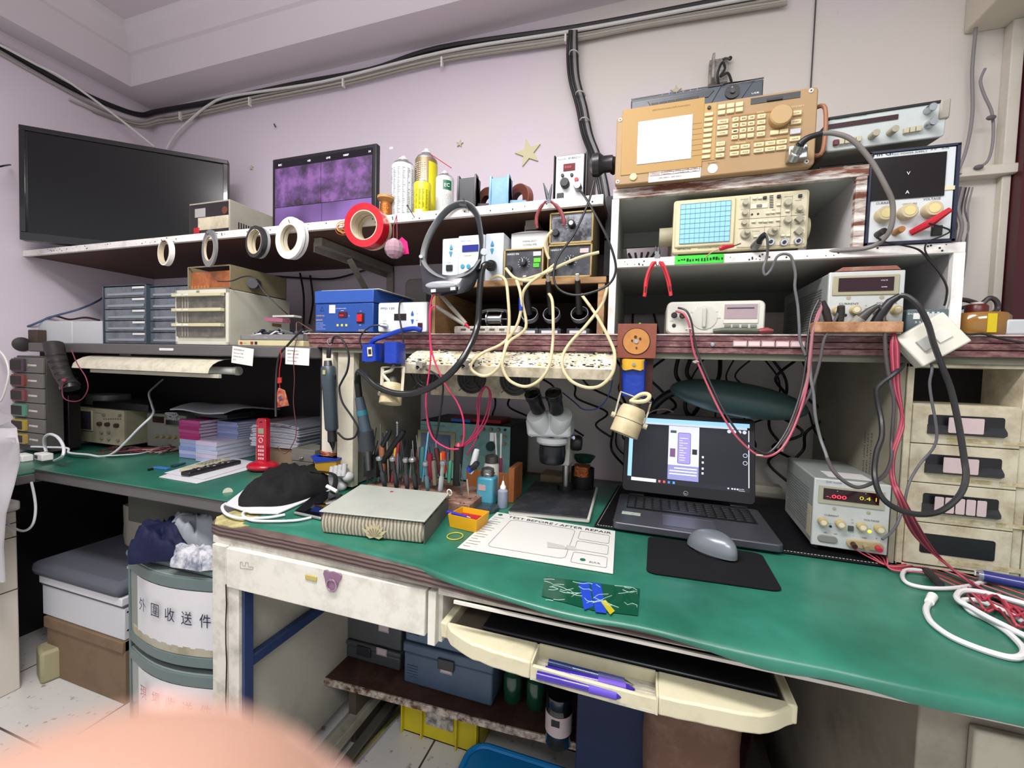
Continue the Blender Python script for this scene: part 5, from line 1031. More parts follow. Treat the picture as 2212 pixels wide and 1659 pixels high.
o=d.part('phone_picture',MB().prism(rrect(sx0+.425*sw,sx0+.53*sw,sz0+.33*sh,sz0+.80*sh,.004),-.0028,-.002,'y'),EM('8f84c8',.9),parent=sc);d.part('phone_outline',MB().tube([(x,-.0028,z)for x,z in rrect(sx0+.425*sw,sx0+.53*sw,sz0+.33*sh,sz0+.80*sh,.004)],.0006,5,closed=True),EM('2a2548',.6),parent=sc)
mb=MB()
for i in range(10):mb.box(sx0+.44*sw,sx0+(.46+.05*(.5+.5*math.sin(i*3)))*sw,-.0032,-.0028,sz0+(.38+.037*i)*sh,sz0+(.386+.037*i)*sh)
for i in range(3):mb.box(sx0+(.36 if i else .40)*sw,sx0+.585*sw,-.0032,-.0025,sz0+(.25-.045*i)*sh,sz0+(.265-.045*i)*sh)
d.part('screen_text',mb,EM('e8e8f4',1.0),parent=sc);S('picture',.36,.405,.42,.55,.0026,EM('6d4a72',.8),sc);S('picture',.545,.585,.48,.56,.0026,EM('1c1c28',.8),sc);S('picture',.36,.41,.79,.83,.0026,EM('2c4a3c',.8),sc)
for a,c in((.27,'d05a6a'),(.31,'d84a4a'),(.35,'3a7ad8'),(.39,'4a8ae0')):S('task_icon',a,a+.018,.015,.05,.0026,EM(c),sc)
for a in(.84,.88,.92,.96):d.part('round_icon',MB().cyl((sx0+a*sw,-.0016,sz0+.87*sh),(sx0+a*sw,-.0026,sz0+.87*sh),.0048,n=16),EM('b9bcd0',.9),parent=sc)
for c in(.42,.53):d.part('round_icon',MB().torus((sx0+.965*sw,-.002,sz0+c*sh),(0,1,0),.0048,.0007),EM('b9bcd0',.9),parent=sc)
for c in(.44,.36,.27,.2):S('small_icon',.625,.64,c,c+.03,.0026,EM('d8d8e4',.9),sc)
for a in(.83,.86,.88,.9):S('small_icon',a,a+.012,.025,.045,.0026,EM('c8c8d4',.9),sc)
ms=EM('d8d8e4',.9);d.txtu('3:16 PM',sx0+.915*sw,sz0+.034*sh,.003,ms,.012,.0028);d.txtu('2024/6/2',sx0+.915*sw,sz0+.012*sh,.003,ms,.014,.0028);d.txtu('hp',w/2-.004,.014,.006,M('c8ccd0',.3,k='lg'),.006,.0022)
d.part('logo_ring',MB().torus((w/2,-.0014,.0165),(0,1,0),.0055,.0005),M('c8ccd0',.3));d.done()
R3=Matrix.Rotation(math.atan2((yaw_@Vector((1,0,0))).y,(yaw_@Vector((1,0,0))).x),3,'Z')
def LB_(name,mb,mat,bevel=0,par=None):
    mb.v=[base0+R3@(v+Vector((0,0,-.0)))for v in mb.v];iv=root.matrix_basis.inverted()if False else(Matrix.Translation(d.P0)@d.R.to_4x4()).inverted()
    mb.v=[iv@v for v in mb.v];return obj(name,mb,mat,par or root,bevel,world=False)
dep=.232;BS=M('4a4b52',.35,m=.4)
mb=MB().prism([(x,y-dep+.0)for x,y in rrect(-.004,w+.004,-.004,dep-.004,.012)],-.0195,-.002,'z');LB_('base',mb,BS,.003)
LB_('silver_edge',MB().tube([(-.004,-dep+.02,-.006),(.006,-dep-.002,-.006),(w-.006,-dep-.002,-.006),(w+.004,-dep+.02,-.006)],.0018,6),STEEL)
LB_('keyboard_well',MB().box(.02,w-.02,-.125,-.02,-.002,-.0012),M('141518',.5),0)
kb=LB_('key',MB().box(.022,.0385,-.034,-.022,-.0015,.0008),M('1a1b1f',.35),.0006);kx=(w-.044)/14
for r_ in range(6):
    for c_ in range(14):
        if r_==5 and 4<=c_<=8:continue
        if r_==0 and c_==0:continue
        k=kb.copy();COL.objects.link(k);k.location=(Matrix.Rotation(math.radians(14),3,'X')@Vector((c_*kx,-.0168*r_,0)))
LB_('key',MB().box(.022+4*kx,.018+9*kx,-.118,-.106,-.0015,.0008),M('1a1b1f',.35),.0006)
LB_('touchpad',MB().box(.105,.215,-.215,-.145,-.002,-.0013),M('585a62',.3,m=.4));LB_('touchpad_line',MB().box(.105,.215,-.146,-.145,-.0016,-.001),STEEL)
LB_('sticker',MB().box(.012,.055,-.175,-.155,-.002,-.0014),M('c8ccb8',.5,d=.6,dc='6a8a9a',s=90));LB_('hinge',MB().box(.02,.06,-.012,.004,-.006,.003),BLACK,.001);LB_('hinge',MB().box(w-.06,w-.02,-.012,.004,-.006,.003),BLACK,.001);LB_('front_badge',MB().ball((w*.62,-dep-.004,-.012),(.008,.0015,.003)),M('5a5c62',.3))

d,G2=gps('power_supply','grey power supply with lit red -.000 reading beside the laptop',(1751,1174),(1912,1198),(1760,1031),None,ZL+.011,None,.22,(1650,820),0)
d.h=d.uv(435,835)[1];W_,H_=d.w,d.h
def fu(x,y):
    return d.uv(x,y)
def bx(name,x0,y0,x1,y1,o0,o1,mat,**k):a=d.uv(x0,y0);b=d.uv(x1,y1);return d.box(name,a[0],b[0],b[1],a[1],o0,o1,mat,**k)
d.feet(.2,BLACK,.011,.007)
bx('display_frame',462,895,1010,1105,.005,.008,M('a7a48e',.5));bx('display',500,915,965,1062,.007,.009,M('25060c',.12))
RE=M('ff2a3c',.4,e=2.6);YE=M('b9a828',.4,e=.8);u,v=d.uv(520,990);hh=H_*.075
d.txtu('-.000',u,v-.001,hh,RE,W_*.27,.0096);u,v=d.uv(800,1010);d.txtu('0.4 1',u,v-.001,hh,YE,W_*.22,.0096);d.txt('A',610,945,.003,TXW,out=.0095).txt('V',848,968,.003,TXW,out=.0095)
d.txt('CURRENT',505,1150,.0048,TXT,W_*.2,.007).txt('VOLTAGE',840,1192,.0048,TXT,W_*.2,.007).txt('C.C.',540,1222,.0034,TXT,out=.007).txt('C.V.',872,1266,.0034,TXT,out=.007).txt('ON',500,1298,.0036,TXT,out=.007).txt('OFF',588,1310,.0036,TXT,out=.007).txt('GND',825,1342,.0036,TXT,out=.007).txt('-',750,1325,.006,TXT,out=.007).txt('+',940,1352,.006,TXT,out=.007).txt('HI',735,1190,.003,TXT,out=.007).txt('LO',735,1216,.003,TXT,out=.007).txt('GW Instek',520,870,.005,M('5a6a88',.5),W_*.22,.007)
for x,y in((487,1195),(635,1215),(815,1237),(965,1258)):d.knob(x,y,.0082,.013,M('b5a677',.4),out=.006,cap=M('d8d0b8',.4))
for x,y in((592,1093),(882,1128)):d.knob(x,y,.0035,.0006,M('a09c82',.5),'screw_cover',out=.006)
d.knob(560,1243,.0025,.001,BLACK,'indicator',out=.006);d.knob(890,1287,.0028,.0012,M('d8e020',.4,e=2),'indicator',out=.006)
bx('range_switch',708,1235,750,1283,.005,.009,M('4a4c4a',.5));a=d.uv(532,1348);d.part('power_button',MB().prism(rrect(a[0]-.017,a[0]+.017,a[1]-.007,a[1]+.007,.0068),-.009,-.005,'y'),M('7d8078',.5),.001)
a=d.uv(845,1398);d.part('terminal_plate',MB().prism(rrect(a[0]-.030,a[0]+.030,a[1]-.008,a[1]+.008,.0078),-.011,-.005,'y'),M('b5a27a',.5,d=.4),.001)
for dx,c in((-.020,M('3a1c24',.4)),(0,M('9a8c6a',.4)),(.020,M('c03048',.4))):d.part('terminal',MB().cyl((a[0]+dx,-.011,a[1]),(a[0]+dx,-.022,a[1]-.002),.0048),c)
d.part('paper_note',MB().box(.03,W_-.02,.02,.075,H_,H_+.001),M('d4d4d0',.6));d.part('torn_tape',MB().box(-.0015,-.0005,.005,.03,H_*.1,H_*.55),M('b5ae94',.7));d.done()

t=thing('stereo_microscope','white and black stereo microscope on a dark base plate','microscope',(-.21,1.12,ZD));q=ZQ(900,740);WM=M('cdd0d0',.3)
B0=[D(a,b,ZD+.015)for a,b in((1098,1101),(1274,1118),(1292,1050),(1158,1036))]
bp_=MB().quadpoly([Vector((p.x,p.y,ZD))for p in B0],.013);obj('base',bp_,M('c9c8c0',.4),t,bevel=.004)
B1=inset(B0,.006);obj('base_plate',MB().quadpoly([Vector((p.x-.002,p.y-.009,ZD+.0132))for p in B1],.0025),M('26282c',.5,d=.3,dc='5a5c60',s=30),t,bevel=.001)
yp=1.20;px_=W(1222,1040,yp).x;ztop=W(1222,925,yp).z
obj('post',MB().cyl((px_,yp,ZD+.015),(px_,yp,ztop+.03),.011),STEEL,t);obj('post_foot',MB().cyl((px_,yp,ZD+.015),(px_,yp,ZD+.03),.024),BLACK,t)
obj('focus_arm',MB().box(px_-.014,px_+.02,1.13,1.22,W(1225,1000,1.17).z,W(1225,935,1.17).z),M('b9b9b0',.4),t,bevel=.004);kx_=W(1243,958,1.15)
for s_ in(-1,1):obj('focus_knob',MB().lathe([(0,0),(.02,0),(.022,.006),(.022,.02),(.018,.028),(0,.03)],(px_+(.02 if s_>0 else-.015),1.16,kx_.z),(s_,0,0)),BLACK,t)
ym=1.10
def C3(X,Y,y=ym):return q(X,Y,y)
obj('lens_barrel',MB().lathe([(.0,0),(.031,0),(.034,.006),(.036,.03),(.034,.048),(0,.048)],C3(1155,1025),(0,0,1),32),M('18191c',.3),t)
obj('white_ring',MB().lathe([(.036,0),(.042,.006),(.042,.018),(0,.018)],C3(1155,862),(0,0,1),32),WM,t)
obj('head_body',MB().prism([(C3(965,770).x,C3(965,790).z),(C3(1330,770).x,C3(1330,800).z),(C3(1325,600).x,C3(1325,640).z),(C3(1145,560).x,C3(1145,570).z),(C3(950,620).x,C3(950,640).z)],ym-.03,ym+.04,'y'),WM,t,bevel=.008)
for X0_,Y0_,X1_,Y1_,ex,ey,e2x,e2y in((1020,615,1085,735,985,430,1040,575),(1240,610,1215,735,1165,425,1195,580)):
    A=C3(X0_,Y0_,ym-.04);B_=C3(X1_,Y1_,ym-.005);obj('prism_housing',MB().lathe([(.0,-.002),(.026,-.001),(.0275,.003),(.0275,(B_-A).length+.01),(.02,(B_-A).length+.02),(0,(B_-A).length+.02)],A,B_-A,28),WM,t)
    E0=C3(ex,ey,ym-.085);E1=C3(e2x,e2y,ym-.045);ep=obj('eyepiece',MB().lathe([(.016,.004),(.0195,0),(.0208,.001),(.0205,.018),(.018,.022),(.0185,(E1-E0).length),(0,(E1-E0).length)],E0,E1-E0,28),M('17181b',.3),t)
    obj('eye_lens',MB().lathe([(.0165,.004),(0,.006)],E0,E1-E0,24),M('0a0c10',.05,coat=1),ep);obj('eye_ring',MB().torus(E0+(E1-E0)*.02,E1-E0,.0198,.0009,28,5),M('8a8c90',.3),ep)
for X,Y in((985,798),(1330,812)):obj('clamp_knob',MB().cyl(C3(X,Y,ym-.01),C3(X+(-12 if X<1000 else 12),Y,ym-.012),.005),CHROME,t)

LG=M('46605e',.4);t=thing('desk_lamp','dark green desk lamp with an oval shade behind the laptop','lamp',W(1560,870,1.25))
c=W(1590,862,1.22);obj('shade',MB().ball(c,(.165,.07,.045),32,14,mat=Matrix.Rotation(math.radians(8),3,'Y')),LG,t);obj('socket',MB().cyl(W(1500,835,1.23),W(1545,848,1.22),.022,.03),M('1c4a55',.4),t)
obj('gooseneck',MB().tube(spline([W(*p_)for p_ in((1510,838,1.24),(1460,845,1.27),(1425,865,1.29),(1405,895,1.3),(1395,960,1.3),(1390,1040,1.3))]),.012,10),M('1a1c1e',.4),t)
a=D(1275,1030,ZD);t=thing('steel_mug','black cup holding a copper scourer behind the microscope','cup',(a.x,1.24,ZD));obj('cup',MB().lathe([(0,0),(.03,0),(.034,.01),(.034,.075),(.031,.075),(.031,.01),(0,.01)],(a.x,1.24,ZD),n=28),BLACK,t)
obj('copper_scourer',lump(MB(),Vector((a.x+.0,1.225,ZD+.07)),.045,.045,.03,31),M('a05a34',.35,m=.8,b=1,bs=200,k='cu'),t);one('green_bowl','small dark green bowl above the copper scourer cup','bowl',MB().lathe([(0,0),(.022,0),(.036,.02),(.034,.02),(.02,.003)],(a.x-.005,1.29,ZD+.08)),M('1d4a38',.4))
one('beige_tray','dull beige plastic tray lying behind the microscope post','tray',MB().box(-.31,-.20,1.28,1.36,ZD,ZD+.03),M('8a7c60',.5),bevel=.005)
one('wood_strip','cream wooden strip lying behind the laptop on the right','strip',MB().obox((.31,1.34,ZD+.045),(.12,.04,.02)),CREAM,bevel=.001)

d=Dev('oscilloscope','old teal-green oscilloscope behind the upright tools','oscilloscope',(906,1030),(1103,1040),(900,906),y=1.22,z=ZD)
d.w=W(1105,915,1.22).x-d.P0.x;d.h=W(900,906,1.22).z-ZD;d.zo=(900,740);TG=M('8ab8b4',.5,d=.4,dc='4a5a50',s=22)
d.body(.2,M('182024',.5),.003);d.part('front_panel',MB().box(.002,d.w-.002,-.004,.0,.002,d.h-.002),TG,.002);d.pb('screen_frame',20,740,335,1010,.01,M('a09c82',.5),.003,o0=.003);d.pb('screen',50,765,300,990,.0115,M('5d6c80',.15),.002,o0=.008)
for x,y in((575,735),(640,738),(705,742),(395,805),(520,800)):d.knob(x,y,.006,.01,M('8a8a7c',.5),out=.004)
d.knob(640,880,.014,.012,M('2c4a48',.4),out=.004);d.knob(760,742,.004,.006,BLACK,out=.004);d.knob(510,915,.008,.02,STEEL,'socket',out=.004)
for y in(800,860):u,v=d.uv(755,y);d.box('button',u-.004,u+.004,v-.004,v+.004,.003,.01,M('a09c82',.5),.001)
d.txt('DUAL OSCILLOSCOPE  GS 20R',40,700,.005,M('3a2f30',.6),.09,.005);d.done()
a,b=q(330,640,1.27),q(500,660,1.27);one('red_tray','red and blue tray lying on the teal oscilloscope','tray',MB().box(a.x,b.x+.1,1.24,1.34,d.P0.z+d.h+.001,d.P0.z+d.h+.014),M('8a2028',.5),bevel=.002)
one('blue_strip','bright blue plastic strip before the red tray on the teal oscilloscope','strip',MB().box(a.x+.005,b.x,1.228,1.238,d.P0.z+d.h+.001,d.P0.z+d.h+.01),M('1f6ab0',.5))

t=thing('tool_block','low pinkish brown wooden block full of holes holding the upright tools','tool rest',(-.55,1.0,ZD));obj('block',MB().box(-.735,-.40,.935,1.12,ZD,ZD+.028),M('7a5a4c',.65,d=.7,dc='b09484',s=35),t,bevel=.002)
random.seed(12)
for i in range(40):x=-.725+.315*random.random();y=.94+.02*random.randrange(4);obj('hole',MB().cyl((x,y,ZD+.0275),(x,y,ZD+.0285),.0025,n=8),BLACK,t)
q=ZQ(480,820);CAPT=M('9a9da0',.3,m=.7)
def place(b,tp,y0,y1):return q(b[0],b[1],y0),q(tp[0],tp[1],y1)
for i,(b,tp,r,c,nm)in enumerate((((1390,915),(1340,675),.0062,'2b3438','leftmost black precision driver with a bare steel cap'),((1490,925),(1455,680),.0062,'26292c','second from left black precision driver with steel cap'),((1580,935),(1565,690),.0058,'3a3034','third from left dark precision driver with steel cap'),((1655,940),(1622,685),.0068,'1d1e20','thick black precision driver right of the middle'),((1755,945),(1735,720),.0056,'4a6a70','teal-grey precision driver left of the silver one'),((1860,955),(1885,710),.0062,'9aa0a0','silver-grey precision driver leaning right'))):
    A,B_=place(b,tp,.945,.93);ax=B_-A;L0=ax.length;t=thing('precision_driver',nm,'screwdriver',A,'precision drivers in the block')
    obj('handle',MB().lathe([(r*.8,0),(r,.006),(r,L0*.5),(r*.7,L0*.54),(r*.7,L0*.6),(r*.85,L0*.64),(r*.8,L0-.004)],A,ax),M(c,.35),t);obj('cap',MB().lathe([(r*.8,L0-.004),(r*1.3,L0-.003),(r*1.35,L0+.003),(r,L0+.006),(0,L0+.006)],A,ax),CAPT,t)
for i,(b,tp,r,c,m_,lb)in enumerate((((1240,890),(1315,410),.0022,'5a5856',1,'long thin steel rod leaning furthest left'),((1225,880),(1330,520),.002,'4a4a4c',1,'dark thin rod behind the leftmost rod'),((1300,900),(1340,590),.002,'6d6a66',1,'short steel pick near the left driver'),((1345,850),(1350,380),.003,'8a8a88',1,'tall straight steel rod at the left'),((1400,880),(1370,450),.0035,'5d6068',1,'flat grey tweezers leaning left'),((1420,870),(1405,440),.0025,'a8a49a',1,'pale slender pick in the left group'),((1520,900),(1570,560),.005,'6a6c70',1,'wide steel tweezers in the middle'),((1500,870),(1495,370),.004,'8a9098',1,'tallest steel tool with a small knob'),((1560,880),(1520,450),.0045,'8f9294',1,'flat bright blade leaning left in the middle'),((1570,900),(1575,440),.003,'55585c',1,'thin dark blade in the middle'),((1640,900),(1625,520),.002,'9a9ca0',1,'thin rod right of the middle'),((1680,900),(1690,570),.004,'3a3a3c',0,'black slim handle right of the middle'),((1240,800),(1440,430),.0075,'24262a',0,'black bulky handle at the back left'),((1300,800),(1560,430),.009,'1c1c1e',0,'big black handle at the back centre'),((1370,780),(1360,550),.009,'a86a44',0,'tan orange handle at the back left'),((1470,800),(1480,570),.005,'d8b83a',0,'tool with a yellow square end'),((1450,870),(1515,500),.005,'a02c3c',0,'tool with a dull red round end'),((1710,870),(1760,440),.0025,'6ab0d8',0,'light blue slender stick leaning right'),((1700,840),(1710,570),.006,'3d7d80',0,'teal handle behind the silver drivers'),((1775,850),(1770,625),.0085,'8a1c34',0,'dark crimson screwdriver handle'),((1870,830),(1825,580),.0075,'4a2220',0,'dark brown screwdriver handle'),((1815,900),(1800,690),.006,'8a8672',0,'pale grey-green ribbed handle'),((1890,800),(1885,610),.0085,'c8381e',0,'red and yellow striped screwdriver handle'),((1935,880),(1950,690),.005,'4aa080',0,'mint green handle at the right'),((1940,850),(1938,510),.0012,'2a2a2c',1,'black needle standing before the teal screen'),((1960,900),(2025,650),.0035,'b4b6b4',1,'bright tweezers leaning right'),((2050,1000),(2030,720),.004,'8c9092',1,'bare steel tweezers at the right front'),((2100,980),(2090,850),.0025,'c8c4b8',1,'tiny pale tip at the right front'),((2120,800),(2175,590),.008,'d4d6da',0,'white marker leaning right at the right end'),((2105,780),(2180,700),.0095,'2a2c30',0,'black capped pen leaning right with blue ring'))):
    A,B_=place(b,tp,1.0 if b[1]<930 else .95,1.0 if b[1]<930 else .95);ax=B_-A;L0=ax.length
    nm='tweezers' if 'tweezers' in lb or 'blade' in lb else('steel_rod' if m_ else 'hand_tool')
    t=thing(nm,lb+' in the tool block','tool',A,'upright tools in the block')
    if nm=='tweezers':
        sd=ax.cross(Vector((0,1,0))).normalized()
        for s_ in(-1,1):obj('arm',MB().tube([A+sd*s_*.0004,A+ax*.5+sd*s_*r*.9,B_],[.0008,r*.6,r*.5],6,flat=.4),M(c,.3,m=.8),t)
    else:
        obj('shaft' if m_ else 'handle',MB().lathe([(r*.7,0),(r,L0*.15),(r,L0*.8),(r*.85,L0*.97),(0,L0)]if not m_ else[(r*.5,0),(r,L0*.3),(r*.8,L0),(0,L0)],A,ax,12),M(c,.35,m=.7 if m_ else 0),t)
        if 'striped' in lb:obj('yellow_stripes',MB().cyl(A+ax*.3+Vector((-.003,-.0062,0)),A+ax*.93+Vector((-.003,-.0062,0)),.0028),M('e0b030',.35),t)
        if 'blue ring' in lb:obj('blue_ring',MB().cyl(A+ax*.05,A+ax*.3,r*1.05),BLUE,t)
        if 'small knob' in lb:obj('knob',MB().ball(B_,.005),STEEL,t)
for i in range(22):
    x=1240+33*i+random.uniform(-8,8);A,B_=place((x,random.uniform(830,900)),(x+random.uniform(-60,70),random.uniform(470,640)),1.02,1.04);t=thing('steel_rod','thin pick, number %d from the left in the back row of the tool block'%(i+1),'tool',A,'thin picks in the back row');obj('shaft',MB().cyl(A,B_,.0022,.0014,8),M(random.choice(('8c8e90','4a4c50','a8a8a4','2a2a2e','6a3a34')),.35,m=.6),t)
A,B_=q(2000,900,.99),q(2020,565,.99);t=thing('black_nozzle','black tapered grip with a pink top among the tools, red leads entering it','tool',A);obj('grip',MB().cyl(A,B_,.010,.013),BLACK,t);obj('pink_top',MB().lathe([(.012,0),(.006,.008),(0,.009)],B_,B_-A),M('a83048',.4),t)

q=ZQ(900,740);a=q(430,1130,1.09);b=q(840,1090,1.09)
t=thing('wooden_caddy','small orange-brown wooden caddy behind the blue bottle','caddy',((a.x+b.x)/2,1.11,ZD));OW=M('9a5f36',.5,d=.4,dc='5d3418',s=20,st=.3)
obj('front',MB().box(a.x,b.x,1.085,1.091,ZD+.01,ZD+.075),OW,t,bevel=.001);obj('side',MB().box(b.x-.012,b.x+.004,.1+.97,1.15,ZD,ZD+.095),OW,t,bevel=.001);obj('side',MB().box(a.x,a.x+.006,1.091,1.15,ZD,ZD+.085),OW,t,bevel=.001)
a=D(1045,1094,ZD);t=thing('blue_bottle','square blue solvent bottle with a metal pump cap','bottle',(a.x,a.y,ZD));hb=W(1045,1032,a.y).z-ZD
s0=.0235;rows=rrect(a.x-s0,a.x+s0,a.y,a.y+.046,.008,4);obj('body',MB().prism(rows,ZD,ZD+hb,'z'),M('4a97ac',.3,d=.35,dc='8ab4bc',s=20),t,bevel=.005)
obj('cap',MB().lathe([(.0175,0),(.0175,.014),(.0165,.02),(.006,.024),(0,.024)],(a.x,a.y+.023,ZD+hb),n=28),M('8a8a88',.25,m=.8),t);obj('cap_ring',MB().torus((a.x,a.y+.023,ZD+hb+.008),(0,0,1),.018,.0018),STEEL,t);obj('pink_label',MB().box(a.x-.016,a.x+.004,a.y-.001,a.y,ZD+hb*.55,ZD+hb*.75),M('b89c9a',.6),t)
c=W(1060,1000,a.y+.06);t=thing('white_bottle','white bottle with a grey screw cap behind the blue one','bottle',(c.x,a.y+.065,ZD));hz=c.z-ZD;obj('body',MB().lathe([(0,0),(.02,0),(.021,.004),(.021,hz-.006),(.016,hz)],(c.x,a.y+.068,ZD)),M('c8c4bc',.4),t);obj('cap',MB().lathe([(.0185,0),(.0185,.018),(.015,.02),(0,.019)],(c.x,a.y+.068,ZD+hz)),M('5a5654',.35,m=.5),t)
b=D(1082,1099,ZD);hd=W(1082,1058,b.y).z-ZD;t=thing('dropper_bottle','small translucent dropper bottle with white cone cap','bottle',(b.x,b.y+.013,ZD))
obj('body',MB().lathe([(0,0),(.0125,0),(.0135,.002),(.0135,hd-.006),(.007,hd)],(b.x,b.y+.013,ZD)),M('a8b0c4',.2,tr=.3),t);obj('cap',MB().lathe([(.0075,0),(.0075,.006),(.0045,.01),(.002,.02),(0,.021)],(b.x,b.y+.013,ZD+hd)),WHITE,t);obj('needle',MB().cyl((b.x,b.y+.013,ZD+hd+.02),(b.x,b.y+.013,ZD+hd+.034),.0006,n=6),STEEL,t)
for i,(b_,tp)in enumerate((((690,1120),(672,770)),((715,1120),(722,775)))):
    A,B_=q(*b_,1.12),q(*tp,1.12);t=thing('toothbrush',('white toothbrush with bristles facing left behind the bottles','white toothbrush standing edge-on just right of its twin')[i],'toothbrush',A,'toothbrushes behind the bottles');obj('handle',MB().tube(spline([A,A.lerp(B_,.4),A.lerp(B_,.7),B_]),[.005]*7+[.0035]*6+[.0045]*6,8,flat=.7),WHITE,t);obj('grip',MB().tube([A,A.lerp(B_,.4)],.0052,8),M('a84a6a',.5),t)
    if not i:obj('bristles',MB().obox(B_+Vector((-.009,0,-.012)),(.012,.008,.024)),M('d8dadc',.6),t)
a=D(1038,1108,ZD);one('round_lid','dark smoky round lid behind the yellow box with blue scrap on it','lid',MB().lathe([(0,.012),(.03,.011),(.036,.008),(.037,0),(0,0)],(a.x,a.y+.03,ZD)),M('2f3c42',.2))
P=[D(x,y,ZD)for x,y in((972,1138),(1028,1151),(1052,1132),(1000,1122))];t=thing('yellow_box','small open yellow box lined in red with a blue pen on it','box',P[0]);cy=sum(P,Vector())/4;hb=.03;YB_=M('d8a01c',.5)
for i in range(4):o_=P[i],P[(i+1)%4];I_=[p+(cy-p)*.05 for p in o_];obj('side',MB().add([o_[0],o_[1],I_[1],I_[0]]+[p+Vector((0,0,hb))+(p-cy)*.12 for p in(o_[0],o_[1],I_[1],I_[0])],[(0,3,2,1),(4,5,6,7),(0,1,5,4),(1,2,6,5),(2,3,7,6),(3,0,4,7)]),YB_,t,flat=True)
obj('red_lining',MB().quadpoly([p+Vector((0,0,.016))for p in P],.001),M('a01c2c',.5),t)
t=thing('blue_pen','blue pen lying across the left rim of the yellow box','pen',P[0]+Vector((0,0,.028)));A=D(967,1106,ZD+.028);B_=D(1010,1117,ZD+.028);obj('barrel',MB().cyl(A,B_,.0045,.003),M('2c2aa0',.4),t);obj('tip',MB().cyl(B_,B_+(B_-A)*.15,.003,.0008),STEEL,t)
for i,(x,y,r)in enumerate(((983,1158,.0185),)):one('rubber_band','yellow rubber band lying left of the paper sheet','rubber band',MB().torus(D(x,y,ZD+.001),(0,0,1),r,.0011,32,6,sx=.9),M('c8b83c',.5))

T_=[(694,1105),(915,1127),(967,1068),(781,1049)];z1=ZD+.047
P=[D(x,y,z1)for x,y in T_];fx=W(691,1134,P[0].y);Bt=[Vector((p.x,p.y,ZD))for p in P]
t=thing('fabric_pad','thick striped fabric-covered pad with a leaf print under a grey board','pad',Bt[0]);FB=nodes_mat('striped_fabric');mt,nt,p,N,L=FB;FB=mt
tc=N('ShaderNodeTexCoord');wv=N('ShaderNodeTexWave');wv.bands_direction='X';wv.inputs['Scale'].default_value=40;wv.inputs['Distortion'].default_value=3;cr=N('ShaderNodeValToRGB');cr.color_ramp.elements[0].color=lin('6f6a5c');cr.color_ramp.elements[1].color=lin('b9b09a');L(tc.outputs['Object'],wv.inputs['Vector']);L(wv.outputs[0],cr.inputs[0]);L(cr.outputs[0],p.inputs['Base Color']);p.inputs['Roughness'].default_value=.9
cb=sum(Bt,Vector())/4;rows=[]
for k in range(7):a=k/6;s_=1+.03*math.sin(math.pi*a)-.02;rows.append([cb+(p-cb)*s_+Vector((0,0,.044*a))for p in Bt])
mb=MB();n=4
vs=[v for r in rows for v in r];fs=[(j*4+i,j*4+(i+1)%4,(j+1)*4+(i+1)%4,(j+1)*4+i)for j in range(6)for i in range(4)]+[(3,2,1,0),(24,25,26,27)];mb.add(vs,fs);obj('cushion',mb,FB,t,bevel=.004,ang=50)
e1=(Bt[1]-Bt[0]).normalized();mid=Bt[0].lerp(Bt[1],.55)+Vector((0,-.0035,0));mb=MB()
for k in range(9):
    a=math.radians(-80+20*k);dr_=e1*math.sin(a)+Vector((0,0,1))*math.cos(a);Ln=(.02 if k in(0,8)else .032);sdv=e1*math.cos(a)-Vector((0,0,1))*math.sin(a);b0=mid+Vector((0,-.002,.006));pts=[b0,b0+dr_*Ln*.5+sdv*.005,b0+dr_*Ln,b0+dr_*Ln*.5-sdv*.005];mb.quadpoly(pts,.0012,up=(0,-1,0))
obj('leaf_print',mb,M('b9ad8a',.9),t,flat=True);obj('grey_side',MB().quadpoly([cb+(p-cb)*1.012 for p in(Bt[1],Bt[2])]+[cb+(p-cb)*1.012+Vector((0,0,.04))for p in(Bt[2],Bt[1])],.001,up=(.9,.3,0)),M('6a6c68',.8,b=.4),t)
t2=thing('grey_board','pale grey cutting board with a corner hook lying on the fabric pad','board',cb+Vector((0,0,.047)));obj('board',MB().quadpoly([p+(p-cb-Vector((0,0,.047)))*.03-Vector((0,0,.0005))for p in P],.003),M('a9ada4',.35,d=.25,dc='7a7c74',s=12),t2,bevel=.001);c=P[2]+Vector((.003,.004,.004));obj('hook_loop',MB().torus(c,(0,1,.3),.006,.0015,sx=1.4),WHITE,t2);obj('red_dot',MB().cyl(D(846,1062,z1+.0028),D(846,1062,z1+.0028)+Vector((0,0,.0006)),.004),M('a82838',.5),t2)

P=[D(x,y,ZD+.008)for x,y in((634,1105),(693,1118),(742,1068),(690,1058))];t=thing('mobile_phone','silver-edged mobile phone lying face up beside the grey board','phone',P[0]-Vector((0,0,.008)));obj('body',MB().quadpoly([p-Vector((0,0,.0078))for p in P],.0078),M('a9aca4',.25,m=.6),t,bevel=.003);obj('screen',MB().quadpoly([p+(sum(P,Vector())/4-p)*.04 for p in P],.0006),M('0c0e14',.06,coat=1),t)

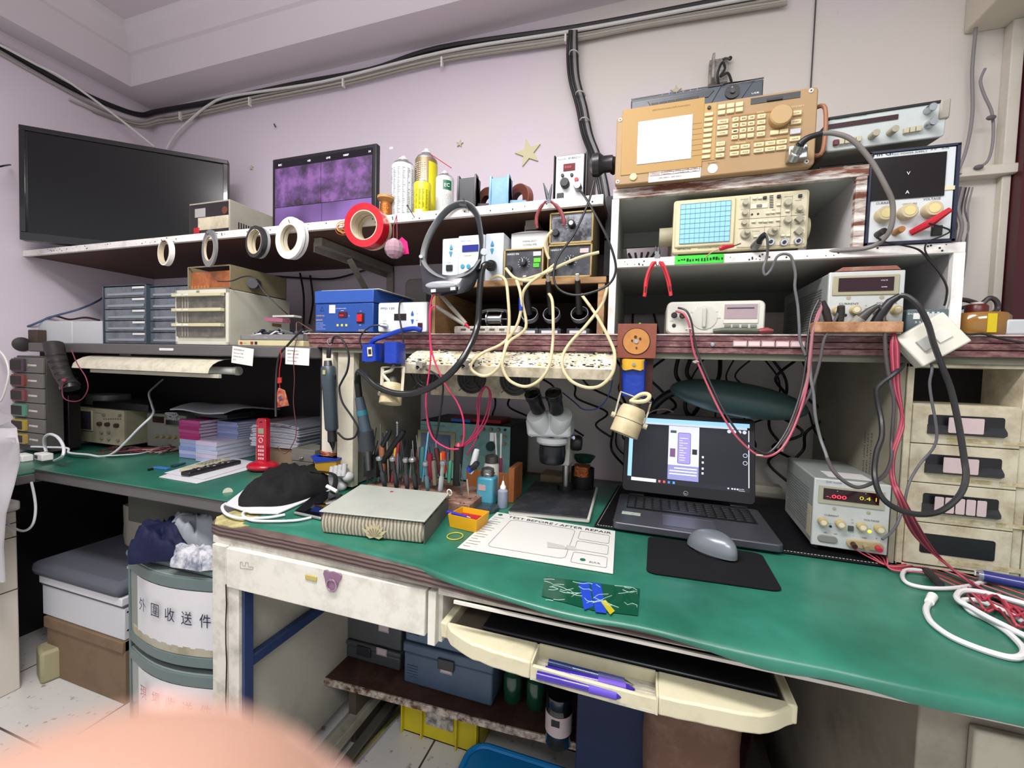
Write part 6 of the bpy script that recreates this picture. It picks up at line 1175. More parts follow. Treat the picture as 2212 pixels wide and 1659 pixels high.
P=[D(x,y,ZD+.0005)for x,y in((988,1184),(1324,1240),(1329,1148),(1074,1107))];t=thing('test_sheet','white laminated repair test sheet with printed boxes in front of the microscope','sheet',P[0]);obj('sheet',MB().quadpoly(P,.001),M('d2d2cc',.3),t)
ex=(P[1]-P[0]);ey=(P[3]-P[0]);
def SP(u,v,z=.0018):return P[0].lerp(P[1],u).lerp(P[3].lerp(P[2],u),v)+Vector((0,0,z))
INK=M('2a3030',.6);mb=text3('TEST BEFORE / AFTER REPAIR',SP(.13,.885),SP(.97,.885)-SP(.13,.885),ey,.017,(SP(.97,.885)-SP(.13,.885)).length,0)
obj('printed_title',mb,INK,t,flat=True);mb=MB()
for u0,u1,v0,v1 in((.17,.70,.12,.85),(.74,.96,.62,.84),(.74,.96,.36,.57),(.74,.96,.08,.30)):mb.tube([SP(u0+(u1-u0)*a,v0+(v1-v0)*b_,.0016)for a,b_ in rrect(0,1,0,1,.08,3)],.00035,4,closed=True)
obj('printed_box',mb,M('5a5c5c',.6),t);mb=MB()
for k in range(14):mb.tube([SP(.02,.06+.06*k,.0016),SP(.02+.1*(.5+.5*math.sin(k*2.1)**2),.06+.06*k,.0016)],.0004,4)
obj('printed_list',mb,M('5a5c5c',.6),t);obj('printed_mark',MB().quadpoly([SP(.56,.30),SP(.70,.33),SP(.66,.40),SP(.54,.42)],.0003),M('b4b4b0',.5),t);obj('printed_mark',MB().quadpoly([SP(.68,.32),SP(.76,.34),SP(.74,.42),SP(.68,.42)],.0003),M('b4b4b0',.5),t)
obj('printed_brand',text3('2UUL',SP(.85,.13),ex,ey,.009,.022,0),INK,t,flat=True);obj('green_logo',MB().cyl(SP(.81,.165),SP(.81,.165,.002),.0055),M('1d6a50',.5),t);obj('green_logo',MB().cyl(SP(.05,.93),SP(.05,.93,.002),.006),M('1d6a50',.5),t)

P=[D(x,y,ZD+.0005)for x,y in((1396,1238),(1692,1280),(1645,1198),(1400,1160))];c=sum(P,Vector())/4
pp=[]
for a,b_ in rrect(0,1,0,1,.08,4):pp.append(P[0].lerp(P[1],a).lerp(P[3].lerp(P[2],a),b_))
one('mouse_pad','black cloth mouse pad with rounded corners','mouse pad',MB().quadpoly(pp,.0025),M('0b0b0e',.9),bevel=.0005)
A,B_=D(1490,1180,ZD+.003),D(1597,1216,ZD+.003);c=(A+B_)/2+Vector((0,.012,0));an=math.atan2((B_-A).y,(B_-A).x);L0=.052
t=thing('computer_mouse','dark grey vertical-humped mouse on the black pad','mouse',c);mb=MB();rows=[]
n=24;K=9
for j in range(K+1):
    f=j/K;zz_=.037*math.sin(f*math.pi/2);k=math.cos(f*math.pi/2)**.55
    rows.append([c+Matrix.Rotation(an-.25,3,'Z')@Vector((L0*k*math.cos(2*math.pi*i/n)*(1-.1*math.sin(2*math.pi*i/n))+.006*f,.034*k*math.sin(2*math.pi*i/n)*(1-.22*math.cos(2*math.pi*i/n+.4)),zz_+.004))for i in range(n)])
vs=[v for r in rows for v in r];mb.add(vs,[(j*n+i,j*n+(i+1)%n,(j+1)*n+(i+1)%n,(j+1)*n+i)for j in range(K)for i in range(n)]+[tuple(range(n-1,-1,-1)),tuple(range(K*n,K*n+n))]);obj('shell',mb,M('7d848b',.28,m=.3),t,ang=80)
obj('underside',MB().cyl(c,c+Vector((0,0,.004)),.036),BLACK,t);obj('logo',MB().ball(c+Vector((.02,.01,.034)),(.006,.003,.002)),STEEL,t)

t=thing('tape_patch','crinkled clear tape patch with two blue strips at the front edge of the green mat','tape',D(1270,1295,ZD))
qd=[(1165,1292),(1178,1245),(1380,1268),(1376,1340),(1300,1322),(1170,1302)];obj('clear_tape',MB().quadpoly([D(x,y,ZD+.0004)for x,y in((1170,1288),(1178,1246),(1382,1272),(1378,1330),(1280,1318))],.0006),M('0f4a34',.12,coat=1),t)
for pts in(((1250,1258),(1272,1258),(1282,1310),(1262,1318)),((1276,1258),(1298,1262),(1310,1325),(1286,1322))):obj('blue_strip',MB().quadpoly([D(x,y,ZD+.0011)for x,y in pts],.0004),BLUE,t)
obj('yellow_strip',MB().quadpoly([D(x,y,ZD+.0016)for x,y in((1298,1300),(1308,1296),(1328,1320),(1318,1328))],.0004),M('a8a020',.4),t)
random.seed(5);mb=MB()
for k in range(26):
    x,y=random.uniform(1175,1350),random.uniform(1250,1305);a=random.uniform(-.5,.9);n_=random.randint(3,5);pts=[(x+i*11*math.cos(a)+random.uniform(-3,3),y+i*7*math.sin(a)+random.uniform(-3,3))for i in range(n_)]
    mb.tube([D(min(X,1376),min(max(Y,1250+(X-1180)*.1),1315),ZD+.0018)for X,Y in pts],.0004,4)
obj('crease',mb,M('a8c8bc',.4),t)
# ================================================================ on the grey hutch shelf (left)
ZG=1.1645;YG=.97
def bxp(x0,x1,y,z0,ytop,dep):a=W(x0,ytop,y);b=W(x1,ytop,y);return a.x,b.x,y,y+dep,z0,a.z
for i,(x0,x1)in enumerate(((80,155),(156,224))):v=bxp(x0,x1,1.03,ZG,694,.14);one('white_tray',('left','right')[i]+' one of two low white boxes at the left end of the grey hutch','box',MB().box(*v),M('c9cdce',.5),'low white boxes',bevel=.003)
cable('dark_leads','dark red and black leads lying on the low white boxes',[(95,690,1.05),(120,683,1.07),(150,690,1.1),(185,686,1.1),(215,692,1.12)],.004,M('2c1a20',.5))
one('brown_case','dull brown case at the far left end of the grey hutch','case',MB().box(*bxp(38,78,1.0,ZG,712,.1)),M('4a3d36',.6),bevel=.004)

SM=M('46505a',.15,a=.85,coat=.5);SF=M('3a444f',.3)
for i,(x0,x1,lb)in enumerate(((222,316,'left smoky plastic drawer tower with white labels'),(319,410,'right smoky plastic drawer tower half behind the cream cabinet'))):
    y=1.0+.01*i;a=W(x0,735,y);b=W(x1,735,y);H=W(x0,617,y).z-ZG;t=thing('drawer_tower',lb,'drawer cabinet',((a.x+b.x)/2,y+.07,ZG),'smoky drawer towers');w_=b.x-a.x
    obj('frame',MB().box(a.x,a.x+.004,y,y+.15,ZG,ZG+H).box(b.x-.007,b.x,y,y+.15,ZG,ZG+H).box(a.x,b.x,y,y+.15,ZG+H-.004,ZG+H).box(a.x,b.x,y,y+.15,ZG,ZG+.003),SF,t,bevel=.001)
    for k in range(5):
        z0=ZG+.004+k*(H-.008)/5;dh=(H-.008)/5;dr=obj('drawer',MB().box(a.x+.005,b.x-.008,y+.004,y+.14,z0,z0+dh-.002),M('5d6870',.12,coat=.6,d=.6,dc='22262a',s=25),t,bevel=.001)
        obj('finger_lip',MB().box(a.x+.03,b.x-.012,y-.002,y+.004,z0+dh*.15,z0+dh*.4),M('7d8890',.15,coat=1),dr,bevel=.002)
        if not i:obj('paper_label',MB().box(a.x+w_*.70,b.x-.012,y-.0005,y+.0035,z0+dh*.72,z0+dh*.88),M('dcdcd8',.6),dr)

d=Dev('component_cabinet','cream metal cabinet with three clear parts drawers on the grey hutch','drawer cabinet',(382,736),(496,737),(375,628),y=YG,z=ZG+.001,yaw=2);d.zo=(0,500)
d.body(.24,M('b5b4a4',.5,d=.35,dc='8a8468',s=12),.002);FR=M('c9c7b8',.5);d.part('front_frame',MB().box(0,d.w,-.004,.001,d.h-.012,d.h).box(0,d.w,-.004,.001,0,.010).box(0,.009,-.004,.001,0,d.h).box(d.w-.011,d.w,-.004,.001,0,d.h),FR,.001)
for k,y in enumerate((540,665,790)):
    a=d.uv(1515,y);b=d.uv(1925,y+110);dr=d.box('drawer',a[0],b[0],b[1],a[1],.002,.004,M('4c4a40',.15,coat=.5,d=.5,dc='8a8878',s=25));d.box('top_lip',a[0]-.003,b[0],a[1]-.009,a[1]+.001,.003,.018,M('c2bd9a',.45),.001,parent=dr)
    for j in range(3):d.box('divider',a[0]+.025+.012*j,a[0]+.028+.012*j,b[1],a[1]-.01,.003,.0045,M('9c9a88',.4),parent=dr)
    for j in range(2):d.box('sticker',a[0]+.02+.03*j,a[0]+.04+.03*j,a[1]-.007,a[1]-.001,.0182,.0187,M(('c9d8d0','d8d4c0','d8d8d4')[k],.5),parent=dr)
u,v=d.uv(1700,515);d.box('name_plate',u-.006,u+.006,v-.003,v+.003,.003,.005,M('7d7a6c',.4));d.part('side_scratch',MB().box(d.w-.0003,d.w+.0006,.16,.2,.075,.085).box(d.w-.0003,d.w+.0006,.195,.2,.05,.06),M('6d5a3a',.7));d.done()
zc=d.P0.z+d.h

a=W(402,618,1.0);b=W(520,612,1.0);t=thing('amber_bin','amber-brown open parts bin on top of the cream cabinet','bin',((a.x+b.x)/2,1.1,zc));AM=M('5d4020',.3)
z0=zc+.001;bx0,bx1=W(405,618,.985).x,W(497,612,.985).x;hz=W(402,577,.985).z-z0;mb=MB()
mb.box(bx0,bx0+.003,.985,1.2,z0,z0+hz).box(bx1-.003,bx1,.985,1.2,z0,z0+hz).box(bx0,bx1,1.197,1.2,z0,z0+hz).box(bx0,bx1,.985,1.2,z0,z0+.003).box(bx0,bx1,.985,.988,z0,z0+.007).box(bx0,bx1,.985,.988,z0+hz-.004,z0+hz);obj('bin',mb,M('857c62',.3,d=.4),t,bevel=.001)
obj('amber_insert',MB().box(bx0+.004,bx1-.004,.995,1.15,z0+.004,z0+hz*.8),M('8f4f26',.35,d=.6,dc='c8783a',s=40),t,bevel=.002)
for i in range(6):obj('rib',MB().cyl((bx0+.012+i*.014,.9935,z0+.004),(bx0+.012+i*.014,.9935,z0+.016),.005),M('a8683c',.3),t)
cable('loose_lead','black lead trailing out of the amber bin over the cream cabinet',[(470,608,.975),(500,607,.97),(525,598,.975),(548,600,.98),(570,630,.99),(600,660,1.0),(622,680,1.02)],.0018,BLACK)
one('grey_motor','small grey motor standing in the bin on the cream cabinet','motor',MB().cyl(W(545,612,1.05),W(556,612,1.1),.016),DSTEEL)

d=Dev('network_switch','flat cream switch box with red and black buttons under the parts tray','switch box',(514,740),(655,739),(514,725),y=.965,z=ZG);d.zo=(500,580);d.h=.016
d.body(.1,M('c2b98e',.5),.001);d.part('button',MB().box(.01,.018,-.002,.001,.005,.011),RED);
for u,c in((.052,M('7d2028',.4)),(.068,BLACK)):d.box('button',u,u+.009,.004,.012,0,.0015,c)
d.txtu('1 0 0',.022,.006,.004,TXT,.012,.0005);d.done()
t=thing('parts_tray','clear plastic tray heaped with black and white plastic bits on the flat switch box','tray',W(585,720,1.0));z0=ZG+.0165;a,b=W(518,722,.97).x,W(655,722,.97).x;TR_=M('8a8a88',.15,a=.6)
obj('tray',MB().box(a,b,.972,1.06,z0,z0+.002).box(a,b,.972,.974,z0,z0+.018).box(b-.002,b,.972,1.06,z0,z0+.02).box(a,a+.002,.972,1.06,z0,z0+.016).box(a,b,1.058,1.06,z0,z0+.025),TR_,t)
random.seed(21)
for nm,c,n in(('black_bits','1c1f2c',34),('white_bits','c8ccd0',14),('grey_bits','6d6f72',16)):
    mb=MB()
    for i in range(n):mb.obox((random.uniform(a+.01,b-.015),random.uniform(.982,1.045),z0+.006+random.random()*.026),(random.uniform(.01,.032),.012,random.uniform(.003,.008)),Matrix.Rotation(random.uniform(-.5,.5),3,'Y')@Matrix.Rotation(random.uniform(-1,1),3,'Z'))
    o=obj(nm,mb,M(c,.4),t);o['kind']='stuff'
c=W(620,690,1.0);obj('pink_card',MB().obox(W(600,692,1.03),(.07,.03,.012),Matrix.Rotation(.05,3,'Y')),M('9a5a6c',.4),t);obj('white_lid',MB().obox(W(620,684,1.05),(.085,.03,.006)),M('c9c6bc',.5),t)
one('cardboard_box','small brown cardboard box leaning left of the blue hot plate','box',MB().prism([(W(642,740,.98).x,ZG+.004),(W(690,740,.98).x,ZG+.004),(W(688,706,.98).x,ZG+.035),(W(650,706,.98).x,ZG+.036)],1.0,1.05,'y'),M('8a6040',.8,d=.4),bevel=.001)
for i,(pts,r)in enumerate(((((642,735,.955),(640,705,.96),(643,696,.97),(655,702,.98),(675,715,.99)),.0016),(((655,710,.96),(640,725,.955),(622,745,.95),(605,765,.95),(598,800,.95),(596,860,.94),(596,900,.93)),.0032))):cable('loose_lead',('thin tan-brown lead curling over the small cardboard box','black lead dropping past the red charm to the paper stack')[i],pts,r,(M('5a4034',.5),BLACK)[i])
cable('wire_loop','long thin brown wire hanging from the grey shelf edge between the papers',[(640,735,.95),(634,770,.94),(636,820,.935),(634,870,.93),(640,930,.92),(632,960,.915),(615,980,.91),(600,965,.91)],.0011,M('5a3034',.5))

q=ZQ(0,500);t=thing('tube_lamp','cream metal tube lamp reflector mounted under the grey shelf','lamp',W(370,790,1.0));a=W(212,770,1.0).x;b=W(500,775,1.0).x;rows=[]
for i in range(9):x=a+(b-a)*i/8;rows.append([Vector((x-.0,1.0-.075*math.sin(math.pi*j/10),1.078+.045*math.cos(math.pi*j/10)))for j in range(6)])
obj('reflector',MB().grid(rows,.0015),M('cfcab4',.45,d=.4,dc='6a5a44',s=30),t);obj('lower_lip',MB().box(a+.05,b+.01,0.95,.96,1.062,1.074),M('c2bda8',.5,d=.3),t,bevel=.001);obj('lamp_tube',MB().cyl((a+.06,1.0,1.085),(b+.02,1.0,1.085),.012,n=20),M('c4c2bc',.3),t);obj('end_cap',MB().cyl((b+.02,1.0,1.085),(b+.032,1.0,1.085),.014),M('a8a69c',.4),t);obj('mount',MB().box(a+.1,a+.16,1.01,1.03,1.11,1.13),DSTEEL,t)

for nm,x0,y0,x1,y1,yy,rows_,lb in(('paper_tag',501,750,547,788,.945,('凱文科技有限公司','Service TEL','2024 0612','KC'),'tilted printed paper tag hanging at the right end of the cream lamp'),('paper_tag',617,751,668,789,.945,('請勿移動  0.9mm','請保持  1.5mm 焊線','AWG 28  25W','Solder'),'flat white handwritten paper tag hanging below the cardboard box')):
    A,B_=W(x0,y0,yy),W(x1,y1,yy);t=thing('paper_tag',lb,'paper tag',((A.x+B_.x)/2,yy,B_.z));mr=Matrix.Rotation(.1 if x0<600 else .03,3,'Y');c=(A+B_)/2;obj('paper',MB().obox(c,(B_.x-A.x,.0006,A.z-B_.z),mr),M('dedcd6',.7),t);mb=MB()
    for k,s_ in enumerate(rows_):o=c+mr@Vector((-(B_.x-A.x)*.42,-.0006,(A.z-B_.z)*(.28-.2*k)));text3(s_,o,mr@Vector((1,0,0)),mr@Vector((0,0,1)),.005,min(.04,.006*len(s_)),0,mb)
    obj('writing',mb,M('3a3c44',.6),t,flat=True)

q=ZQ(0,500);t=thing('heat_gun_handle','dark grey pistol-grip tool hanging at the left end of the grey hutch','tool',W(150,850,.93));GG=M('33302f',.5)
obj('grip',MB().tube(spline([q(*p_)for p_ in((455,960,.93),(480,1060,.925),(520,1180,.92),(560,1260,.92),(610,1320,.92))]),[.028]*4+[.027]*6+[.025]*6+[.024]*5+[.025]*4,16,flat=.8),GG,t);obj('barrel',MB().lathe([(0,0),(.02,.004),(.028,.02),(.027,.07),(.018,.075),(0,.076)],q(130,960,.99),q(500,970,.93)-q(130,960,.99),20),M('3a3635',.5),t)
obj('foot',MB().cyl(q(590,1315,.92),q(600,1345,.92),.026),M('242021',.4),t)
for k in range(5):obj('grip_rib',MB().torus(q(470+k*28,1060+k*50,.918),(.35,0,-1),.0255,.0012,20,5,sx=.8),BLACK,t)
obj('red_string',MB().tube(spline([q(*p_)for p_ in((610,1010,.9),(660,1130,.895),(730,1240,.895),(750,1340,.895),(700,1430,.895),(620,1450,.895),(545,1420,.895),(530,1340,.895),(545,1290,.895))]),.0016),M('7d3446',.5),t);obj('red_knot',MB().ball(q(548,1270,.893),.007),M('8a3a4a',.5),t)
q=ZQ(500,580);t=thing('red_charm','red and gold embroidered charm on a knotted red cord under the grey shelf','charm',q(435,1190,.94));RC=M('8a2430',.7,d=.9,dc='b8885a',s=60)
obj('cord',MB().tube(spline([q(*p_)for p_ in((415,685,.945),(425,760,.944),(412,850,.943),(408,930,.942),(415,1030,.942))]),.0011),RED,t);obj('knot',lump(MB(),q(412,955,.94),.013,.006,.014,5),M('b03028',.6),t)
P=[q(x,y,.94)for x,y in((388,1190),(485,1170),(450,1040),(400,1018),(385,1060))];obj('amulet',MB().quadpoly(P,.004,up=(0,1,0)),RC,t,bevel=.001);obj('emblem',MB().cyl(q(420,1105,.9385),q(420,1105,.94),.006),M('4a3a6a',.6),t)

t=thing('drawer_stack','grey drawer stack with coloured recessed handles at the far left','drawer cabinet',W(20,960,1.0));y=.96;x1=W(97,860,y).x;cs=('4a3a44','7a3f3a','7a4044','5a8a78','a8923a','a89048')
ys_=[772,806,838,870,903,934,962]
obj('case',MB().box(-2.335,x1-.002,y+.004,y+.055,W(50,966,y).z-.01,W(50,768,y).z),M('4d4a46',.5),t,bevel=.003)
for k in range(6):
    z1,z0=W(60,ys_[k],y).z,W(60,ys_[k+1],y).z;dr=obj('drawer',MB().box(-2.335,x1,y-.004,y+.004,z0+.002,z1-.001),M('6a6862',.5,d=.2),t,bevel=.002);obj('handle',MB().prism(rrect(-2.335,W(60,800,y).x,z0+.007,z1-.006,.004),y-.012,y-.003,'y'),M(cs[k],.5),dr,bevel=.001)
    obj('handle_slot',MB().prism(rrect(W(10,800,y).x,W(54,800,y).x,z0+.012,z1-.012,.003),y-.0128,y-.011,'y'),M('2c2824',.5),dr);obj('name_label',MB().box(W(64,800,y).x,W(82,800,y).x,y-.0055,y-.0038,(z0+z1)/2-.003,(z0+z1)/2+.004),M('cfc4c0',.6),dr);obj('lettering',text3(('OPPO','SONY','HTC','OTHER','LG','ASUS')[k],(W(65,800,y).x,y-.006,(z0+z1)/2-.002),(1,0,0),(0,0,1),.004,.016,0),TXT,dr,flat=True)
cable('white_cable','white cord hanging in front of the far left drawer stack',[(-5,752,.9),(12,775,.9),(19,805,.9),(12,840,.9),(2,865,.9),(-8,870,.9)],.003,WHITE)
cable('wall_lead','black lead from the television edge to the left picture edge',[(22,356,.95),(8,358,.9),(-10,362,.88)],.003,BLACK)
cable('wall_lead','black lead sweeping from the left picture edge under the upper shelf end',[(-8,500,1.0),(8,528,1.0),(28,548,1.02),(55,557,1.05),(90,556,1.1)],.004,BLACK)
cable('wall_lead','blue-grey lead rising from the left edge to the smoky towers',[(-8,722,.98),(60,705,1.0),(110,685,1.05),(170,668,1.1),(215,648,1.2),(235,630,1.3)],.004,M('4a5a78',.5))
cable('wall_lead','black lead rising behind the smoky towers to the upper shelf',[(190,688,1.2),(215,655,1.25),(240,612,1.3),(258,592,1.32),(275,575,1.35)],.006,M('2c1d20',.5))
# ================================================================ on the left desk
ZL2=.7505
d=Dev('oscilloscope','small cream oscilloscope on the left desk under the lamp','oscilloscope',(168,950),(271,963),(163,878),y=1.13,z=ZL2+.006);d.zo=(0,820);d.h=W(163,878,1.13).z-d.P0.z
d.body(.2,M('a69f86',.5,d=.4,dc='6b6450'),.004);d.part('front_panel',MB().prism(rrect(0,d.w,0,d.h,.005),-.004,.001,'y'),M('b8b196',.5,d=.3),.001);d.pb('screen_hood',645,245,810,440,.01,M('b8b196',.5),.004,o0=.003);d.pb('screen',690,262,803,425,.011,M('4a4a58',.2),o0=.009)
for x,y in((872,375),(938,380),(1015,390)):d.knob(x,y,.0085,.012,M('4a3630',.4),out=.004)
for x,y in((905,300),(1040,305),(885,500),(945,505),(1025,515),(885,450),(945,450)):d.knob(x,y,.006,.008,M('8a8474',.4),out=.004)
for i in range(8):u,v=d.uv(900+i*20,335);d.box('button',u-.002,u+.002,v-.002,v+.002,.003,.007,M('6a6456',.5))
d.txt('TRIO OSCILLOSCOPE',830,285,.004,TXT,.05,.005);d.feet(.18,BLACK,.006);zt=d.P0.z+d.h;d.done()
x=d.P0.x;one('black_recorder','flat black box lying on the cream left oscilloscope','box',MB().box(W(206,876,1.15).x,W(325,880,1.15).x,1.14,1.3,zt+.001,zt+.03),BLACK,bevel=.003)
one('dark_monitor','dark screened box behind the heat gun handle','monitor',MB().box(W(124,850,1.03).x,W(146,850,1.03).x,1.03,1.07,ZL2,W(130,853,1.03).z),M('1a1216',.3),bevel=.003)
one('clear_bag','translucent grey plastic bag of things on the black recorder','bag',lump(MB(),W(235,862,1.2),.14,.12,.04,40),M('8a8c86',.3,a=.6),ang=70)
d=Dev('power_supply','dusty grey power supply left of the booklet stack','power supply',(318,978),(402,984),(325,892),y=1.19,z=ZL2);d.zo=(0,820);d.h=W(325,892,1.19).z-ZL2
d.body(.15,M('8a8c84',.5,d=.3),.003);d.pb('display_frame',1410,320,1590,405,.006,M('8a8676',.5),.002,o0=-.001);d.pb('display',1430,340,1575,395,.007,M('101214',.15),o0=.005);d.pb('display',1310,310,1400,370,.004,M('2c1014',.2),o0=-.001)
for i in range(5):d.knob(1345+i*52,478+i*4,.007,.01,M('9a8a5c',.4))
d.knob(1455,560,.006,.008,M('7a5a50',.4));d.done()

t0=None;a=D(402,985,ZL2);b=D(556,985,ZL2)
def booklet(x0,x1,y0,y1,z,h,c,lb,grp,nm='booklet',side='b8bccc',ra=0):
    t=thing(nm,lb,'booklet',((x0+x1)/2,(y0+y1)/2,z),grp);cx,cy=(x0+x1)/2,(y0+y1)/2;m_=Matrix.Rotation(ra,3,'Z')
    obj('pages',MB().obox((cx,cy,z+h/2),(x1-x0-.002,y1-y0-.002,h*.8),m_),M(side,.8),t);obj('cover',MB().obox((cx,cy,z+h-.0006),(x1-x0,y1-y0,.0012),m_).obox((cx,cy,z+.0005),(x1-x0,y1-y0,.001),m_).obox(Vector((cx,cy,z+h/2))+m_@Vector((0,-(y1-y0)/2,0)),(x1-x0,.0012,h),m_),M(c,.5),t)
random.seed(8);z=ZL2+.001;xa=D(402,985,ZL2).x;n=0
for i in range(11):
    blue=i<5;h=.0135 if blue else .0115;c=('8f9cc8','a9b2d4','8494c4','9aa6d0','a2aacc')[i%5]if blue else('b03a78','b85088','a82c6c')[i%3];o=random.uniform(-.004,.004)
    booklet(xa+o,xa+.105+o,1.10,1.30,z,h,c,'%s booklet, %s from the bottom of the tall stack on the left desk'%('pale blue' if blue else 'magenta',('lowest','second','third','fourth','fifth','sixth','seventh','eighth','ninth','tenth','topmost magenta')[i]),'tall booklet stack',ra=random.uniform(-.03,.03));z+=h+.0004
ztop=z;z=ZL2+.001;xb=D(470,990,ZL2).x
for i in range(5):booklet(xa+.112,xa+.215,1.08,1.25,z,.0145,('a9b2cc','c0b4cc','b0b8d0')[i%3],'pale lilac booklet, %s from the bottom of the short stack by the phone'%('lowest','second','third','fourth','fifth')[i],'short booklet stack',ra=.02*(i%3-1));z+=.0149
for i in range(7):booklet(xa+.112,xa+.215,1.16,1.3,z,.0085,('8a94bc','7d88b4','929cc4')[i%3],'thin blue booklet, %s above the lilac ones behind the phone'%('lowest','second','third','fourth','fifth','sixth','seventh')[i],'thin blue booklets',ra=.02*(i%3-1));z+=.0088
one('black_folder','black folder lying on top of the magenta booklets','folder',MB().box(xa+.01,xa+.21,1.12,1.32,ztop+.012,ztop+.028),BLACK,bevel=.003)
one('envelope_pile','large grey-white envelope pile crumpled on the black folder','envelopes',MB().grid([[Vector((xa-.05+.034*i,1.10+.04*j,ztop+.036+.016*math.sin(j*.6)+.004*math.sin(i*.9+j)))for j in range(7)]for i in range(9)],.005),M('a6a8b0',.6),ang=60)
one('cable_bundle','crumpled grey cable bundle hanging off the magenta booklet stack','cable bundle',MB().tube(spline([Vector((xa-.02+.03*math.sin(i*2.3),1.09+.01*math.cos(i*3),ztop+.012+.012*math.sin(i*1.7)))for i in range(16)]),.0035),M('8a8c8c',.5))

random.seed(3);z=ZL2+.062;xc=D(590,985,ZL2).x+.01;one('paper_base_box','low brown cardboard box carrying the loose paper stack','box',MB().box(xc+.02,xc+.2,1.15,1.36,ZL2,ZL2+.06),M('8f7a62',.8),bevel=.001)
for i in range(18):
    h=.0042;o=random.uniform(-.008,.008);rows=[[Vector((xc+.012+o+.21*a/5,1.14+.22*b/2,z+h+.012*math.sin(math.pi*a/5)*(i/18)+.004*(a/5)))for b in range(3)]for a in range(6)]
    one('paper_sheaf','white paper sheaf, number %s up from the cardboard box in the curled stack'%('one two three four five six seven eight nine ten eleven twelve thirteen fourteen fifteen sixteen seventeen eighteen'.split()[i]),'papers',MB().grid(rows,h*.8),M(('c4c4cc','b4b8c4','ccc8cc','9a9eac')[i%4],.7),'curled paper stack');z+=h
one('plastic_sleeve','clear plastic sleeve with red print on top of the curled papers','sleeve',MB().grid([[Vector((xc-.005+.05*a,1.13+.07*b,z+.010+.004*math.sin(a*1.5)))for b in range(4)]for a in range(5)],.001),M('b8a4b0',.15,a=.75,d=.8,dc='b04a5a',s=9))

t=thing('small_drawers','small grey metal drawer box left of the yellow tin','drawer cabinet',D(650,1010,ZL2));A=W(630,968,1.02);B_=W(680,968,1.02);obj('case',MB().box(A.x,B_.x,1.02,1.1,ZL2,A.z),M('6a6a62',.45,d=.3),t,bevel=.001)
for k in range(2):z0=A.z-.008-.028*(k+1);dr=obj('drawer',MB().box(A.x+.002,B_.x-.002,1.016,1.02,z0,z0+.026),M('74746a',.4,m=.3,d=.3),t,bevel=.001);obj('pull',MB().box((A.x+B_.x)/2-.007,(A.x+B_.x)/2+.007,1.010,1.016,z0+.008,z0+.014),STEEL,dr,bevel=.001)
A=W(682,985,.99);B_=W(728,985,.99);t=thing('yellow_tin','mustard yellow tin wrapped with blue tape, wire coil on top','tin',((A.x+B_.x)/2,1.02,ZL2));zt=A.z;obj('tin',MB().box(A.x,B_.x,.985,1.04,ZL2,zt),M('a8842a',.5,d=.3),t,bevel=.003);obj('blue_tape',MB().prism([(A.x-.012,zt),(B_.x+.004,zt),(B_.x+.004,zt-.006),((A.x+B_.x)/2,zt-.012),(A.x+.006,zt-.018)],.982,1.045,'y'),TB,t)
mb=MB();[mb.torus(((A.x+B_.x)/2-.008+.003*math.sin(k),1.01,zt+.002+.0022*k),(0.05*(k%3),.1,1),.022-.001*(k%3),.0012,28,5)for k in range(6)];one('wire_coil','orange-tan coil of thin wire resting on the yellow tin','wire coil',mb,M('9a4a24',.4))
t=thing('white_glove','crumpled white work gloves between the black cap and the tool block','gloves',D(730,1055,ZD));c=D(728,1045,ZD)
for i,(x,y,sx_,sz_)in enumerate(((722,1035,.05,.05),(742,1020,.03,.035),(735,1050,.04,.03),(752,1030,.03,.03))):obj('glove_lump',MB().ball(W(x,y,.99),(sx_/2,.018,sz_/2),16,10),M('b8b8b8',.9,b=.6,bs=60),t)
for i in range(4):obj('finger',MB().tube([W(715+i*9,1028,.975),W(718+i*9,1008-2*i,.98)],.007,10),M('b8b8b8',.9,b=.6,bs=60),t)

d=D(568,1015,ZL2);t=thing('cordless_phone','red cordless phone standing in its round red cradle','phone',(d.x,d.y,ZL2));RP=M('b01228',.3,coat=.3);x0=d.x;y0=d.y
obj('cradle',MB().ball((x0,y0,ZL2+.014),(.052,.046,.018),28,12),RP,t);A=Vector((x0-.002,y0,ZL2+.02));B_=W(567,903,y0+.004);ax=(B_-A);up=ax.normalized();hw=.0215;fw=Vector((0,-1,0));sd=up.cross(fw).normalized();fw=sd.cross(up).normalized()
def PH(u,v,o):return A+sd*-u+up*v+fw*o
HL=ax.length;pl=[(u,v)for u,v in rrect(-hw,hw,0,HL,.012)];vs=[PH(u,v,-.012)for u,v in pl]+[PH(u,v,.006)for u,v in pl];n=len(pl)
obj('handset',MB().add(vs,[tuple(range(n)),tuple(range(2*n-1,n-1,-1))]+[(i,n+i,n+(i+1)%n,(i+1)%n)for i in range(n)]),RP,t,bevel=.002)
def phb(name,u0,u1,v0,v1,o,m_):mb=MB().add([PH(u,v,oo)for oo in(.005,.005+o)for u,v in((u0,v0),(u1,v0),(u1,v1),(u0,v1))],[(0,3,2,1),(4,5,6,7),(0,1,5,4),(1,2,6,5),(2,3,7,6),(3,0,4,7)]);return obj(name,mb,m_,t,bevel=.0005)
phb('display',-.012,.012,HL*.66,HL*.78,.002,M('8a947c',.3));phb('ear_slot',-.006,.006,HL*.9,HL*.93,.0015,BLACK);obj('lettering',text3('Panasonic',PH(.010,HL*.82,.0065),-sd*1,up,.004,.02,0),M('d8d0d0',.5),t)
for r_ in range(4):
    for c_ in range(3):phb('key',-.012+.009*c_,-.0065+.009*c_,HL*(.10+.085*r_),HL*(.15+.085*r_),.002,M('d8b8bc',.4))
